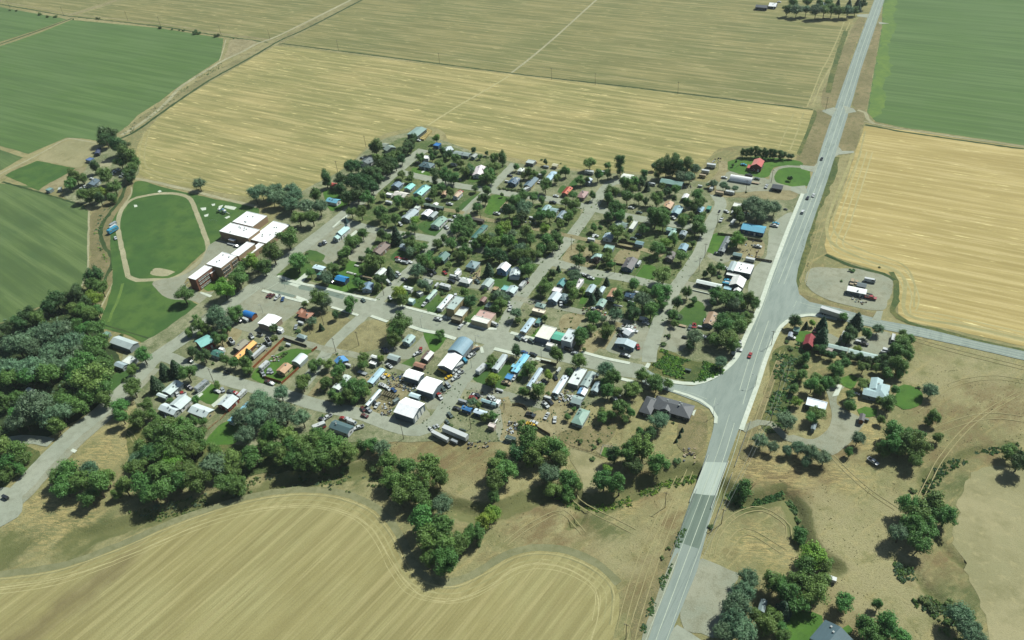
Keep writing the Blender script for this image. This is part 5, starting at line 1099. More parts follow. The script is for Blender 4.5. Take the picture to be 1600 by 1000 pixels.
H(880, 220, 8, [
 ((270, 512), (338, 536), (360, 485), 2.8, 'gy', (206, 220, 232), LG, 'small house with bluish white roof beside the mauve-brown roof', {}),
 ((688, 458), (830, 474), (918, 432), 2.7, 'gx', (216, 222, 208), WH, 'long low white roof against the stubble field', dict(MH, lm='the long low white roof')),
 ((1190, 525), (1475, 562), (1530, 512), 3.2, 'gx', (126, 162, 152), (96, 112, 108), 'long grey-green metal building under tall grey-green trees', dict(cat='workshop', lm='the long grey-green building')),
 ((1476, 712), (1536, 736), (1580, 682), 3.0, 'gy', (222, 226, 222), DK, 'tiny white gable roof in the upper trees', SH),
 ((1235, 828), (1335, 860), (1388, 782), 2.8, 'gy', (182, 150, 118), (120, 100, 84), 'house with tan roof and dark gable front', dict(lm='the tan roof with dark gable')),
 ((1345, 905), (1455, 928), (1500, 832), 2.8, 'gy', (132, 166, 172), BL, 'house with light blue-green roof beside the tan roof', dict(rise=1.3))])
H(1060, 220, 7.25, [
 ((828, 282), (945, 304), (970, 232), 4.6, 'gy', (176, 74, 66), (92, 50, 46), 'red barn-shaped house on a green lawn', dict(rc2=(214, 138, 126), rise=2.2, cat='barn house', name='barn_house', wings=[((778, 305), (810, 318), (825, 280), 2.4, 'flat', (180, 84, 74), 'wood', dict(wins=False))], lm='the red barn house')),  # sunlight put into the roof colours: one slope pale pink, the other red
 ((578, 452), (828, 488), (845, 440), 1.2, 'ax', WH, LG, 'long white arched metal building in the farm yard', dict(cat='quonset shed', name='quonset_shed', wins=False, rise=3.2, lm='the long white arched building')),
 ((1040, 530), (1157, 556), (1205, 512), 2.6, 'gx', (66, 74, 78), (60, 66, 68), 'dark grey shed beside the loop driveway', dict(SH, lm='the dark grey shed')),
 ((618, 742), (702, 756), (712, 715), 2.6, 'flat', (212, 216, 206), (190, 190, 170), 'white-roofed shed beside the big grey-green tree', SH),
 ((172, 802), (262, 824), (300, 762), 2.8, 'gy', (124, 160, 178), DK, 'small house with blue-grey roof beside the side street', {}),
 ((310, 772), (352, 784), (382, 748), 2.3, 'flat', (54, 142, 122), (70, 120, 108), 'bright sea-green shed roof beside the side street', dict(SH, lm='the sea-green shed'))])
H(1040, 310, 8, [
 ((932, 392), (1228, 432), (1268, 348), 3.4, 'gx', (84, 158, 184), (58, 84, 110), 'long building with bright sky-blue roof beside the highway lot', dict(cat='shop', rise=1.3, lm='the sky-blue roof')),
 ((665, 655), (738, 682), (818, 492), 2.6, 'gy', (110, 120, 120), (104, 116, 116), 'dark grey mobile home beside a green lawn', dict(MH, lm='the dark grey mobile home')),
 ((826, 710), (940, 728), (975, 694), 2.6, 'gx', (112, 140, 136), (96, 110, 104), 'small grey-green shed behind the motel store', SH),
 ((148, 632), (246, 662), (300, 592), 2.8, 'gy', (122, 156, 170), PG, 'house with blue-grey gable roof at the street edge', dict(lm='the blue-grey gable')),
 ((-10, 392), (110, 420), (150, 385), 2.8, 'gx', (142, 178, 166), LG, 'house with pale green cross roof under the trees', dict(wings=[((20, 470), (95, 480), (150, 415), 2.8, 'gy', (156, 190, 178), LG)])),
 ((165, 448), (240, 475), (278, 425), 2.6, 'gy', (130, 146, 152), PG, None, {})])
H(1040, 390, 8, [
 ((850, 272), (1063, 304), (1110, 188), 4.0, 'flat', WH, (96, 106, 108), 'flat white-roofed store with grey wing beside the highway', dict(cat='shop', vents=4, lm='the flat-roofed highway store', wings=[((762, 262), (848, 272), (905, 160), 3.4, 'gy', (160, 176, 176), PG, dict(wins=False, rise=.8))])),
 ((755, 318), (915, 345), (925, 318), 2.8, 'flat', (222, 226, 218), DK, 'narrow white roof between the store and the white gable', SH),
 ((792, 442), (966, 484), (1010, 376), 3.4, 'gy', (224, 226, 218), (70, 88, 104), 'white gabled shop beside the highway lot', dict(cat='shop', rise=2.2, lm='the white gabled shop')),
 ((848, 518), (936, 538), (946, 500), 2.6, 'gy', (226, 228, 222), WH, 'tiny white gable against the white gabled shop', dict(SH, rise=1.4)),
 ((372, 412), (690, 482), (716, 440), 2.8, 'gx', (214, 224, 216), (92, 104, 100), 'long low motel with white roof and dark front', dict(cat='motel', name='motel', rise=.8, lm='the long white motel')),
 ((722, 490), (815, 512), (828, 478), 2.5, 'flat', (150, 186, 196), PG, 'small pale blue roof at the end of the motel', SH),
 ((472, 930), (598, 952), (660, 802), 2.9, 'gy', (152, 128, 100), (128, 140, 146), 'brown-roofed house with grey front in the leafy corner', dict(rise=1.1, lm='the brown-roofed corner house'))])
H(880, 320, 8, [
 ((626, 258), (720, 282), (745, 215), 2.8, 'gy', (108, 130, 122), PG, 'grey-green cross-gabled house in the upper block', dict(wings=[((710, 278), (780, 290), (818, 230), 2.8, 'gx', (124, 146, 138), PG)], lm='the grey-green cross gables')),
 ((806, 296), (860, 305), (948, 212), 2.5, 'flat', (206, 212, 202), PG, 'long narrow white garage roof in the upper block', SH),
 ((498, 408), (600, 442), (630, 382), 2.8, 'gy', (166, 190, 200), WH, 'small white house with pale blue gables', dict(rise=1.5)),
 ((500, 545), (622, 556), (650, 512), 2.5, 'flat', (144, 178, 166), PG, 'flat pale green roof beside the dirt alley', SH),
 ((902, 488), (1000, 512), (1010, 468), 2.6, 'gx', (122, 154, 158), PG, 'blue-grey shed at the end of the brown alley fence', SH),
 ((337, 668), (442, 692), (503, 622), 2.8, 'hip', (152, 186, 176), LG, 'house with pale green hipped roof between dark trees', dict(lm='the pale green hipped roof')),
 ((725, 792), (866, 812), (935, 682), 2.8, 'gy', (96, 94, 94), (84, 112, 128), 'L-shaped house with dark brown-grey roof and blue front', dict(lm='the L-shaped dark roof', wings=[((770, 735), (860, 752), (890, 672), 2.6, 'gx', (104, 98, 94), PG, dict(wins=False))])),
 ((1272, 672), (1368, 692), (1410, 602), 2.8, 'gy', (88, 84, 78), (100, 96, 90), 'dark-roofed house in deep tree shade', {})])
H(720, 320, 8, [
 ((130, 405), (190, 432), (337, 270), 2.6, 'gy', (66, 112, 104), (190, 200, 170), 'dark green mobile home in the leafy middle block', dict(MH, lm='the dark green mobile home')),
 ((128, 178), (272, 215), (300, 188), 2.6, 'gx', (96, 92, 82), BR, 'dark brown open shed beside the dirt alley', SH),
 ((60, 762), (160, 812), (243, 732), 2.8, 'hip', (120, 146, 148), PG, 'house with grey hipped roof beside the tan cluttered strip', dict(lm='the grey hipped roof')),
 ((447, 802), (560, 845), (625, 765), 4.2, 'gy', (226, 230, 230), (110, 146, 178), 'tall white-roofed barn house with pale blue walls', dict(name='barn_house', cat='barn house', rise=2.2, lm='the blue and white barn house')),
 ((606, 882), (725, 912), (755, 815), 2.8, 'gy', (192, 206, 204), (150, 180, 196), 'white and pale blue cottage beside the barn house', dict(rise=1.8, wings=[((608, 905), (722, 925), (735, 890), 2.3, 'flat', WH, WH, dict(wins=False))]))])
H(700, 400, 8, [
 ((412, 372), (517, 392), (580, 300), 2.7, 'gy', (156, 176, 168), WH, 'pale grey garage beside the barn house lawn', dict(SH, lm='the pale grey garage')),
 ((140, 325), (282, 348), (305, 285), 2.7, 'hip', (206, 214, 206), PG, 'white hipped roof beside the gravel alley', dict(lm='the white hipped roof')),
 ((728, 450), (832, 478), (872, 395), 2.8, 'gy', (176, 196, 194), (206, 214, 214), 'white cottage with pale grey roof at the alley corner', dict(lm='the corner cottage', wings=[((662, 410), (735, 428), (745, 372), 2.4, 'flat', (126, 186, 178), PG, dict(wins=False))])),
 ((555, 420), (610, 432), (635, 392), 2.2, 'flat', (172, 150, 112), BR, 'small tan shed on the gravel alley', SH),
 ((295, 808), (500, 852), (602, 718), 3.8, 'flat', (190, 160, 148), CRM, 'cream store with mauve rear roof on the main street', dict(cat='shop', lm='the mauve-roofed store', vents=2, wings=[((292, 806), (500, 852), (528, 790), 4.0, 'flat', (222, 226, 212), CRM, dict(wins=True))])),
 ((462, 640), (575, 655), (600, 585), 2.7, 'hip', (110, 130, 122), PG, None, {}),
 ((400, 560), (450, 590), (480, 530), 2.6, 'gy', (130, 100, 90), BR, None, SH),
 ((912, 942), (984, 968), (1085, 792), 2.6, 'gy', (172, 196, 206), CRM, 'white and blue mobile home above the parked cars', dict(MH, lm='the mobile home above the parked cars')),
 ((1090, 835), (1140, 850), (1180, 790), 2.4, 'flat', (90, 138, 128), PG, None, SH),
 ((1046, 690), (1205, 718), (1222, 680), 2.9, 'flat', (232, 220, 196), CRM, 'flat cream building at the street bend', dict(wins=False, lm='the flat cream building')),
 ((1086, 628), (1206, 656), (1222, 602), 2.7, 'hip', (120, 146, 136), PG, 'grey-green hipped roof behind the flat cream building', {}),
 ((1252, 550), (1366, 582), (1416, 480), 3.2, 'gy', (186, 202, 208), (130, 150, 166), 'pale metal garage with blue-grey front', dict(cat='garage', rise=1.6, lm='the pale metal garage')),
 ((1390, 542), (1492, 566), (1520, 482), 2.8, 'hip', (110, 132, 132), PG, None, {}),
 ((1347, 362), (1428, 386), (1500, 312), 2.8, 'gy', (76, 142, 142), (100, 130, 130), 'house with dark teal cross-gabled roof', dict(lm='the dark teal cross gables', rise=1.8)),
 ((1302, 442), (1406, 458), (1424, 405), 2.5, 'flat', (232, 226, 226), WH, 'flat pinkish white roof beside the dark teal house', SH),
 ((92, 228), (128, 246), (160, 192), 2.4, 'flat', WH, WH, 'small white trailer roof above the gravel alley', SH)])
H(540, 400, 8, [
 ((1248, 655), (1354, 672), (1490, 522), 6.6, 'flat', (172, 190, 182), (186, 170, 122), 'two-storey tan brick store with lower side wing', dict(cat='shop', name='brick_store', vents=2, lm='the tan two-storey store', wings=[((1354, 735), (1455, 755), (1556, 652), 3.8, 'flat', (206, 214, 204), (186, 170, 122)), ((1315, 790), (1440, 812), (1460, 775), 3.0, 'flat', (120, 116, 96), 'wood', dict(wins=False))])),
 ((1142, 648), (1202, 672), (1345, 498), 2.6, 'gy', (214, 224, 222), WH, 'long white mobile home beside the tan two-storey store', dict(MH, lm='the long white mobile home')),
 ((1005, 538), (1055, 552), (1140, 430), 2.6, 'gy', (170, 196, 182), LG, 'pale green mobile home on a green lawn', dict(MH, lm='the pale green mobile home')),
 ((765, 560), (830, 582), (872, 545), 2.7, 'flat', (206, 226, 220), (150, 190, 186), 'small white and teal box building beside the lawn', dict(SH, lm='the small teal box building')),
 ((706, 402), (812, 436), (850, 402), 2.5, 'gx', (212, 222, 216), WH, 'short white mobile home in tree shade', MH),
 ((890, 462), (935, 490), (965, 455), 2.5, 'flat', (222, 226, 216), LG, None, SH),
 ((932, 325), (1052, 352), (1098, 300), 2.7, 'hip', (136, 146, 134), PG, 'dull grey-green hipped roof by the alley mouth', {}),
 ((202, 412), (312, 438), (352, 352), 2.8, 'gy', (110, 140, 160), (176, 190, 200), 'blue-grey house in deep shade beside the main street', dict(lm='the shaded blue-grey house')),
 ((380, 228), (452, 256), (504, 172), 2.7, 'gy', (206, 216, 208), WH, 'pale roofed house between two dark trees', {})])
H(400, 320, 8, [
 ((705, 792), (838, 826), (878, 778), 2.7, 'gx', (196, 220, 226), LG, 'white and pale blue mobile home across from the church lot', dict(MH, lm='the mobile home by the church lot')),
 ((762, 884), (840, 905), (865, 850), 2.7, 'gy', (76, 130, 110), PG, 'small house with dark sea-green roof', {}),
 ((986, 932), (1106, 975), (1160, 912), 3.0, 'gx', (42, 128, 184), (60, 86, 104), 'blue-roofed picnic pavilion on a bright lawn', dict(cat='pavilion', name='picnic_pavilion', wins=False, lm='the blue picnic pavilion')),
 ((1465, 590), (1560, 640), (1660, 500), 2.9, 'gy', (118, 102, 92), (150, 130, 108), 'house with long brown-grey roof beside the pale lot', dict(lm='the long brown-grey roof'))])
H(560, 290, 8, [
 ((530, 408), (640, 437), (755, 322), 2.8, 'gy', (160, 176, 178), LG, 'long pale grey gabled house beside the street', dict(lm='the long pale grey roof')),
 ((780, 366), (870, 388), (935, 320), 2.8, 'gy', (226, 226, 228), (96, 116, 130), 'white-roofed house with dark gable front', dict(rise=1.2, lm='the white roof with dark gable')),
 ((880, 396), (945, 405), (1000, 335), 2.6, 'gy', (156, 170, 168), PG, 'grey garage joined to the white-roofed house', SH),
 ((903, 498), (1015, 522), (1110, 412), 2.8, 'gy', (126, 160, 142), WH, 'grey-green roofed house on a round lawn', dict(lm='the grey-green roof on the round lawn')),
 ((802, 240), (1045, 290), (1082, 268), 2.5, 'gx', (110, 128, 112), (56, 86, 70), 'long dark green mobile home beside the alley', MH),
 ((920, 236), (975, 252), (1010, 228), 2.7, 'gy', (222, 226, 218), WH, 'small white roof behind the dark green mobile home', SH),
 ((960, 915), (1060, 952), (1150, 868), 2.9, 'gy', (72, 116, 106), (60, 96, 90), 'large house with dark green cross-gabled roof', dict(rise=2.0, lm='the dark green cross gables')),
 ((520, 772), (600, 792), (622, 742), 2.7, 'gx', (140, 156, 160), LG, None, {}),
 ((700, 280), (746, 296), (772, 262), 2.4, 'flat', (206, 216, 206), WH, None, SH)])
H(860, 420, 8, [
 ((277, 245), (332, 264), (418, 135), 2.6, 'flat', (230, 226, 226), WH, 'long narrow white roof below the parked cars', dict(cat='mobile home', name='mobile_home', lm='the long narrow white roof')),
 ((440, 288), (520, 312), (572, 215), 2.8, 'gy', (156, 180, 184), PG, 'house with two grey-blue gables beside a green lawn', dict(lm='the two grey-blue gables', wings=[((600, 290), (660, 302), (685, 230), 2.6, 'gy', (176, 196, 200), LG)])),
 ((692, 348), (792, 372), (880, 268), 2.9, 'gy', (180, 140, 108), LG, 'house with warm brown roof below the cross street', dict(lm='the warm brown roof')),
 ((928, 348), (1042, 368), (1062, 308), 2.7, 'gx', (56, 86, 110), PG, 'dark blue roof with white boxes beside it', {}),
 ((567, 458), (656, 488), (710, 402), 2.7, 'gy', (132, 166, 152), LG, 'small grey-green roofed cottage', {}),
 ((886, 802), (985, 836), (1072, 778), 2.8, 'gx', (216, 222, 222), WH, 'white-roofed shed behind the grey metal shop', SH),
 ((802, 938), (1048, 992), (1080, 918), 3.2, 'gy', (168, 186, 190), (120, 140, 152), 'wide grey metal shop with low gable', dict(cat='shop', rise=1.3, name='metal_shop', lm='the grey metal shop'))])
H(740, 510, 8, [
 ((766, 130), (945, 172), (1042, 20), 4.0, 'flat', (222, 224, 208), (126, 140, 156), 'cream flat-roofed storefront on the main street', dict(cat='shop', lm='the cream storefront')),
 ((968, 154), (1090, 182), (1150, 90), 3.4, 'gx', (92, 174, 146), (84, 104, 96), 'low shop with bright green roof between two stores', dict(cat='shop', wins=False, rise=1.0, lm='the bright green roof')),
 ((1090, 172), (1215, 202), (1312, 58), 6.2, 'flat', (196, 208, 206), (190, 200, 206), 'two-storey white store with flat roof and dark windows', dict(cat='shop', name='white_store', vents=4, lm='the two-storey white store')),
 ((896, 238), (1020, 264), (1052, 228), 3.0, 'flat', (226, 226, 216), WH, 'flat white awning roof on the main street', dict(cat='canopy', name='shop_canopy', wins=False)),
 ((1288, 40), (1340, 50), (1362, 15), 2.3, 'flat', (48, 130, 108), PG, 'tiny green roof behind the two-storey white store', SH),
 ((235, 525), (306, 556), (428, 368), 2.6, 'gy', (176, 190, 190), WH, 'pale grey mobile home on the grassy corner', dict(MH, lm='the pale grey mobile home')),
 ((470, 560), (548, 592), (697, 368), 2.7, 'gy', (124, 196, 220), LG, 'bright turquoise mobile home below the main street', dict(MH, lm='the turquoise mobile home', wings=[((472, 505), (510, 520), (530, 480), 2.4, 'flat', (136, 200, 220), LG, dict(wins=False))])),
 ((652, 452), (738, 475), (778, 402), 2.6, 'hip', (152, 156, 136), PG, 'small square hut with olive hipped roof', {}),
 ((380, 648), (460, 668), (512, 610), 2.2, 'flat', (66, 138, 190), LG, 'low shed under a bright blue tarp', SH),
 ((650, 742), (706, 764), (880, 538), 2.6, 'gy', (172, 192, 204), WH, 'blue-grey mobile home beside leafy shrubs', dict(MH, lm='the blue-grey mobile home')),
 ((990, 828), (1063, 858), (1182, 632), 2.6, 'gy', (206, 218, 222), LG, 'white mobile home beside the cluttered yard', dict(MH, lm='the cluttered-yard mobile home')),
 ((1185, 710), (1312, 744), (1410, 540), 3.0, 'flat', (212, 222, 216), (150, 158, 150), 'broad flat-roofed pale house below the street tree', dict(vents=3, lm='the broad pale flat roof')),
 ((1332, 738), (1430, 768), (1530, 588), 2.8, 'gy', (146, 166, 160), WH, 'long grey gabled house beside the broad pale flat roof', dict(lm='the long grey gable')),
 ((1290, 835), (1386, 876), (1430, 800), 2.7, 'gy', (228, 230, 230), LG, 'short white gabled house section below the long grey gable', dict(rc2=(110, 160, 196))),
 ((1205, 950), (1330, 985), (1386, 892), 2.7, 'gx', (152, 172, 166), LG, 'grey-green roofed addition at the foot of the row', {}),
 ((1472, 805), (1560, 832), (1602, 712), 2.7, 'gy', (146, 168, 172), PG, 'shaded pale house beside the large leafy tree', {})])
H(880, 540, 6.667, [
 ((87, 792), (196, 842), (277, 688), 2.8, 'hip', (132, 164, 148), LG, 'pale green hipped house beside the brown yard', dict(lm='the pale green hipped house')),
 ((770, 684), (895, 716), (1010, 560), 3.0, 'hip', (84, 88, 90), (62, 66, 64), 'large dark-roofed community hall at the highway corner', dict(cat='hall', name='community_hall', lm='the dark-roofed hall', rise=1.8, vents=1, wings=[((905, 650), (1316, 756), (1380, 622), 3.0, 'hip', (84, 88, 90), (62, 66, 64), dict(vents=4, rise=2.2)), ((1015, 668), (1110, 690), (1130, 640), 3.6, 'gy', (92, 96, 98), DK, dict(wins=False, rise=1.2))]))])
H(280, 480, 8, [
 ((205, 442), (292, 526), (420, 410), 4.2, 'gy', (130, 190, 180), (152, 66, 56), 'red barn with pale turquoise roof', dict(cat='barn', name='red_barn', rise=1.8, lm='the turquoise-roofed red barn')),
 ((375, 588), (492, 622), (585, 566), 2.8, 'gx', (70, 118, 106), WH, 'white house with dark green roof below the red barn', dict(lm='the dark green roof by the barn')),
 ((490, 525), (545, 540), (570, 515), 2.4, 'flat', WH, WH, None, SH),
 ((668, 518), (762, 545), (868, 425), 2.7, 'gy', (138, 136, 116), (84, 88, 84), 'dull olive-grey house beside the orange roof', dict(lm='the dull olive roof')),
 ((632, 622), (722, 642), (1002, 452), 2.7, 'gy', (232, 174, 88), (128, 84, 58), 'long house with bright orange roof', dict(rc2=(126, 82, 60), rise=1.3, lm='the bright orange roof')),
 ((1195, 792), (1305, 828), (1430, 736), 2.8, 'gy', (184, 148, 112), (214, 208, 150), 'house with tan roof inside the stained board fence', dict(lm='the fenced tan roof')),
 ((1405, 690), (1516, 722), (1605, 612), 2.6, 'ay', (206, 218, 214), LG, 'white arched metal shed in the fenced yard', dict(SH, rise=1.4, lm='the white arched shed'))])
H(360, 420, 8, [
 ((130, 585), (272, 614), (346, 556), 2.6, 'ax', (26, 110, 178), (150, 96, 66), 'shed with vivid blue curved roof beside the gravel lot', dict(cat='shed', wins=False, rise=1.6, lm='the vivid blue curved roof')),
 ((326, 684), (508, 728), (656, 610), 4.4, 'gy', (248, 250, 248), (176, 160, 136), 'big hall with plain white roof and tan side wall', dict(cat='hall', name='fire_hall', wins=False, rise=.8, lm='the white-roofed hall')),
 ((838, 592), (966, 628), (1058, 548), 2.8, 'hip', (162, 112, 86), (84, 66, 58), 'house with star-shaped brown roof beside the gravel lot', dict(lm='the star-shaped brown roof', wings=[((822, 545), (895, 570), (935, 500), 2.8, 'hip', (166, 116, 90), BR)])),
 ((820, 855), (940, 875), (965, 830), 2.2, 'hip', (140, 160, 156), PG, 'ragged grey shed beside the gravel alley', SH),
 ((590, 768), (640, 785), (662, 752), 2.2, 'flat', WH, WH, None, SH)])
H(220, 560, 8, [
 ((262, 402), (348, 464), (536, 326), 2.9, 'gy', (196, 212, 206), LG, 'long pale grey gable under the three tall evergreens', dict(rise=1.0, lm='the pale gable by the evergreens')),
 ((188, 460), (302, 502), (345, 470), 2.6, 'gx', (198, 212, 208), LG, 'small pale gable below the evergreens', SH),
 ((212, 628), (392, 718), (500, 640), 2.9, 'gx', (194, 208, 206), LG, 'large pale grey house with two wide roofs', dict(lm='the large two-roofed house', wings=[((350, 585), (500, 640), (642, 508), 2.9, 'gy', (196, 210, 206), WH)])),
 ((570, 672), (802, 745), (936, 642), 2.9, 'gx', (198, 212, 208), (206, 198, 150), 'wide pale grey roofed house with cream side wall', dict(lm='the wide grey and cream house')),
 ((940, 578), (1076, 632), (1238, 505), 2.9, 'gy', (194, 206, 204), (140, 70, 52), 'brick-walled house with pale grey roof and white driveway', dict(lm='the brick-walled house')),
 ((1086, 780), (1150, 812), (1393, 568), 2.7, 'gy', (136, 190, 204), WH, 'pale blue mobile home on a long green lawn', dict(MH, lm='the pale blue mobile home'))])
H(140, 460, 8, [
 ((130, 522), (166, 552), (258, 486), 2.3, 'flat', (130, 166, 148), LG, 'small grey-green shed at the foot of the school lawn', dict(SH, lm='the small grey-green shed')),
 ((252, 598), (492, 696), (612, 608), 3.2, 'gx', (176, 190, 186), (150, 160, 160), 'long pale farm shed below the school lawn', dict(cat='barn', wins=False, lm='the long pale farm shed')),
 ((392, 845), (502, 872), (608, 795), 2.8, 'flat', (212, 220, 210), LG, 'white flat-roofed house below the long farm shed', dict(lm='the white flat-roofed house', wings=[((302, 890), (416, 932), (475, 872), 2.8, 'gx', (156, 174, 176), LG)]))])
H(420, 500, 8, [
 ((792, 522), (902, 562), (1025, 496), 2.7, 'gx', (86, 144, 196), (140, 140, 130), 'small house with clear blue roof at the vacant lot', dict(rise=1.4, lm='the clear blue roof'))])
H(500, 580, 8, [
 ((165, 195), (228, 255), (378, 82), 2.6, 'gy', (206, 220, 212), LG, 'white mobile home with many dark roof vents', dict(MH, vents=5, lm='the many-vented mobile home')),
 ((565, 422), (602, 442), (766, 242), 2.6, 'gy', (206, 222, 224), LG, 'white mobile home facing the paved lane', dict(MH, lm='the lane mobile home')),
 ((905, 372), (932, 392), (996, 348), 2.2, 'flat', (120, 134, 130), PG, None, SH),
 ((912, 515), (1166, 590), (1320, 402), 4.8, 'gx', (248, 250, 248), (104, 120, 126), 'big white workshop at the bend of the paved lane', dict(cat='workshop', name='workshop', wins=False, rise=2.0, lm='the big white workshop')),
 ((1112, 315), (1240, 348), (1258, 295), 2.8, 'gx', (196, 220, 222), (140, 165, 170), 'small pale blue shed behind the big white workshop', SH),
 ((105, 695), (335, 792), (432, 698), 3.0, 'gx', (78, 104, 106), (222, 226, 226), 'white house with dark slate roof above the creek woods', dict(lm='the dark slate roof by the creek'))])
H(560, 500, 8, [
 ((115, 778), (186, 806), (331, 622), 2.6, 'gy', (168, 200, 210), LG, 'pale blue mobile home beside the cluttered yard', dict(MH, lm='the yard-side blue mobile home')),
 ((550, 702), (745, 762), (830, 668), 4.0, 'gx', (248, 250, 248), (116, 134, 140), 'white metal shop with two joined roofs', dict(cat='workshop', name='workshop', wins=False, rise=1.0, lm='the joined white shops', wings=[((715, 872), (937, 922), (1064, 758), 4.4, 'gx', (248, 250, 248), (116, 134, 140), dict(wins=False, rise=1.2))])),
 ((1102, 390), (1300, 446), (1446, 282), 4.4, 'ay', (124, 156, 168), (150, 160, 160), 'large store with blue-grey arched roof', dict(cat='shop', name='arched_store', wins=True, rise=2.6, lm='the arched store')),
 ((985, 575), (1166, 628), (1304, 458), 4.2, 'gy', (248, 250, 246), (110, 124, 128), 'white-roofed shop joined to the arched store', dict(cat='workshop', name='workshop', wins=False, rise=1.6, lm='the white-roofed shop')),
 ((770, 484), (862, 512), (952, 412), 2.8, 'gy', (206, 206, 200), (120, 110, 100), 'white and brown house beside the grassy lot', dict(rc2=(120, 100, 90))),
 ((680, 562), (800, 612), (850, 565), 2.6, 'gx', (160, 120, 98), BR, 'brown-roofed shed behind the white-roofed shop', dict(SH, lm='the brown shed')),
 ((355, 482), (490, 518), (530, 455), 2.9, 'gx', (160, 176, 170), (110, 116, 112), 'grey garage at the end of the gravel driveway', dict(SH, lm='the grey garage')),
 ((146, 466), (265, 492), (290, 462), 2.4, 'gx', (222, 228, 222), LG, None, SH),
 ((130, 545), (215, 560), (235, 530), 2.4, 'flat', WH, LG, None, SH),
 ((540, 272), (636, 302), (718, 210), 2.9, 'gy', (160, 186, 180), (156, 176, 178), 'pale teal gabled house beside the gravel driveway', dict(lm='the pale teal gable'))])
H(660, 590, 8, [
 ((720, 292), (906, 350), (940, 320), 2.6, 'gx', (150, 182, 184), LG, 'pale teal trailer home beside the lane bend', dict(MH, lm='the lane-bend trailer home', wings=[((905, 320), (945, 335), (985, 285), 2.4, 'flat', WH, WH, dict(wins=False))])),
 ((475, 395), (600, 425), (635, 380), 2.7, 'gx', (56, 116, 168), (70, 90, 110), 'trailer home end under a blue tarp', dict(MH)),
 ((600, 432), (760, 468), (850, 432), 2.7, 'gx', (196, 214, 222), (70, 90, 110), 'white-roofed trailer home beside the dirt lot', dict(MH, lm='the dirt-lot trailer home')),
 ((806, 606), (886, 626), (930, 586), 2.8, 'flat', (210, 200, 190), (190, 176, 160), 'lone pinkish box shed on the dirt lot', dict(SH, lm='the lone box shed')),
 ((1030, 758), (1110, 786), (1130, 748), 2.2, 'flat', (140, 160, 140), PG, 'small olive container beside the big creek tree', SH)])
H(1180, 470, 6.154, [
 ((455, 425), (553, 446), (582, 350), 3.6, 'gy', (146, 62, 66), (90, 56, 56), 'barn with dark red roof behind the evergreens', dict(cat='barn', name='red_barn', rise=2.2, wins=False, lm='the dark red barn roof')),
 ((560, 462), (742, 482), (762, 445), 2.6, 'flat', (150, 140, 130), BR, 'brown lean-to between the red barn and the long shed', SH),
 ((690, 440), (880, 492), (905, 460), 2.8, 'gx', (160, 182, 172), PG, 'long pale green chicken shed behind the evergreen hedge', dict(cat='shed', wins=False, rise=.7, lm='the long pale green shed', wings=[((880, 500), (1160, 558), (1192, 520), 2.8, 'gx', (164, 186, 178), PG, dict(wins=False, rise=.7))])),
 ((360, 288), (416, 302), (440, 258), 2.5, 'gx', (100, 142, 124), PG, 'small green-roofed shed in the corner garden', SH),
 ((306, 338), (346, 352), (370, 312), 2.4, 'gy', (140, 150, 160), PG, 'small grey shed below the green-roofed shed', SH),
 ((1092, 908), (1262, 948), (1312, 815), 3.0, 'hip', (158, 184, 184), (80, 100, 112), 'large ranch house with pale teal roofs', dict(lm='the pale teal ranch house', rise=2.0, wings=[((998, 898), (1140, 908), (1180, 835), 3.0, 'gx', (158, 184, 184), PG), ((1090, 850), (1210, 870), (1235, 762), 3.0, 'gy', (162, 188, 188), PG)]))])
H(1180, 590, 5, [
 ((390, 218), (550, 248), (568, 190), 3.2, 'flat', (214, 226, 232), (80, 92, 96), 'white metal shed at the mouth of the gravel drive', dict(SH, lm='the white metal shed')),
 ((430, 398), (466, 412), (488, 352), 2.6, 'gy', (112, 128, 130), PG, 'small grey gabled shed by the round shrubs', SH),
 ((806, 332), (850, 342), (864, 290), 2.8, 'gy', (86, 84, 84), (150, 100, 60), 'small brown shed at the edge of the gravel drive', SH)])
H(1240, 390, 4.444, [
 ((366, 286), (502, 312), (513, 278), 2.8, 'gx', (226, 230, 226), (110, 126, 130), 'lone white mobile home on the bare pale lot', dict(MH, lm='the lone white mobile home')),
 ((436, 252), (502, 268), (510, 240), 2.5, 'gx', (92, 106, 108), DK, 'dark shed behind the lone white mobile home', SH)])
H(1240, 700, 3.333, [
 ((75, 985), (228, 1100), (325, 1012), 3.0, 'gy', (76, 100, 106), PG, 'house with dark teal roof at the bottom of the scene', dict(lm='the dark teal house', vents=2))])
H(960, 700, 3.333, [((745, 848), (782, 858), (798, 795), 2.6, 'gy', (120, 138, 138), PG, 'narrow grey shed between dark evergreens', SH)])
H(0, 180, 6.667, [
 ((905, 718), (965, 748), (1035, 690), 2.8, 'gy', (84, 104, 116), PG, 'dark slate farmhouse under the big left trees', dict(lm='the dark slate farmhouse')),
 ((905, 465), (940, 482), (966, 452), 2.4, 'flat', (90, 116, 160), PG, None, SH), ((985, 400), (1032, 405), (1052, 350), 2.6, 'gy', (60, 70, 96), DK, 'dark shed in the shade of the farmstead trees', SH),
 ((480, 778), (512, 792), (550, 765), 2.4, 'flat', (120, 156, 150), PG, 'small teal shed at the corner of the dull green field', SH),
 ((602, 776), (626, 782), (642, 755), 2.2, 'flat', (176, 186, 176), PG, None, SH)])
H(0, 570, 4, [((165, 152), (192, 168), (206, 156), 2.6, 'flat', WH, WH, 'small white shed in a clearing of the left grove', SH)])
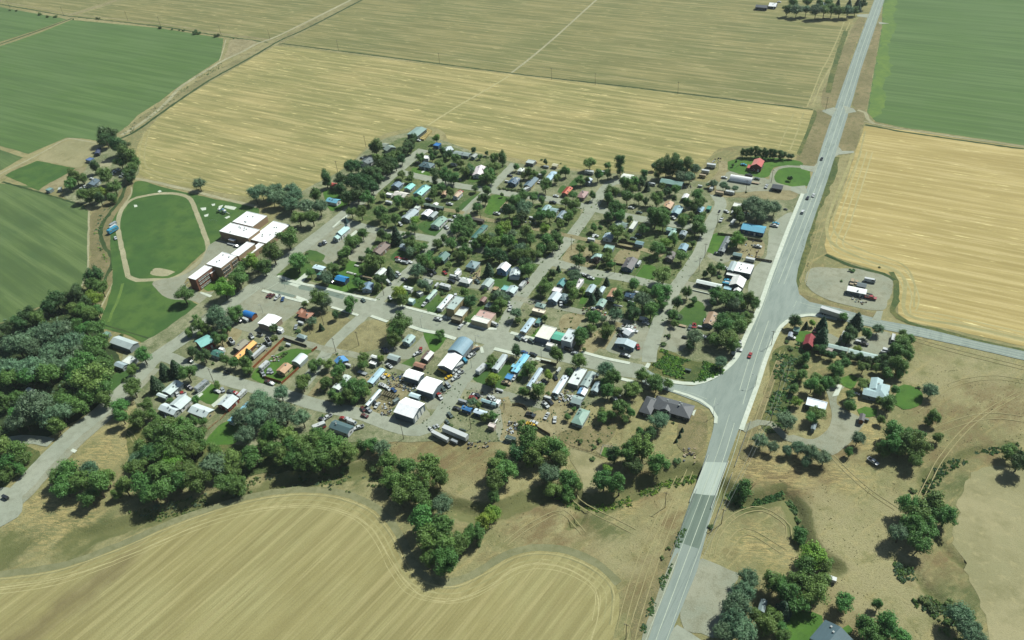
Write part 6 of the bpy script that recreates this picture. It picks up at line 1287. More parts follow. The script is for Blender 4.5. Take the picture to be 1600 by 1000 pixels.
H(1200, 0, 4, [((4, 38), (50, 44), (60, 24), 2.8, 'gx', WH, DK, 'white roof at the far farmstead', {}), ((330, 34), (380, 40), (395, 22), 2.8, 'gx', WH, WH, 'white roof behind the far windbreak', {}),
 ((-80, 44), (-8, 52), (2, 38), 3.2, 'gx', (80, 86, 90), DK, 'long dark barn roof at the far farmstead', dict(cat='barn', wins=False))])
# church with steeple
use(400, 320, 8)
ch = bld((1000, 362), (1064, 396), (1164, 302), 3.6, 'gy', (168, 206, 202), (226, 230, 222), 'small white church with pale teal roof and dark steeple', 'church', 'church', rise=2.4, wings=[((966, 424), (1020, 452), (1056, 405), 2.8, 'gy', (158, 196, 190), (226, 230, 222), dict(rise=1.6))])
LM.append(('the white church', Vector(ch['_c'])))
a, W, D, ang = rect3((1000, 362), (1064, 396), (1164, 302), 3.6)
m = MB(); m.box(W / 2 - 1.3, D - .4, 0, W / 2 + 1.3, D + 2.2, 7.4); m.build('steeple_tower', paint((226, 230, 222), 'wall'), ch)
m = MB(); z0, z1 = 7.4, 12.6; k = 1.5; m.add([(W / 2 - k, D + .9 - k, z0), (W / 2 + k, D + .9 - k, z0), (W / 2 + k, D + .9 + k, z0), (W / 2 - k, D + .9 + k, z0), (W / 2, D + .9, z1)], [(3, 2, 1, 0), (0, 1, 4), (1, 2, 4), (2, 3, 4), (3, 0, 4)]); m.build('spire', paint((50, 76, 78), 'roof'), ch)
# white doors of the big workshop; open barn trusses; awning posts
use(500, 580, 8)
a, W, D, ang = rect3((912, 515), (1166, 590), (1320, 402), 4.8); wk = [o for o in bpy.data.objects if o.get('label', '').startswith('big white workshop')][0]
for k in range(3):
    m = MB(); y0 = 1.5 + k * (D - 2.4) / 3; m.box(W - .38, y0, .05, W - .28, y0 + (D - 2.4) / 3 - 1, 3.8); [m.box(W - .28, y0, .9 * j + .05, W - .25, y0 + (D - 2.4) / 3 - 1, .9 * j + .1) for j in range(1, 5)]
    m.build('garage_door', M['white'], wk)
A2, W2, D2, an2 = rect3((750, 290), (950, 338), (975, 290), 2.6)
r = ob('open_frame', None, None, (A2.x, A2.y, 0), an2)
for k in range(14):
    m = MB(); x = W2 * (k + .5) / 14; m.box(x - .12, 0, 2.6, x + .12, D2, 2.8); m.build('rafter', M['track' if k % 2 else 'wood'], r)
for k in range(5):
    for y in (0, D2 - .2):
        m = MB(); x = (W2 - .2) * k / 4; m.box(x, y, 0, x + .2, y + .2, 2.6); m.build('post', M['wood'], r)
m = MB(); m.box(0, D2 - .1, 0, W2, D2, 2.5); m.build('back_wall', M['wood'], r)
tag(r, 'half-built brown open frame with bare rafters in the cluttered yard', 'open frame')
# hay rows beside the barn
use(560, 190, 8)
for k, (p, q) in enumerate([((770, 215), (880, 95)), ((790, 225), (905, 105)), ((815, 232), (915, 118))]):
    a, b = Vector(G(*p)), Vector(G(*q)); r = ob('hay_stack', None, None, (a.x, a.y, 0)); d = b - a; n = int(d.length / 2.5)
    me = MB().box(-1.1, -1.15, 0, 1.1, 1.15, 1.5)
    me = mesh('hay_bale', me.v, me.f, [M['gold']])
    for j in range(n):
        ob('hay_bale', me, r, (d.x * j / n, d.y * j / n, 0), math.atan2(d.y, d.x) + math.pi / 2)
    auto(r, ('long row of straw bales', 'second row of straw bales', 'outer row of straw bales')[k], 'hay stack', 'rows of straw bales')
# bridge over the creek
use(0, 0, 1)
P = [Vector(G(*q)) for q in ((1100, 722), (1136, 723), (1120, 774), (1083, 773))]
br = ob('road_bridge', None, None, (P[0].x, P[0].y, 0)); o0 = P[0]
x0, x1, y0, y1 = P[3].x - .3, P[1].x + .3, P[3].y, P[0].y
m = MB(); m.box(x0 - o0.x, y0 - o0.y, -.7, x1 - o0.x, 0, ZL[0] - .5 if ZL[0] > .6 else .05); m.build('girder', M['conc'], br)
for xx in (x0, x1):
    m = MB(); m.box(xx - o0.x - .18, y0 - o0.y - 5, 0, xx - o0.x + .18, 5, .25 + ZL[0]); m.build('parapet', M['conc'], br)
    m = MB(); m.box(xx - o0.x - .05, y0 - o0.y - 5, .45 + ZL[0], xx - o0.x + .05, 5, .75 + ZL[0]); [m.box(xx - o0.x - .06, y0 - o0.y - 5 + j * 3, 0, xx - o0.x + .06, y0 - o0.y - 4.85 + j * 3, .8 + ZL[0]) for j in range(int((y1 - y0 + 10) / 3))]; m.build('guard_rail', M['steel'], br)
for yy in (y0 + 2, y1 - 2):
    m = MB(); m.box(x0 - o0.x, yy - o0.y - .4, -3.4, x1 - o0.x, yy - o0.y + .4, -.5); m.build('abutment', M['conc'], br)
tag(br, 'concrete road bridge carrying the highway over the creek', 'bridge'); LM.append(('the creek bridge', Vector((-43, 258))))
for dx, ya, yb in ((-6.4, 205, 246), (6.3, 225, 262), (6.3, 266, 300)):
    r = ob('guard_rail', None, None, (-40.3 + dx, ya, 0)); m = MB(); m.box(-.05, 0, .45, .05, yb - ya, .78); m.build('beam', M['steel'], r)
    for j in range(int((yb - ya) / 4)): MB().box(-.08, j * 4, 0, .08, j * 4 + .15, .8).build('post', M['wood'], r)
    tag(r, 'steel guard rail ' + {205: 'on the village side just below the bridge', 225: 'on the field side just below the bridge', 266: 'on the field side just above the bridge'}[ya], 'guard rail')
lm_px = [('the oval track', 255, 372), ('the bare horse lot', 112, 240), ('the small paddock', 60, 275), ('the pale turnaround', 5, 795), ('the striped stubble field', 300, 860), ('the weedy corner lot', 1075, 575), ('the highway junction', 1235, 480), ('the oval lawn', 1240, 276),
 ('the smooth bare terrace', 1560, 880), ('the pale creek clearing', 918, 735), ('the vacant lot', 575, 528), ('the gravel lot', 425, 482), ('the netted garden', 950, 706), ('the far stubble field', 1000, 60), ('the lower turnoff', 1080, 990), ('the power-line scrub', 1215, 610), ('the curving gravel drive', 1300, 670), ('the wide main street', 700, 512), ('the eroded bank', 905, 805), ('the far farmstead', 1210, 12), ('the diagonal canal road', 290, 128), ('the dull green field', 70, 400), ('the east road', 1480, 530)]
use(0, 0, 1)
for a, b, c in lm_px: lm(a, b, c)
T(260, 320, 7.14, 'y 990 640 230;b 1190 540 270;b 1350 350 320;b 820 780 230;y 640 940 210;b 195 1000 190;b 1460 650 190;b 860 700 120;b 1300 430 180;b 770 880 170;b 1090 700 150;y 900 620 100')
T(380, 220, 7.14, 'g 130 600 170;g 200 560 190;g 300 570 200;g 380 540 190;g 440 630 180;g 540 540 170;g 600 620 200;b 800 610 190;g 700 720 180;g 850 740 200;b 620 860 200;b 770 860 200;p 915 400 112;d 1100 440 150;d 1080 560 130;d 1190 300 180;d 1270 280 120;d 1230 470 200;d 1340 390 190;d 1400 450 190;d 1450 380 180;d 1540 290 160;d 1160 640 150;d 1270 600 170;d 1340 520 170;b 1380 630 160;b 1210 790 110;b 1320 800 150;b 1520 800 170;b 1480 90 200;c 825 550 60;b 1500 200 110;g 520 700 170;g 330 650 150;d 1440 500 150;d 1500 430 140')
T(560, 190, 8, 'd 190 320 130;d 260 360 130;d 690 210 110;d 640 270 120;d 600 320 120;d 545 370 130;b 480 420 130;b 410 450 130;d 350 500 140;d 460 530 130;d 290 580 150;d 380 600 130;d 190 640 160;d 250 700 140;d 110 640 160;d 60 740 160;d 140 760 150;d 30 860 150;d 650 340 100;d 540 470 110;y 980 215 90;d 900 380 75;d 960 395 75;d 1045 360 85;d 1140 410 85;d 1085 440 75;b 770 450 95;b 1010 530 110;b 920 445 80;b 1210 460 110;d 1440 355 70;b 1340 620 120;p 940 670 110;b 1080 680 150;b 1180 690 150;b 540 650 100;b 660 650 80;b 655 710 80;b 1400 580 100;b 1460 830 85;b 310 930 90;b 80 950 180;b 1590 850 80;s 870 740 45;s 800 750 55;b 960 840 100;b 1040 810 110;b 1150 880 110;b 300 470 60;b 250 460 70;b 940 900 110;b 350 855 60;s 420 290 55;b 760 960 80;b 1280 520 90')
T(720, 220, 8, 'd 160 115 75;d 325 155 50;s 330 200 55;b 420 220 120;p 515 195 100;b 350 400 130;b 420 320 130;b 310 450 130;b 380 480 110;b 685 325 80;g 110 370 110;b 780 430 90;b 850 400 110;b 920 420 90;b 1040 400 80;d 1065 262 65;s 1012 230 45;s 1250 280 35;b 1060 560 150;b 1200 470 100;b 1310 385 110;b 1490 490 110;b 1400 670 110;b 1310 760 120;b 1440 780 130;b 330 640 100;d 300 730 110;b 205 820 90;b 515 675 48;b 180 590 85;b 780 690 130;b 900 690 130;b 660 760 140;b 740 740 110;d 600 870 150;g 800 840 160;b 1020 740 100;d 770 960 130;b 1000 930 140;b 1110 920 150;b 1350 940 130;d 760 560 60;b 1580 500 80;b 880 470 80;b 1240 400 80;b 240 720 80;b 240 200 50')
T(880, 220, 8, 'b 330 265 150;p 715 300 130;b 560 305 90;b 430 430 130;b 560 420 100;b 215 480 120;p 1020 420 95;g 1140 320 80;p 1200 330 130;p 1290 300 140;p 1380 270 150;p 1470 310 140;p 1560 320 130;g 1300 400 110;b 780 540 150;b 900 510 130;d 990 500 120;c 1050 570 85;b 610 640 190;b 800 700 190;b 950 720 120;b 370 680 100;b 640 850 170;b 700 930 160;d 1030 760 90;b 1170 730 150;b 1120 920 200;d 1300 640 110;b 1400 610 110;d 1390 720 80;b 1540 780 110;b 110 800 130;b 60 950 160;b 560 940 110;b 1250 900 140;b 870 600 110;b 1240 570 90;b 1490 950 100;b 560 720 130')
T(1060, 220, 7.25, 'p 735 115 62;p 785 118 62;p 830 120 62;p 875 122 62;p 920 125 62;p 965 130 62;p 1005 135 62;p 1050 138 62;p 1095 140 62;p 1150 150 60;d 1190 160 80;d 1250 175 55;d 1285 172 55;d 1275 425 55;c 655 225 24;d 615 270 40;p 40 290 110;p 110 300 120;g 190 320 120;g 130 400 130;g 30 400 120;g 400 480 85;g 340 495 55;g 510 510 85;g 560 535 55;g 645 530 75;s 770 580 35;g 860 710 240;g 980 780 220;g 1090 760 170;g 900 830 200;g 780 740 150;b 660 800 110;d 700 870 110;b 220 630 160;b 120 700 110;b 270 690 110;b 270 850 100;b 150 850 90;d 1250 425 45;b 80 880 90;b 230 920 130')
T(1040, 310, 8, 'b 370 370 160;b 460 400 120;b 460 230 110;b 330 220 90;b 220 290 140;b 370 100 150;y 900 520 160;b 840 570 110;b 200 720 150;b 680 850 110;b 580 900 140;d 480 950 90;b 340 560 80;s 700 760 45;b 940 140 90')
T(880, 320, 8, 'b 1250 870 250;b 1480 640 180;y 1290 470 140;b 1170 530 210;b 1400 440 140;b 1150 170 280;b 1250 220 170;b 1060 120 180;b 380 280 100;b 680 330 170;b 640 120 160;b 790 380 80;b 210 550 120;b 200 690 190;b 370 540 150;m 415 700 100;b 560 600 110;b 550 670 120;b 600 740 95;s 480 270 95;g 140 900 150;c 545 950 85;b 860 1000 160;b 740 60 120;b 1520 220 150;b 830 190 90;b 1150 640 90;d 1330 620 80;s 1050 720 50;b 1000 300 120')
T(720, 320, 8, 'y 560 270 160;y 470 330 140;b 700 220 90;b 690 170 80;b 820 320 160;y 1050 300 110;g 590 60 190;g 770 80 150;b 1080 430 200;b 1180 400 150;b 1230 470 110;b 870 430 130;g 760 540 160;b 720 620 140;b 860 650 160;d 800 730 150;b 850 820 170;d 640 560 120;y 360 520 90;b 440 480 160;b 600 460 170;y 670 500 90;b 280 430 150;b 110 260 150;b 60 350 150;g 360 400 120;d 340 600 130;c 345 790 150;d 420 600 120;d 480 640 130;b 60 560 130;b 1340 160 130;b 1080 130 150;d 1460 545 120;b 1010 520 140;g 640 360 110;b 1140 520 130;d 560 690 100;b 30 470 130;b 1400 80 110;b 180 500 110;y 520 420 100;b 960 600 110;b 660 640 120;b 820 560 110;b 920 150 60;b 1240 240 100;b 30 640 120')
T(560, 290, 8, 'c 470 620 170;d 290 620 120;b 360 640 110;y 700 430 110;b 690 520 120;b 240 340 150;b 450 420 140;b 340 430 120;b 90 150 180;b 300 120 90;b 500 200 120;b 620 230 140;b 690 180 100;b 780 200 90;b 1030 350 85;s 1130 360 75;b 1280 450 160;b 1220 540 140;b 1370 560 140;b 1370 420 120;b 660 720 180;b 750 770 130;g 660 820 120;b 980 720 110;b 1060 670 100;b 1170 730 150;b 1270 700 140;b 900 850 100;b 850 920 130;b 130 830 80;b 150 930 140;b 260 950 120;b 1350 800 140;g 1300 870 130;b 1150 60 120;b 1480 270 110;b 1250 310 70;b 1500 700 120;b 1590 890 90;s 30 910 60;s 1000 540 40;b 580 360 60;b 560 610 50;b 820 750 90;b 1220 860 90;b 620 600 60')
T(400, 320, 8, 'b 520 690 200;s 640 600 55;s 655 710 55;b 1200 460 170;b 1120 590 140;b 1330 360 120;b 1280 430 100;b 1060 640 90;d 1310 670 75;b 1100 730 90;b 960 800 140;b 680 850 100;g 860 900 130;g 1550 400 110;b 1440 700 150;b 1440 590 70;b 1190 90 90;b 1180 520 120;b 1010 870 70;s 930 740 80;b 1350 800 120')
T(540, 400, 8, 'b 350 80 200;c 550 190 140;d 440 290 150;b 150 330 120;y 660 450 160;b 700 540 150;g 890 180 170;b 950 60 170;b 1060 120 110;b 680 850 330;b 620 950 180;g 960 360 130;s 1220 460 95;b 1480 460 110;b 1550 560 110;b 60 590 160;s 540 560 75;b 1180 980 110;b 1290 110 80;b 1150 60 110;b 200 390 80;b 410 400 90;b 1510 790 60;b 250 140 110;b 740 480 80;g 1040 400 80')
T(360, 420, 8, 'b 1110 380 260;g 1190 430 140;b 1440 440 150;b 1540 440 120;d 1320 580 100;c 1130 720 75;s 850 770 85;g 1010 650 110;d 540 740 95;s 550 860 120;b 60 550 170;b 100 120 270;g 1210 130 120;b 930 440 70;b 40 620 110;b 1480 510 90')
T(700, 400, 8, 'd 280 570 150;b 230 550 100;g 640 510 160;b 660 600 150;g 740 530 95;b 560 520 110;b 470 420 55;g 860 720 140;b 880 800 80;s 960 790 65;b 1210 400 160;g 1160 440 100;d 1310 220 95;c 1380 150 75;b 1000 100 190;b 980 200 170;b 1210 780 90;b 1540 240 100;b 1560 340 120;b 1570 480 150;b 600 640 120;b 1020 40 110;s 230 450 60;b 1250 250 70')
T(860, 420, 8, 'c 700 155 80;c 590 290 130;c 520 360 120;b 300 350 160;y 400 270 95;b 240 220 110;b 1000 210 140;b 850 340 160;b 1390 310 240;g 1150 390 210;g 1250 430 150;b 1260 520 180;d 1040 540 150;d 1010 470 130;b 540 610 190;g 810 570 170;b 710 780 160;g 650 630 90;b 400 790 130;b 510 740 110;b 360 900 140;b 480 570 90;b 1530 580 140;d 1590 440 140;b 1400 440 120;b 1180 280 130;b 680 840 90;b 1320 250 110;b 300 240 90')
T(1040, 390, 8, 'b 270 540 130;b 350 620 100;g 170 690 150;d 60 850 110;b 110 920 90;b 640 540 160;b 760 620 190;b 900 600 180;g 850 690 150;b 1040 640 170;b 1110 690 130;d 600 650 110;b 720 880 120;b 810 870 160;b 920 870 140;b 1000 900 150;b 1050 830 100;b 10 600 150;s 680 340 75;b 700 560 120;b 970 690 120;s 1140 600 60')
T(1000, 480, 6.667, 'b 880 170 240;b 920 310 280;b 1030 210 180;b 790 330 140;b 1100 110 110;g 570 320 150;d 520 390 100;b 350 70 130;g 400 110 80;g 840 570 120;b 60 730 110;b 170 800 160;b 290 790 100;b 860 250 150;b 960 400 140;s 240 380 80;s 290 290 90')
T(880, 540, 6.667, 'b 820 310 120;b 960 360 150;b 1070 380 115;g 1010 360 70;b 170 160 150;g 450 270 160;b 520 340 190;b 460 480 150;b 430 380 110;b 720 450 150;d 660 500 100;b 410 740 120;b 590 640 160;b 700 690 110;g 990 780 180;b 790 890 90;b 500 720 100;d 900 900 140;s 1145 800 45;c 1240 870 45;c 1215 930 45;c 1180 980 40;b 40 740 70;b 110 660 60;b 560 480 120;d 780 470 70;b 640 760 90;s 100 800 60')
T(740, 510, 8, 'd 530 310 140;b 1040 350 220;b 1310 430 170;b 700 530 160;b 810 790 180;b 650 830 120;d 740 870 110;b 230 420 120;y 260 650 150;y 190 680 90;d 1190 570 110;b 1350 120 160;b 1300 200 120;b 1380 280 55;y 930 610 110;b 640 590 90;b 930 840 60;b 760 470 90;s 1370 960 70')
T(660, 590, 8, 'y 860 50 150;g 640 300 120;b 700 340 80;b 780 490 110;b 880 470 100;b 1240 560 90;s 350 590 90;b 1400 140 190;b 1250 170 110;s 510 650 55')
T(720, 640, 3.845, 'b 400 190 160;b 480 220 150;b 560 230 150;d 350 250 140;b 600 270 90;b 240 290 90;b 260 370 140;b 200 340 100;b 200 430 110;b 640 410 150;b 700 450 70;g 530 380 130;b 560 470 100;y 880 360 55;b 860 430 120;b 950 440 120;b 1090 240 190;b 1000 260 140;b 1180 320 130;d 920 270 100;g 1190 90 100;s 1300 300 65;b 200 520 70;y 190 600 85;y 140 690 100;b 90 740 110;b 20 770 110;b 850 20 65;s 800 220 45;s 840 185 55;s 790 290 45;s 715 185 55;b 1060 130 65;b 580 310 120;b 640 480 90;d 1040 330 110;b 430 290 110;s 1240 330 55;s 780 570 60;s 100 800 60;y 170 640 80')
T(360, 620, 3.57, 'b 130 330 130;b 40 490 110;g 80 210 110;g 60 110 90;g 200 60 120;g 150 130 120;g 300 90 130;g 400 120 110;g 260 130 100;b 240 200 120;b 330 220 120;b 240 290 110;b 430 270 140;b 360 340 120;b 560 260 140;b 500 350 140;b 590 340 120;b 650 310 110;b 480 220 110;s 740 250 85;b 785 265 70;g 850 285 80;s 800 385 60;b 880 350 110;b 970 380 130;b 1100 400 180;b 1160 450 110;b 1000 470 150;b 900 450 120;b 1050 540 140;b 950 560 110;g 1170 600 110;b 1090 690 160;b 1180 740 140;b 1110 800 150;b 1200 830 140;b 1200 920 120;b 1110 900 90;b 1360 780 110;b 1280 820 110;y 1410 720 90;b 20 400 90;b 350 280 100;b 420 360 100;b 1040 460 110;b 1090 620 100;b 290 330 90;b 190 250 80;s 630 390 60')
T(0, 570, 4, 'b 430 670 180;b 510 730 180;b 610 760 160;b 660 710 120;g 560 670 120;b 350 700 120;b 400 770 120;b 560 820 110;b 850 640 140;b 890 740 180;g 860 590 90;b 1010 690 180;b 1110 730 170;b 1230 720 180;y 1070 620 120;b 1150 650 110;b 1010 790 150;b 930 800 110;b 780 760 110;b 730 800 70;b 960 430 170;b 1050 460 200;b 1130 400 160;b 1200 450 150;b 1000 540 160;b 1100 550 150;b 900 510 120;d 940 560 120;b 1250 510 85;b 1340 540 85;g 1350 620 160;b 1430 590 140;b 1480 660 120;b 1400 740 120;y 1510 740 100;b 740 260 110;b 760 320 90;b 830 150 110;b 910 245 85;b 860 330 100;b 570 90 230;b 640 130 180;b 480 60 180;b 560 180 160;b 500 250 120;g 220 280 220;g 300 320 160;g 150 350 140;g 390 300 120;b 400 200 120;b 110 310 120;g 90 370 110;b 90 550 140;b 60 610 120;b 130 580 90;b 20 500 100;b 20 670 90;b 60 80 160;b 180 80 130;b 300 60 160;b 20 240 120;b 430 250 100;b 660 210 110;b 350 380 90;b 170 570 50;b 1080 500 120;b 1190 530 110;g 280 230 110;b 100 210 80;b 140 650 60')
T(0, 380, 4.545, 'd 680 240 120;b 650 300 110;b 720 320 90;y 660 390 110;d 540 390 120;d 400 410 120;d 330 460 110;b 510 480 140;d 200 520 120;b 270 530 110;d 130 570 110;d 40 600 110;g 360 640 200;g 260 650 120;g 450 610 160;g 120 730 210;g 40 770 150;g 230 750 180;g 380 790 200;g 520 700 180;b 600 600 110;b 680 610 110;b 650 720 140;b 700 790 140;b 600 880 200;b 740 870 150;g 480 850 160;g 220 900 210;g 80 890 190;b 560 960 140;b 700 950 150;b 640 510 90;g 570 780 120;b 1020 800 100;b 940 900 80;d 560 320 80;g 330 880 140;d 470 410 90;b 590 480 90;b 720 700 90;g 300 700 110;g 440 720 110;b 780 820 60;b 540 570 80;s 855 650 55;d 620 440 100;b 690 480 80;g 20 880 120')
T(0, 180, 6.667, 'd 1080 210 170;d 1160 190 150;d 1200 310 220;b 1320 430 230;d 1290 340 140;b 1250 480 180;b 1370 560 150;d 980 540 120;b 780 640 150;b 740 720 100;b 850 650 110;b 1110 640 180;b 1180 740 140;b 1050 600 110;b 990 830 140;b 870 830 110;y 1080 800 90;d 1040 880 100;b 1170 840 120;b 1400 480 120;d 1100 260 130;d 1340 620 110;b 920 880 70')
T(140, 260, 6.154, 'g 1050 160 115;s 600 1000 20')
T(1180, 470, 6.154, 'd 385 195 120;c 490 230 60;y 550 210 65;c 650 220 130;c 645 340 150;b 845 160 90;c 985 175 145;d 920 300 140;d 880 370 110;b 1080 310 100;g 1180 270 100;s 790 400 85;y 985 455 75;d 650 480 95;d 740 510 95;d 840 530 85;d 920 530 85;d 1010 540 85;d 1090 570 80;d 1170 570 85;d 1240 560 95;b 1430 430 180;b 1400 390 140;b 1470 380 120;b 1350 500 150;b 1480 530 110;b 1380 620 160;d 1260 640 110;b 1040 640 120;b 860 600 120;b 780 650 140;b 1180 640 90;b 1270 690 110;b 1400 690 110;b 490 550 95;b 440 580 60;b 580 730 110;b 550 810 140;b 680 800 140;y 660 840 90;b 620 870 110;b 790 770 85;b 450 710 110;b 380 840 95;y 400 970 90;b 1030 790 110;b 910 900 95;d 910 970 90;b 1340 850 100;b 1310 960 90;b 1190 960 80;s 330 460 75;s 510 490 60;s 1570 830 65;b 1420 320 90;b 740 730 80;b 580 460 70;b 490 640 50;s 300 390 60')
T(1180, 590, 5, 'b 740 140 80;b 745 230 85;g 250 340 170;b 490 270 120;b 440 310 95;g 800 480 105;b 745 580 75;b 1080 420 150;b 1060 520 180;b 1180 500 180;b 1270 530 160;b 1240 630 130;b 1130 570 110;b 1010 560 110;b 1400 300 110;b 1430 470 85;g 1370 100 110;b 985 330 65;g 340 550 110;g 430 590 120;g 540 620 130;g 250 570 80;g 40 490 110;g 130 540 90;g 400 660 80;b 1040 200 110;b 1210 440 110;b 1290 450 70;s 1240 880 70;b 1360 340 70')
T(960, 700, 3.333, 'b 690 210 120;b 650 235 80;s 870 230 60;s 915 255 60;s 945 295 60;s 955 350 55;b 975 440 75;y 1040 550 140;b 1010 620 120;b 1090 620 80;g 700 680 100;g 680 750 130;g 640 830 140;g 620 900 130;g 660 960 140;g 570 960 90;b 720 870 80;b 830 700 120;b 900 740 140;b 960 710 120;b 1040 750 140;b 960 800 110;c 880 830 90;b 830 890 95;b 790 940 110;b 860 930 70;b 880 980 80;s 500 410 40;s 280 520 35;s 255 570 35')
T(1240, 700, 3.333, 'y 110 530 140;b 60 590 140;b 170 590 70;b 650 330 170;b 750 290 150;b 600 310 120;b 790 360 110;b 610 400 130;b 680 410 110;b 660 490 110;g 550 450 100;b 720 340 120;s 620 222 65;b 440 820 60;b 260 800 95;b 370 930 140;b 490 920 130;b 440 980 110;s 680 790 80;s 730 830 85;g 850 870 120;g 910 950 110;b 150 690 85;b 90 740 140;b 20 740 110;b 1130 20 90;d 1180 70 110;s 790 950 70;b 140 780 90;s 820 810 70;g 960 1000 90;b 560 980 90;s 700 215 40')
T(1200, 0, 4, 'd 120 60 80;g 180 60 80;g 240 60 85;g 300 70 80;b 350 65 80;b 400 60 80;b 450 65 80;g 500 70 85;c 510 15 40;c 560 30 60;c 440 12 35;d 590 25 50;b 380 10 50;b 250 15 60;b 160 20 60;b 320 20 50;b 545 65 50')
T(420, 500, 8, 'b 560 570 160;b 640 520 90;b 740 550 120;b 420 790 190;b 860 650 150;b 700 780 150;b 920 610 110;b 1180 480 140;y 1400 480 90;b 800 930 140;b 1010 830 190;b 1130 810 160;b 1200 890 140;g 150 920 170;b 910 540 80;b 880 740 110;b 1560 110 110;b 1560 250 150;b 960 920 130;b 1180 560 110;s 850 420 45')
T(500, 580, 8, 'b 480 210 200;b 350 300 170;b 240 350 150;b 160 290 110;b 570 200 120;b 60 130 140;b 100 900 170;s 35 560 70;b 440 340 130')
T(280, 480, 8, 'g 480 130 230;g 560 200 180;b 700 50 150;g 400 180 140;b 250 220 160;b 130 310 110;b 340 270 110;d 450 370 120;b 520 410 140;d 140 560 130;d 310 610 150;b 570 650 130;b 690 700 120;c 860 570 130;b 820 680 160;b 860 770 110;b 110 830 190;s 210 640 65;s 410 700 65;s 1180 375 115;s 1280 510 85;s 1330 570 75;s 1290 610 65;b 1560 920 140;d 1190 250 95;b 200 120 60;b 590 290 110;b 260 340 80')
T(220, 560, 8, 'c 290 140 175;c 430 110 175;b 610 200 170;c 180 310 170;b 690 530 105;b 950 330 85;s 370 510 110;d 70 560 150;b 780 790 100;g 1450 490 190;g 1400 610 170;g 1480 780 200;b 350 870 240;b 540 870 200;b 650 800 140;b 200 790 150;g 1550 620 150;b 130 700 110;b 450 800 110;b 780 900 90')
T(0, 0, 4, 's 252 82 34;s 100 65 18;s 60 60 20;s 300 98 26;s 345 100 30;s 610 110 28;s 1003 168 32;s 1145 188 22;s 1225 196 55;s 1350 215 45;s 1075 182 16;s 1120 186 16;s 455 118 14;s 1460 240 14')
T(1240, 390, 4.444, 's 410 140 55;s 328 215 30;s 595 120 25')
# hedge of the dark blue house, orchard-like rows and garden bushes
use(720, 220, 8)
for i in range(7): tree('s', 495 + i * 46, 592 + i * 5, 66)
use(0, 0, 1)
for q in ((331, 305, 0), ):
    pass
# weeds and rough growth nobody could count
tufts('undergrowth', 'tangled weeds and low bushes in the corner lot inside the highway bend', [(1016, 562), (1034, 544), (1060, 560), (1100, 566), (1130, 574), (1130, 582), (1105, 594), (1085, 598), (1050, 588), (1018, 580)], 520, (.8, 2.0), 'sby', 3)
tufts('undergrowth', 'scattered scrub bushes below the power line', [(1215, 545), (1250, 535), (1262, 560), (1240, 620), (1228, 668), (1196, 668), (1206, 610)], 330, (.6, 1.8), 'sgb', 4)
tufts('undergrowth', 'weeds growing along the creek bed above the striped field', [(860, 765), (900, 780), (950, 783), (1000, 762), (1040, 745), (1090, 735), (1085, 755), (1040, 765), (990, 790), (930, 800), (880, 790)], 300, (.6, 1.5), 'sby', 5)
tufts('undergrowth', 'dark growth in the creek bend east of the bridge', [(1135, 765), (1165, 780), (1195, 772), (1225, 764), (1252, 795), (1262, 850), (1250, 850), (1240, 800), (1222, 774), (1195, 782), (1160, 792), (1140, 775)], 400, (.7, 1.9), 'dds', 6)
tufts('undergrowth', 'rough bushes on the wooded creek bank below the village', [(200, 800), (330, 770), (420, 740), (520, 735), (600, 745), (640, 770), (600, 780), (480, 758), (380, 770), (250, 815)], 330, (.6, 1.6), 'sgb', 7)
tufts('undergrowth', 'weedy growth in the creek channel beside the sports track', [(194, 292), (186, 312), (165, 335), (155, 365), (168, 392), (178, 412), (160, 460), (152, 450), (166, 418), (156, 395), (146, 365), (156, 335), (178, 310), (184, 292)], 300, (.5, 1.3), 'sgy', 8)
tufts('undergrowth', 'weeds along the gully of the bare terrace', [(1440, 770), (1442, 745), (1475, 720), (1530, 700), (1590, 690), (1600, 700), (1530, 716), (1480, 738), (1460, 770)], 260, (.5, 1.4), 'sgb', 9)
tufts('undergrowth', 'bushes in the lower gully below the round trees', [(1395, 875), (1425, 885), (1450, 930), (1520, 960), (1545, 1000), (1500, 1010), (1440, 960), (1400, 900)], 300, (.6, 1.8), 'sgb', 10)
tufts('undergrowth', 'rough weeds beside the highway embankment', [(1035, 880), (1055, 845), (1075, 800), (1082, 800), (1060, 860), (1045, 900), (1020, 960), (1008, 990), (1000, 985), (1020, 930)], 220, (.4, 1.0), 'sgb', 11)
tufts('undergrowth', 'low tangled growth under the left grove', [(0, 500), (120, 470), (165, 560), (150, 610), (90, 655), (0, 680)], 500, (.8, 2.0), 'bgd', 12)
tufts('undergrowth', 'low bushes along the canal bank', [(190, 205), (250, 160), (300, 122), (345, 98), (350, 104), (300, 135), (250, 175), (200, 215)], 260, (.4, 1.0), 'sgb', 13)
tufts('undergrowth', 'weeds between the village lots', [(600, 350), (760, 330), (960, 300), (1100, 330), (1050, 500), (900, 540), (700, 500), (560, 460)], 900, (.4, 1.1), 'sby', 14)
tufts('undergrowth', 'dry weeds and brush round the trailer homes', [(560, 560), (760, 600), (900, 620), (1000, 640), (940, 700), (760, 690), (600, 650), (480, 610)], 600, (.3, .9), 'sgb', 15)
tufts('grass_tufts', 'dry tufts and low sage over the open ground below the east road', [(1140, 700), (1240, 690), (1330, 700), (1420, 560), (1600, 590), (1600, 690), (1500, 720), (1400, 850), (1440, 1000), (1280, 960), (1240, 780), (1160, 740)], 900, (.15, .4), ('weeds', 'dry'), 21)
tufts('grass_tufts', 'dry tufts over the slope below the village', [(560, 690), (800, 700), (1050, 660), (1100, 700), (1060, 780), (1000, 900), (950, 860), (880, 800), (800, 850), (680, 860), (560, 780)], 800, (.15, .4), ('weeds', 'dry'), 22)
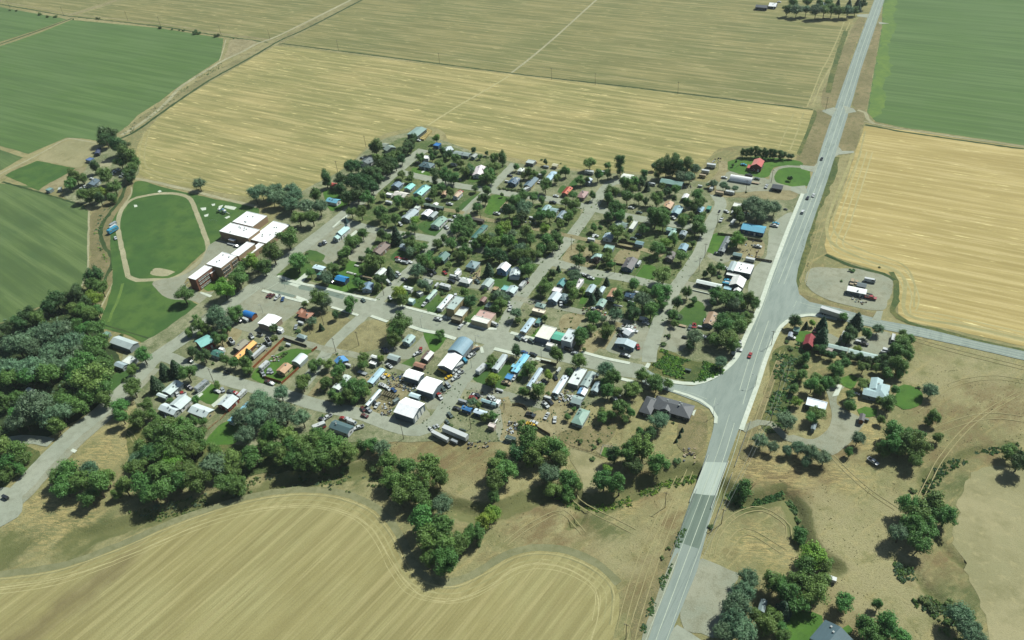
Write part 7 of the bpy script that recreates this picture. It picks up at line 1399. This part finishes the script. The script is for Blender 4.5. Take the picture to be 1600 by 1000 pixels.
tufts('grass_tufts', 'low tufts on the dry bank beside the long street', [(60, 740), (170, 650), (260, 700), (220, 800), (60, 860), (0, 850)], 300, (.15, .4), ('weeds', 'dry'), 23)
tufts('grass_tufts', 'tufts along the brown verges of the far highway', [(1245, 440), (1262, 300), (1300, 180), (1340, 60), (1352, 60), (1310, 240), (1270, 380), (1262, 460)], 400, (.3, .7), 'sg', 24)
def V(ox, oy, s, txt):
    use(ox, oy, s)
    for e in txt.split(';'):
        q = e.split()
        if len(q) >= 5: veh(q[0], float(q[1]), float(q[2]), q[3] if q[3] in 'xynw' else float(q[3]), q[4], sc=float(q[5]) if len(q) > 5 else 1.0)
use(0, 0, 1)
veh('car', 1172, 555, 'y', 'r', label='red car driving up the highway past the leafy corner')
veh('car', 1271, 305, 'y', 'w', label='white car on the highway nearest the loop driveway'); veh('car', 1262, 309, 'n', 'k', label='dark car on the highway just beside the white car')
veh('suv', 1254, 331, 'n', 'w', label='white car on the highway farther from the loop driveway'); veh('car', 1284, 248, 'y', 'k', label='dark car on the far highway near the brown verge turnoff')
V(360, 420, 8, 'car 480 332 y m;car 522 338 y m;pickup 590 355 y w;car 655 378 30 b;camper 190 640 80 w .7;car 112 655 x k;car 820 725 30 s;box 882 682 x w .6;pickup 265 840 60 w;box 370 825 x w .6;camper 480 920 60 w .9;box 725 950 x w .5;box 610 760 x w .8;camper 20 915 70 w .8')
V(280, 480, 8, 'camper 655 430 60 w .8;pickup 905 362 60 w;box 1010 345 x w .6;camper 1115 440 60 w .9;semi 1000 580 0 w .75;camper 1070 745 0 w;pickup 1050 835 60 s;car 1120 795 30 s;pickup 1120 935 x m;car 1150 800 60 s;car 140 675 x g;car 600 810 x k;car 320 975 60 w')
V(220, 560, 8, 'camper 770 365 -5 s 1.2;car 460 445 60 w;car 520 440 60 r;pickup 560 465 60 w;car 590 350 x k;car 615 370 x k;car 960 412 x w;car 1025 392 60 s;car 1180 430 x r;pickup 1130 420 x g;camper 1270 455 0 w .9;car 620 35 x g;tank 310 725 60 w .6;tank 440 765 60 g .7')
V(400, 320, 8, 'car 805 495 60 k;car 845 480 60 k;car 862 462 60 w;car 950 965 x k')
V(540, 400, 8, 'car 655 25 x r;car 740 40 x r;pickup 670 62 x w;suv 745 85 x s;car 800 75 x w;suv 660 222 70 w;pickup 625 250 70 g;van 540 335 60 w;car 222 552 60 g;pickup 1060 165 x w;car 1060 235 x k;camper 1400 205 0 w .8;van 1350 265 x w;suv 1325 315 x k;pickup 1430 290 x w;tank 240 275 x t 1.2;tank 285 285 x t 1.2;car 560 520 50 w;pickup 990 598 y w;box 1140 370 0 w .6;camper 1245 400 x w 1.1;pickup 1155 790 x w;car 1438 880 n w;car 1375 495 30 w;suv 960 150 60 s;car 1110 205 60 k;car 730 290 x k;car 1240 210 60 r')
V(700, 400, 8, 'pickup 45 318 x k;pickup 365 318 60 g;camper 935 375 0 w 1.0;car 762 595 30 w;pickup 778 655 15 w;van 580 855 75 w;pickup 1412 592 30 w;car 1080 860 x w;car 980 300 0 w;car 975 320 60 m;tank 945 672 x k .3')
V(740, 510, 8, 'suv 560 148 75 g;car 635 160 70 w;suv 725 185 70 g;suv 745 355 x k;car 632 325 x b;camper 100 555 -12 w;tank 325 795 x w .8;van 1060 555 0 w .8;car 1025 635 40 k;pickup 410 708 x t;car 1270 335 x s;van 1190 290 x k;car 890 690 70 k;box 925 900 x w .6;car 960 945 60 k;pickup 900 980 60 w;car 1105 850 60 w .6;car 1205 880 60 w .7;car 1130 915 60 s .6;tank 950 250 x g .6;suv 510 640 0 w;car 840 715 x w;pickup 1510 600 x g;car 1015 880 60 g')
V(880, 220, 8, 'camper 325 405 x w;van 490 400 x w;van 1110 548 x w;car 950 895 x g;car 850 835 x w')
V(880, 320, 8, 'car 405 385 x w;box 350 450 x w .8;van 945 745 0 w;pickup 1370 160 60 w;car 250 870 70 w;car 290 885 70 w;car 350 915 x w;car 880 420 x g;camper 380 400 y w .5;car 940 380 x g')
V(720, 220, 8, 'camper 825 620 -20 w;van 1000 440 x w;pickup 990 510 y w;box 575 510 x w .5;car 1190 690 x w;camper 1065 330 x s .6;box 930 270 x t .5;car 750 890 x k;pickup 1150 770 x k;suv 890 970 x w;pickup 450 910 x w;car 615 435 x k')
V(560, 190, 8, 'van 1195 545 x w;car 880 975 x w;car 50 455 x g;car 750 235 x w;car 740 510 x t;pickup 1250 730 x k;car 1280 870 x r;car 555 785 y w;car 1420 660 x k')
V(560, 290, 8, 'van 740 265 30 s;pickup 1140 230 x w;suv 525 485 60 w;pickup 1100 520 60 w;car 1150 430 x w;car 1210 390 60 w;camper 380 220 x w .8;car 870 170 x w;car 1420 705 x w;camper 450 15 x w .3')
V(1060, 220, 7.25, 'box 370 295 x w 1.05;box 305 358 x w .9;box 272 405 x t .8;camper 378 545 y w .9;pickup 998 515 y w;box 465 605 x t .9;camper 580 595 x w .9;car 890 430 x g;flat 870 475 x t;car 520 415 x w;pickup 800 390 x k;pickup 485 895 y w;camper 618 930 -10 w .8;pickup 1085 962 x w;car 1105 935 x c;car 740 270 x c;car 545 800 60 w;car 1215 772 x k .6;box 610 815 y w .5;car 465 795 y k .7;box 245 515 x w .5')
V(1040, 390, 8, 'box 1055 140 x w .9;car 655 50 x w;car 740 225 x w;box 770 415 x w .5;car 780 385 x c;car 365 950 20 r;car 490 880 0 w .7;camper 750 430 x c .6;box 430 965 x w .4')
V(1040, 310, 8, 'pickup 1150 600 x w;pickup 660 692 x g')
V(1000, 480, 6.667, 'camper 985 460 0 s .9;pickup 1015 440 x w;pickup 1040 380 20 w;car 560 190 10 r;car 520 210 0 g;car 655 305 x w;flat 440 190 x t .8;car 470 310 x k .8;box 500 660 x g .5')
V(860, 420, 8, 'camper 955 790 x w .9;pickup 875 770 60 g;car 985 730 x w;car 1050 775 x w;car 1095 975 30 r;car 875 840 60 k;car 1080 555 x w;tank 1005 410 x w .7;box 955 375 x w .6;box 1080 310 x w .7;car 465 90 x k;van 1170 635 x w;car 1190 680 x s;tank 845 470 x w 1.0;car 560 500 x w;car 600 520 x t;box 880 985 60 k .5')
V(880, 540, 6.667, 'car 660 105 x w;car 630 100 x k;van 540 555 40 w;car 575 500 40 w;tank 150 80 x w .5')
V(420, 500, 8, 'car 1510 575 70 w;box 990 570 x w .6;flat 1170 660 x s;pickup 1470 380 60 k;car 1415 710 x w;car 1490 855 70 w;car 1560 875 70 b;car 30 790 x w')
V(560, 500, 8, 'tank 1050 645 75 y 1.15;car 1125 715 -30 y;pickup 1265 665 -30 w;pickup 1220 725 -30 w;pickup 1225 640 -30 w;box 1255 585 -30 w .9;box 1330 510 60 c .7;suv 1120 815 60 s;pickup 1420 440 -20 w;car 1435 395 -30 k;car 1470 370 -30 k;car 1350 430 60 k;flat 1420 355 -30 t 1.0;flat 1480 345 -30 t .8;car 780 370 30 r;pickup 740 420 -30 w;pickup 320 380 60 k;car 385 570 70 w;camper 1540 630 -8 w 1.1;car 350 690 x y;pickup 1000 935 60 r;car 1020 960 60 w;car 1060 860 60 g;car 1010 850 y g;car 1450 940 x w;car 1430 970 x r;car 300 820 x w')
V(660, 590, 8, 'semi 415 725 84 w 1.05;semi 225 755 82 w .75;box 400 805 84 s .6;car 345 465 60 g;car 310 550 60 g .8;van 510 310 x s;pickup 670 220 x k;car 635 265 x r;car 850 250 60 w;car 890 260 60 w;car 430 385 x k;tank 965 165 x w .8;car 1555 475 y w;car 1350 580 x y;car 1395 560 x w;car 100 635 60 w .7;car 150 612 60 s .6;car 190 598 60 w .6;tank 505 655 x g .7;pickup 1350 470 x k;box 1110 775 x g .8;tank 920 545 0 w .6')
V(720, 640, 3.845, 'car 420 90 x y;car 515 40 y w;car 565 60 20 w;pickup 420 30 x k')
V(500, 580, 8, 'pickup 600 480 75 s;car 540 470 60 m;car 690 400 60 k;car 715 425 y w;pickup 95 575 -20 w;camper -10 700 -35 w;car 295 590 x r;pickup 340 600 x w;van 400 640 x w;pickup 487 702 -40 w;car 40 670 60 r;car 780 170 x w;car 560 555 x m;car 30 600 x k')
V(1180, 470, 6.154, 'semi 752 145 80 w 1.1;camper 850 345 -5 w .9;suv 1000 398 x w;pickup 1040 412 x k;van 1322 375 0 w 1.2;box 1270 487 x w .8;car 575 285 0 r;car 865 365 x s;box 1235 495 x w .5;car 350 350 x w')
V(1180, 590, 5, 'pickup 920 655 60 w;box 860 330 x g .5;car 795 125 x w .7')
V(1240, 390, 4.444, 'van 528 218 x w 1.2;suv 405 228 y t 1.2;car 437 228 y t;pickup 535 335 x r 1.2;tank 520 310 x g .8')
V(0, 180, 6.667, 'pickup 845 768 60 w;pickup 885 745 60 w;car 1190 590 x w;pickup 1170 610 60 s;car 1260 640 x s;suv 1280 615 60 w;car 955 660 x w;car 1230 570 x w')
V(140, 260, 6.154, 'camper 228 622 0 c 1.2;box 232 592 0 w .9;box 230 565 0 s .9;car 250 688 60 w;flat 1360 745 x s;car 1410 765 x w')
V(0, 570, 4, 'box 35 830 x k .6')
V(1200, 0, 4, 'car 45 25 x w;pickup 20 45 x w;car 70 12 x w;box 350 30 x w .9')
V(960, 700, 3.333, 'box 1120 685 x w .8')
# poles with their cross arms, lamps
use(0, 0, 1)
for x, y in ((334, 597), (631, 686), (1127, 819), (1039, 793), (557, 590), (736, 670), (774, 614), (1229, 590), (1216, 611), (1204, 660), (1205, 540), (978, 998), (1101, 402), (1120, 355), (1092, 424), (960, 427), (893, 390), (845, 468), (600, 462), (485, 522), (506, 508), (545, 455), (525, 550), (561, 540), (588, 408), (582, 305), (700, 500), (1165, 302), (1046, 530), (572, 230), (528, 270), (1205, 285), (751, 342)): pole(x, y, 11)
for x, y in ((529, 79), (687, 100), (862, 124.5), (1059, 147), (16, 13), (100, 25), (251, 41), (346, 56), (422, 62), (200, 32), (1290, 172), (930, 133)): pole(x, y, 12, desc='lone power pole between the stubble fields')
for x, y, r in ((659, 513, 90), (744, 540, 0), (846, 561, 90), (411, 489, -60), (446, 450, 20), (1180, 604, 180), (1114, 652, 60), (737, 575, 0)): pole(x, y, 8, rz=R_(r), light=True)
wires = MB()
def wire(a, b, h=10.6, r=.035):
    A = Vector((*G(*a), h)); B = Vector((*G(*b), h)); n = 8; pv = A
    for i in range(1, n + 1):
        t = i / n; q = A.lerp(B, t); q.z -= 4 * t * (1 - t) * 1.4; wires.tube(pv, q, r, r, 4); pv = q
pw = [(1229, 590), (1204, 660), (1127, 819), (978, 1130)]
for a, b in zip(pw, pw[1:]):
    for dx in (-3, 3): wire((a[0] + dx, a[1]), (b[0] + dx, b[1]))
for a, b in (((529, 79), (687, 100)), ((687, 100), (862, 124.5)), ((862, 124.5), (1059, 147)), ((1059, 147), (1290, 172))): wire(a, b, 11.4)
tag(wires.build('power_line', M['steel']), 'power lines strung between the wooden poles', 'power line')
# fences
use(280, 480, 8)
fence([(1315, 400), (1000, 700), (865, 832)], 1.9, 'owood', label='stained orange board fence between the trailers and the big lawn')
fence([(1315, 405), (1600, 500)], 1.9, 'wood', label='dark weathered board fence along the gravel alley')
fence([(1060, 885), (1280, 950)], 1.9, 'owood', label='stained board fence facing the lower street')
fence([(1285, 965), (1500, 770)], 1.9, 'owood', label='stained orange board fence beside the narrow street')
use(420, 500, 8); fence([(540, 400), (610, 350)], 1.8, 'owood', label='short stained board fence at the alley corner')
use(880, 320, 8)
fence([(690, 462), (980, 525)], 1.9, 'wood', label='brown board fence on the upper side of the dirt alley'); fence([(650, 520), (945, 578)], 1.9, 'wood', label='brown board fence on the lower side of the dirt alley')
fence([(990, 770), (895, 905)], 1.2, 'track', label='yellow plank fence beside the bright fenced lawn'); fence([(640, 745), (760, 762)], 1.5, 'wood', label='board fence behind the L-shaped dark roof')
use(1040, 310, 8)
fence([(650, 455), (840, 475)], 1.8, 'wood', label='grey board fence above the dark grey mobile home'); fence([(990, 505), (1210, 545)], 1.8, 'wood', label='grey board fence below the sky-blue roof')
fence([(1115, 765), (1330, 802)], 1.8, 'wood', label='green-grey fence between the two highway lots'); fence([(1165, 650), (1115, 765)], 1.6, 'wood', label='fence beside the cluttered motel yard')
use(660, 590, 8); fence([(1125, 352), (1200, 345), (1270, 365), (1310, 405)], 1.8, 'wood', label='curved brown fence beside the pale dirt lane'); fence([(1280, 610), (1440, 640), (1600, 735)], 2.0, 'wood', label='tall brown fence behind the creek tree')
fence([(905, 260), (990, 290), (1030, 340), (1030, 400)], 1.2, 'wood', rail=True, name='rail_fence', label='low curved rail fence by the trailer home')
use(280, 480, 8); fence([(5, 365), (220, 190), (420, 30)], 1.4, 'steel', rail=True, name='rail_fence', label='pale rail fence along the edge of the school lawn')
use(220, 560, 8)
fence([(1000, 770), (1100, 660), (1240, 520)], 1.0, 'owood', rail=True, name='rail_fence', label='reddish rail fence between the brick house and the long lawn'); fence([(770, 960), (860, 880), (980, 780)], 1.1, 'owood', rail=True, name='rail_fence', label='low fence beside the vegetable rows')
lowwall([(645, 500), (760, 430), (880, 320)], .9, .35, 'conc', 'garden_wall', 'low pale wall beside the parked motorhome')
use(1040, 390, 8); lowwall([(338, 512), (545, 560)], .8, .5, 'conc', 'garden_wall', 'low white wall before the long white motel')
use(740, 510, 8); fence([(840, 440), (1040, 490)], 1.8, 'wood', label='dark board fence under the big street tree')
use(0, 0, 1)
fence([(918, 408), (962, 413)], 1.2, 'wood', rail=True, name='rail_fence', label='rail fence at the foot of the bare paddock'); fence([(1160, 255), (1150, 262)], 1, 'wood', rail=True, name='rail_fence', label='short rail fence by the barn house')
fence([(890, 698), (925, 708), (948, 716)], 1.2, 'wood', rail=True, name='rail_fence', label='rail fence at the edge of the pale clearing'); fence([(960, 700), (942, 697), (938, 712)], 1.6, 'steel', rail=True, name='garden_fence', label='netted fence round the kitchen garden')
# play equipment behind the school
use(140, 260, 6.154)
g0 = Vector(G(1255, 438)); r = ob('playground_climber', None, None, (g0.x, g0.y, 0))
for k, (x, y) in enumerate(((0, 0), (3.2, .6), (6, -.4))):
    m = MB()
    for dx in (-.9, .9):
        for dy in (-.9, .9): m.tube((x + dx, y + dy, 0), (x + dx, y + dy, 3.1), .07, .07, 5)
    m.build('tower_frame', M['steel'], r); m = MB(); m.box(x - 1, y - 1, 1.3, x + 1, y + 1, 1.42); m.build('platform', paint((60, 90, 120), 'wall'), r)
    m = MB(); m.add([(x - 1.1, y - 1.1, 2.9), (x + 1.1, y - 1.1, 2.9), (x + 1.1, y + 1.1, 2.9), (x - 1.1, y + 1.1, 2.9), (x, y, 3.7)], [(3, 2, 1, 0), (0, 1, 4), (1, 2, 4), (2, 3, 4), (3, 0, 4)]); m.build('canopy', M['white'] if k != 1 else paint((60, 110, 150), 'roof'), r)
for x, s in ((-1.2, -1), (7.2, 1)):
    m = MB(); m.add([(x, -.4, 1.4), (x, .4, 1.4), (x + 2.6 * s, .4, .3), (x + 2.6 * s, -.4, .3)], [(0, 1, 2, 3), (3, 2, 1, 0)]); m.box(x, -.5, 1.3, x + .1, -.4, 1.6); m.build('slide', M['line'], r)
tag(r, 'grey and white playground climber behind the school', 'playground')
g0 = Vector(G(1160, 535)); r = ob('swing_set', None, None, (g0.x, g0.y, 0)); m = MB(); m.tube((0, 0, 2.4), (6, 1, 2.4), .06, .06, 5)
for x in (0, 6):
    m.tube((x, x / 6 - 1.2, 0), (x, x / 6, 2.4), .05, .05, 5); m.tube((x, x / 6 + 1.2, 0), (x, x / 6, 2.4), .05, .05, 5)
m.build('frame', M['steel'], r)
for k in range(4):
    m = MB(); x = 1 + k * 1.3; m.box(x - .25, x / 6 - .1, .5, x + .25, x / 6 + .1, .56); m.tube((x - .22, x / 6, .55), (x - .22, x / 6, 2.4), .015, .015, 3); m.tube((x + .22, x / 6, .55), (x + .22, x / 6, 2.4), .015, .015, 3); m.build('swing', M['tyre'], r)
tag(r, 'swing set on the lawn behind the school', 'swing set')
# outside stair at the end of the school
use(260, 320, 7.14)
g0 = Vector(G(195, 905)); r = ob('fire_stair', None, None, (g0.x, g0.y, 0)); m = MB()
for k in range(12): m.box(k * .42, 0, .35 * k, k * .42 + .42, 1.3, .35 * k + .06)
m.build('steps', M['steel'], r); m = MB(); m.tube((0, 0, 1), (5, 0, 5.2), .05, .05, 5); m.tube((0, 1.3, 1), (5, 1.3, 5.2), .05, .05, 5); m.build('handrail', M['steel'], r); m = MB(); m.box(5, -.1, 0, 5.1, 0, 4.2); m.box(5, 1.3, 0, 5.1, 1.4, 4.2); m.build('stair_leg', M['steel'], r)
tag(r, 'steel outside stair at the end wall of the school', 'outside stair')
# park benches of the memorial lawn, junk, logs, rocks
use(400, 320, 8)
for k, (x, y) in enumerate([(1248, 765), (1275, 772), (1300, 778), (1330, 786), (1150, 852), (1180, 858), (1205, 866), (1240, 875)]):
    g = G(x, y); r = ob('picnic_table', None, None, (g[0], g[1], ZL[0]), .1); MB().box(-.8, -.4, .7, .8, .4, .78).build('tabletop', M['white'], r)
    for yy in (-.8, .55): MB().box(-.8, yy, .4, .8, yy + .25, .46).build('bench_seat', M['white'], r)
    for xx in (-.6, .5): MB().box(xx, -.75, 0, xx + .1, .75, .42).build('leg', M['steel'], r)
    auto(r, 'white picnic table', 'picnic table', 'picnic tables on the bright lawn')
R = random.Random(5)
def junk(ox, oy, s, area, n, lb, pal=('w', 's', 'k', 'r', 't', 'b', 'g', 'd')):
    use(ox, oy, s); x0, y0, x1, y1 = area; b = MB(); mats = [paint(CN[c][0], 'car') for c in pal] + [M['wood'], M['rock'], M['dark'], M['wood']]
    for i in range(n):
        g = G(R.uniform(x0, x1), R.uniform(y0, y1)); sx, sy, h = R.uniform(.15, .6), R.uniform(.15, .6), R.uniform(.1, .6)
        b.box(g[0] - sx, g[1] - sy, 0, g[0] + sx, g[1] + sy, ZL[0] + h, R.randrange(len(mats)), R.uniform(0, 3))
    tag(b.build('debris', mats), lb, kind='stuff')
junk(560, 500, 8, (340, 680, 560, 860), 60, 'scrap and parts scattered in the cluttered dirt yard')
junk(500, 580, 8, (770, 400, 900, 560), 40, 'junk along the side of the big white workshop', 'wstdg')
junk(560, 500, 8, (560, 800, 720, 900), 45, 'scrap metal beside the joined white shops', 'sgdw'); junk(560, 500, 8, (970, 760, 1080, 960), 30, 'parts piled at the shop wall', 'sgdwr')
junk(560, 500, 8, (1310, 370, 1420, 480), 30, 'machines parked along the arched store', 'sgdwk'); junk(740, 510, 8, (1060, 800, 1240, 990), 60, 'household clutter in the dry trailer yard', 'wwstd')
junk(700, 400, 8, (250, 190, 400, 320), 50, 'stored lumber and clutter in the tan strip', 'ttwds'); junk(860, 420, 8, (400, 480, 700, 600), 60, 'clutter along the gravel alley', 'wrtgd')
junk(1040, 310, 8, (820, 130, 1150, 220), 50, 'white clutter under the big grey-green tree', 'wwsc'); junk(1040, 310, 8, (960, 530, 1180, 760), 40, 'scattered clutter in the dry motel yard', 'tgds')
junk(860, 420, 8, (880, 700, 1070, 800), 40, 'clutter behind the grey metal shop', 'wwsrg'); junk(720, 320, 8, (800, 150, 960, 260), 40, 'garden clutter beside the dirt alley', 'wstrg')
junk(660, 590, 8, (560, 790, 860, 890), 20, 'fallen timber at the edge of the dirt lot', 'ttgd'); junk(660, 590, 8, (1060, 560, 1180, 700), 40, 'pale rubble beside the dirt lane', 'wss')
junk(420, 500, 8, (20, 430, 160, 520), 30, 'stones and pots in the fenced garden', 'wsst'); junk(740, 510, 8, (0, 820, 400, 1000), 14, 'odds and ends by the lane bend', 'wwsr')
junk(880, 220, 8, (1480, 500, 1600, 600), 20, 'clutter beside the long grey-green building', 'wsdt'); junk(720, 640, 3.845, (1340, 230, 1410, 330), 22, 'pale rocks heaped beside the creek', 'td'); junk(1060, 220, 7.25, (380, 200, 480, 270), 14, 'pale heaps at the stubble edge', 'ts')
junk(280, 480, 8, (930, 460, 1100, 560), 30, 'yard clutter between the orange roof and the fence', 'wstdg'); junk(1240, 390, 4.444, (410, 330, 510, 380), 20, 'rows of small plants and junk on the bare pale lot', 'gds')
# ---------------- labels that say where a thing stands
def cname(o): return ''
bynear = {}
for o, desc in AUTO:
    c = Vector(o['_c']) if '_c' in o.keys() else Vector((o.location.x, o.location.y))
    ds = sorted(((p - c).length, n, p) for n, p in LM if (p - c).length > .5)
    d1, n1, p1 = ds[0]; best = None
    for d2, n2, p2 in ds[1:14]:
        a = (c - p1); b = (p2 - p1)
        if a.length < .1 or b.length < .1: continue
        cs = a.normalized().dot(b.normalized())
        sc_ = cs - .004 * d2
        if best is None or sc_ > best[0]: best = (sc_, n2)
    bynear.setdefault((desc, n1, best[1]), []).append((d1, o))
ORD = ['', 'second ', 'third ', 'fourth ', 'fifth ', 'sixth ', 'seventh ', 'eighth ', 'ninth ', 'tenth ', 'eleventh ', 'twelfth ', 'thirteenth ', 'fourteenth ', 'fifteenth ', 'sixteenth ', 'seventeenth ', 'eighteenth ', 'nineteenth ', 'twentieth '] + ['far one '] * 40
for (desc, a, b), l in bynear.items():
    l.sort(key=lambda t: t[0]); a2 = a.replace('the ', '', 1); b2 = b.replace('the ', '', 1)
    for i, (d, o) in enumerate(l):
        s = desc + (' ' if len(l) == 1 else ', ' + (ORD[i] if i else 'first ')) + ('by ' + a2 + ' towards ' + b2 if len(l) == 1 else 'from ' + a2 + ' towards ' + b2)
        w_ = s.split()
        if len(w_) > 16: s = ' '.join(s.replace(' towards ', ' to ').split()[:16])
        o['label'] = s
        if 'group' not in o.keys(): pass
for o in bpy.data.objects:
    if '_c' in o.keys(): del o['_c']
if __name__ == '__main__':
    from collections import Counter
    cc = Counter(o.name.split('.')[0] for o in C.objects if not o.parent)
    print('TOP', cc.most_common(30), len(C.objects), 'tris', sum(len(m.polygons) for m in bpy.data.meshes))
# thin summer haze: one closed box of air round the camera and everything built
hb = MB(); hb.box(-5900, -2900, -6, 5900, 6900, HC + 8)
hz = hb.build('haze', [bpy.data.materials.new('thin_haze')]); hm = hz.data.materials[0]; hm.use_nodes = True
hm.node_tree.nodes.clear(); ho = hm.node_tree.nodes.new('ShaderNodeOutputMaterial'); hv = hm.node_tree.nodes.new('ShaderNodeVolumePrincipled')
hv.inputs['Color'].default_value = (0.80, 0.93, 0.88, 1); hv.inputs['Density'].default_value = 0.00004; hv.inputs['Anisotropy'].default_value = 0.2
hm.node_tree.links.new(hv.outputs[0], ho.inputs['Volume']); tag(hz, 'thin pale haze over the whole plain', kind='stuff')
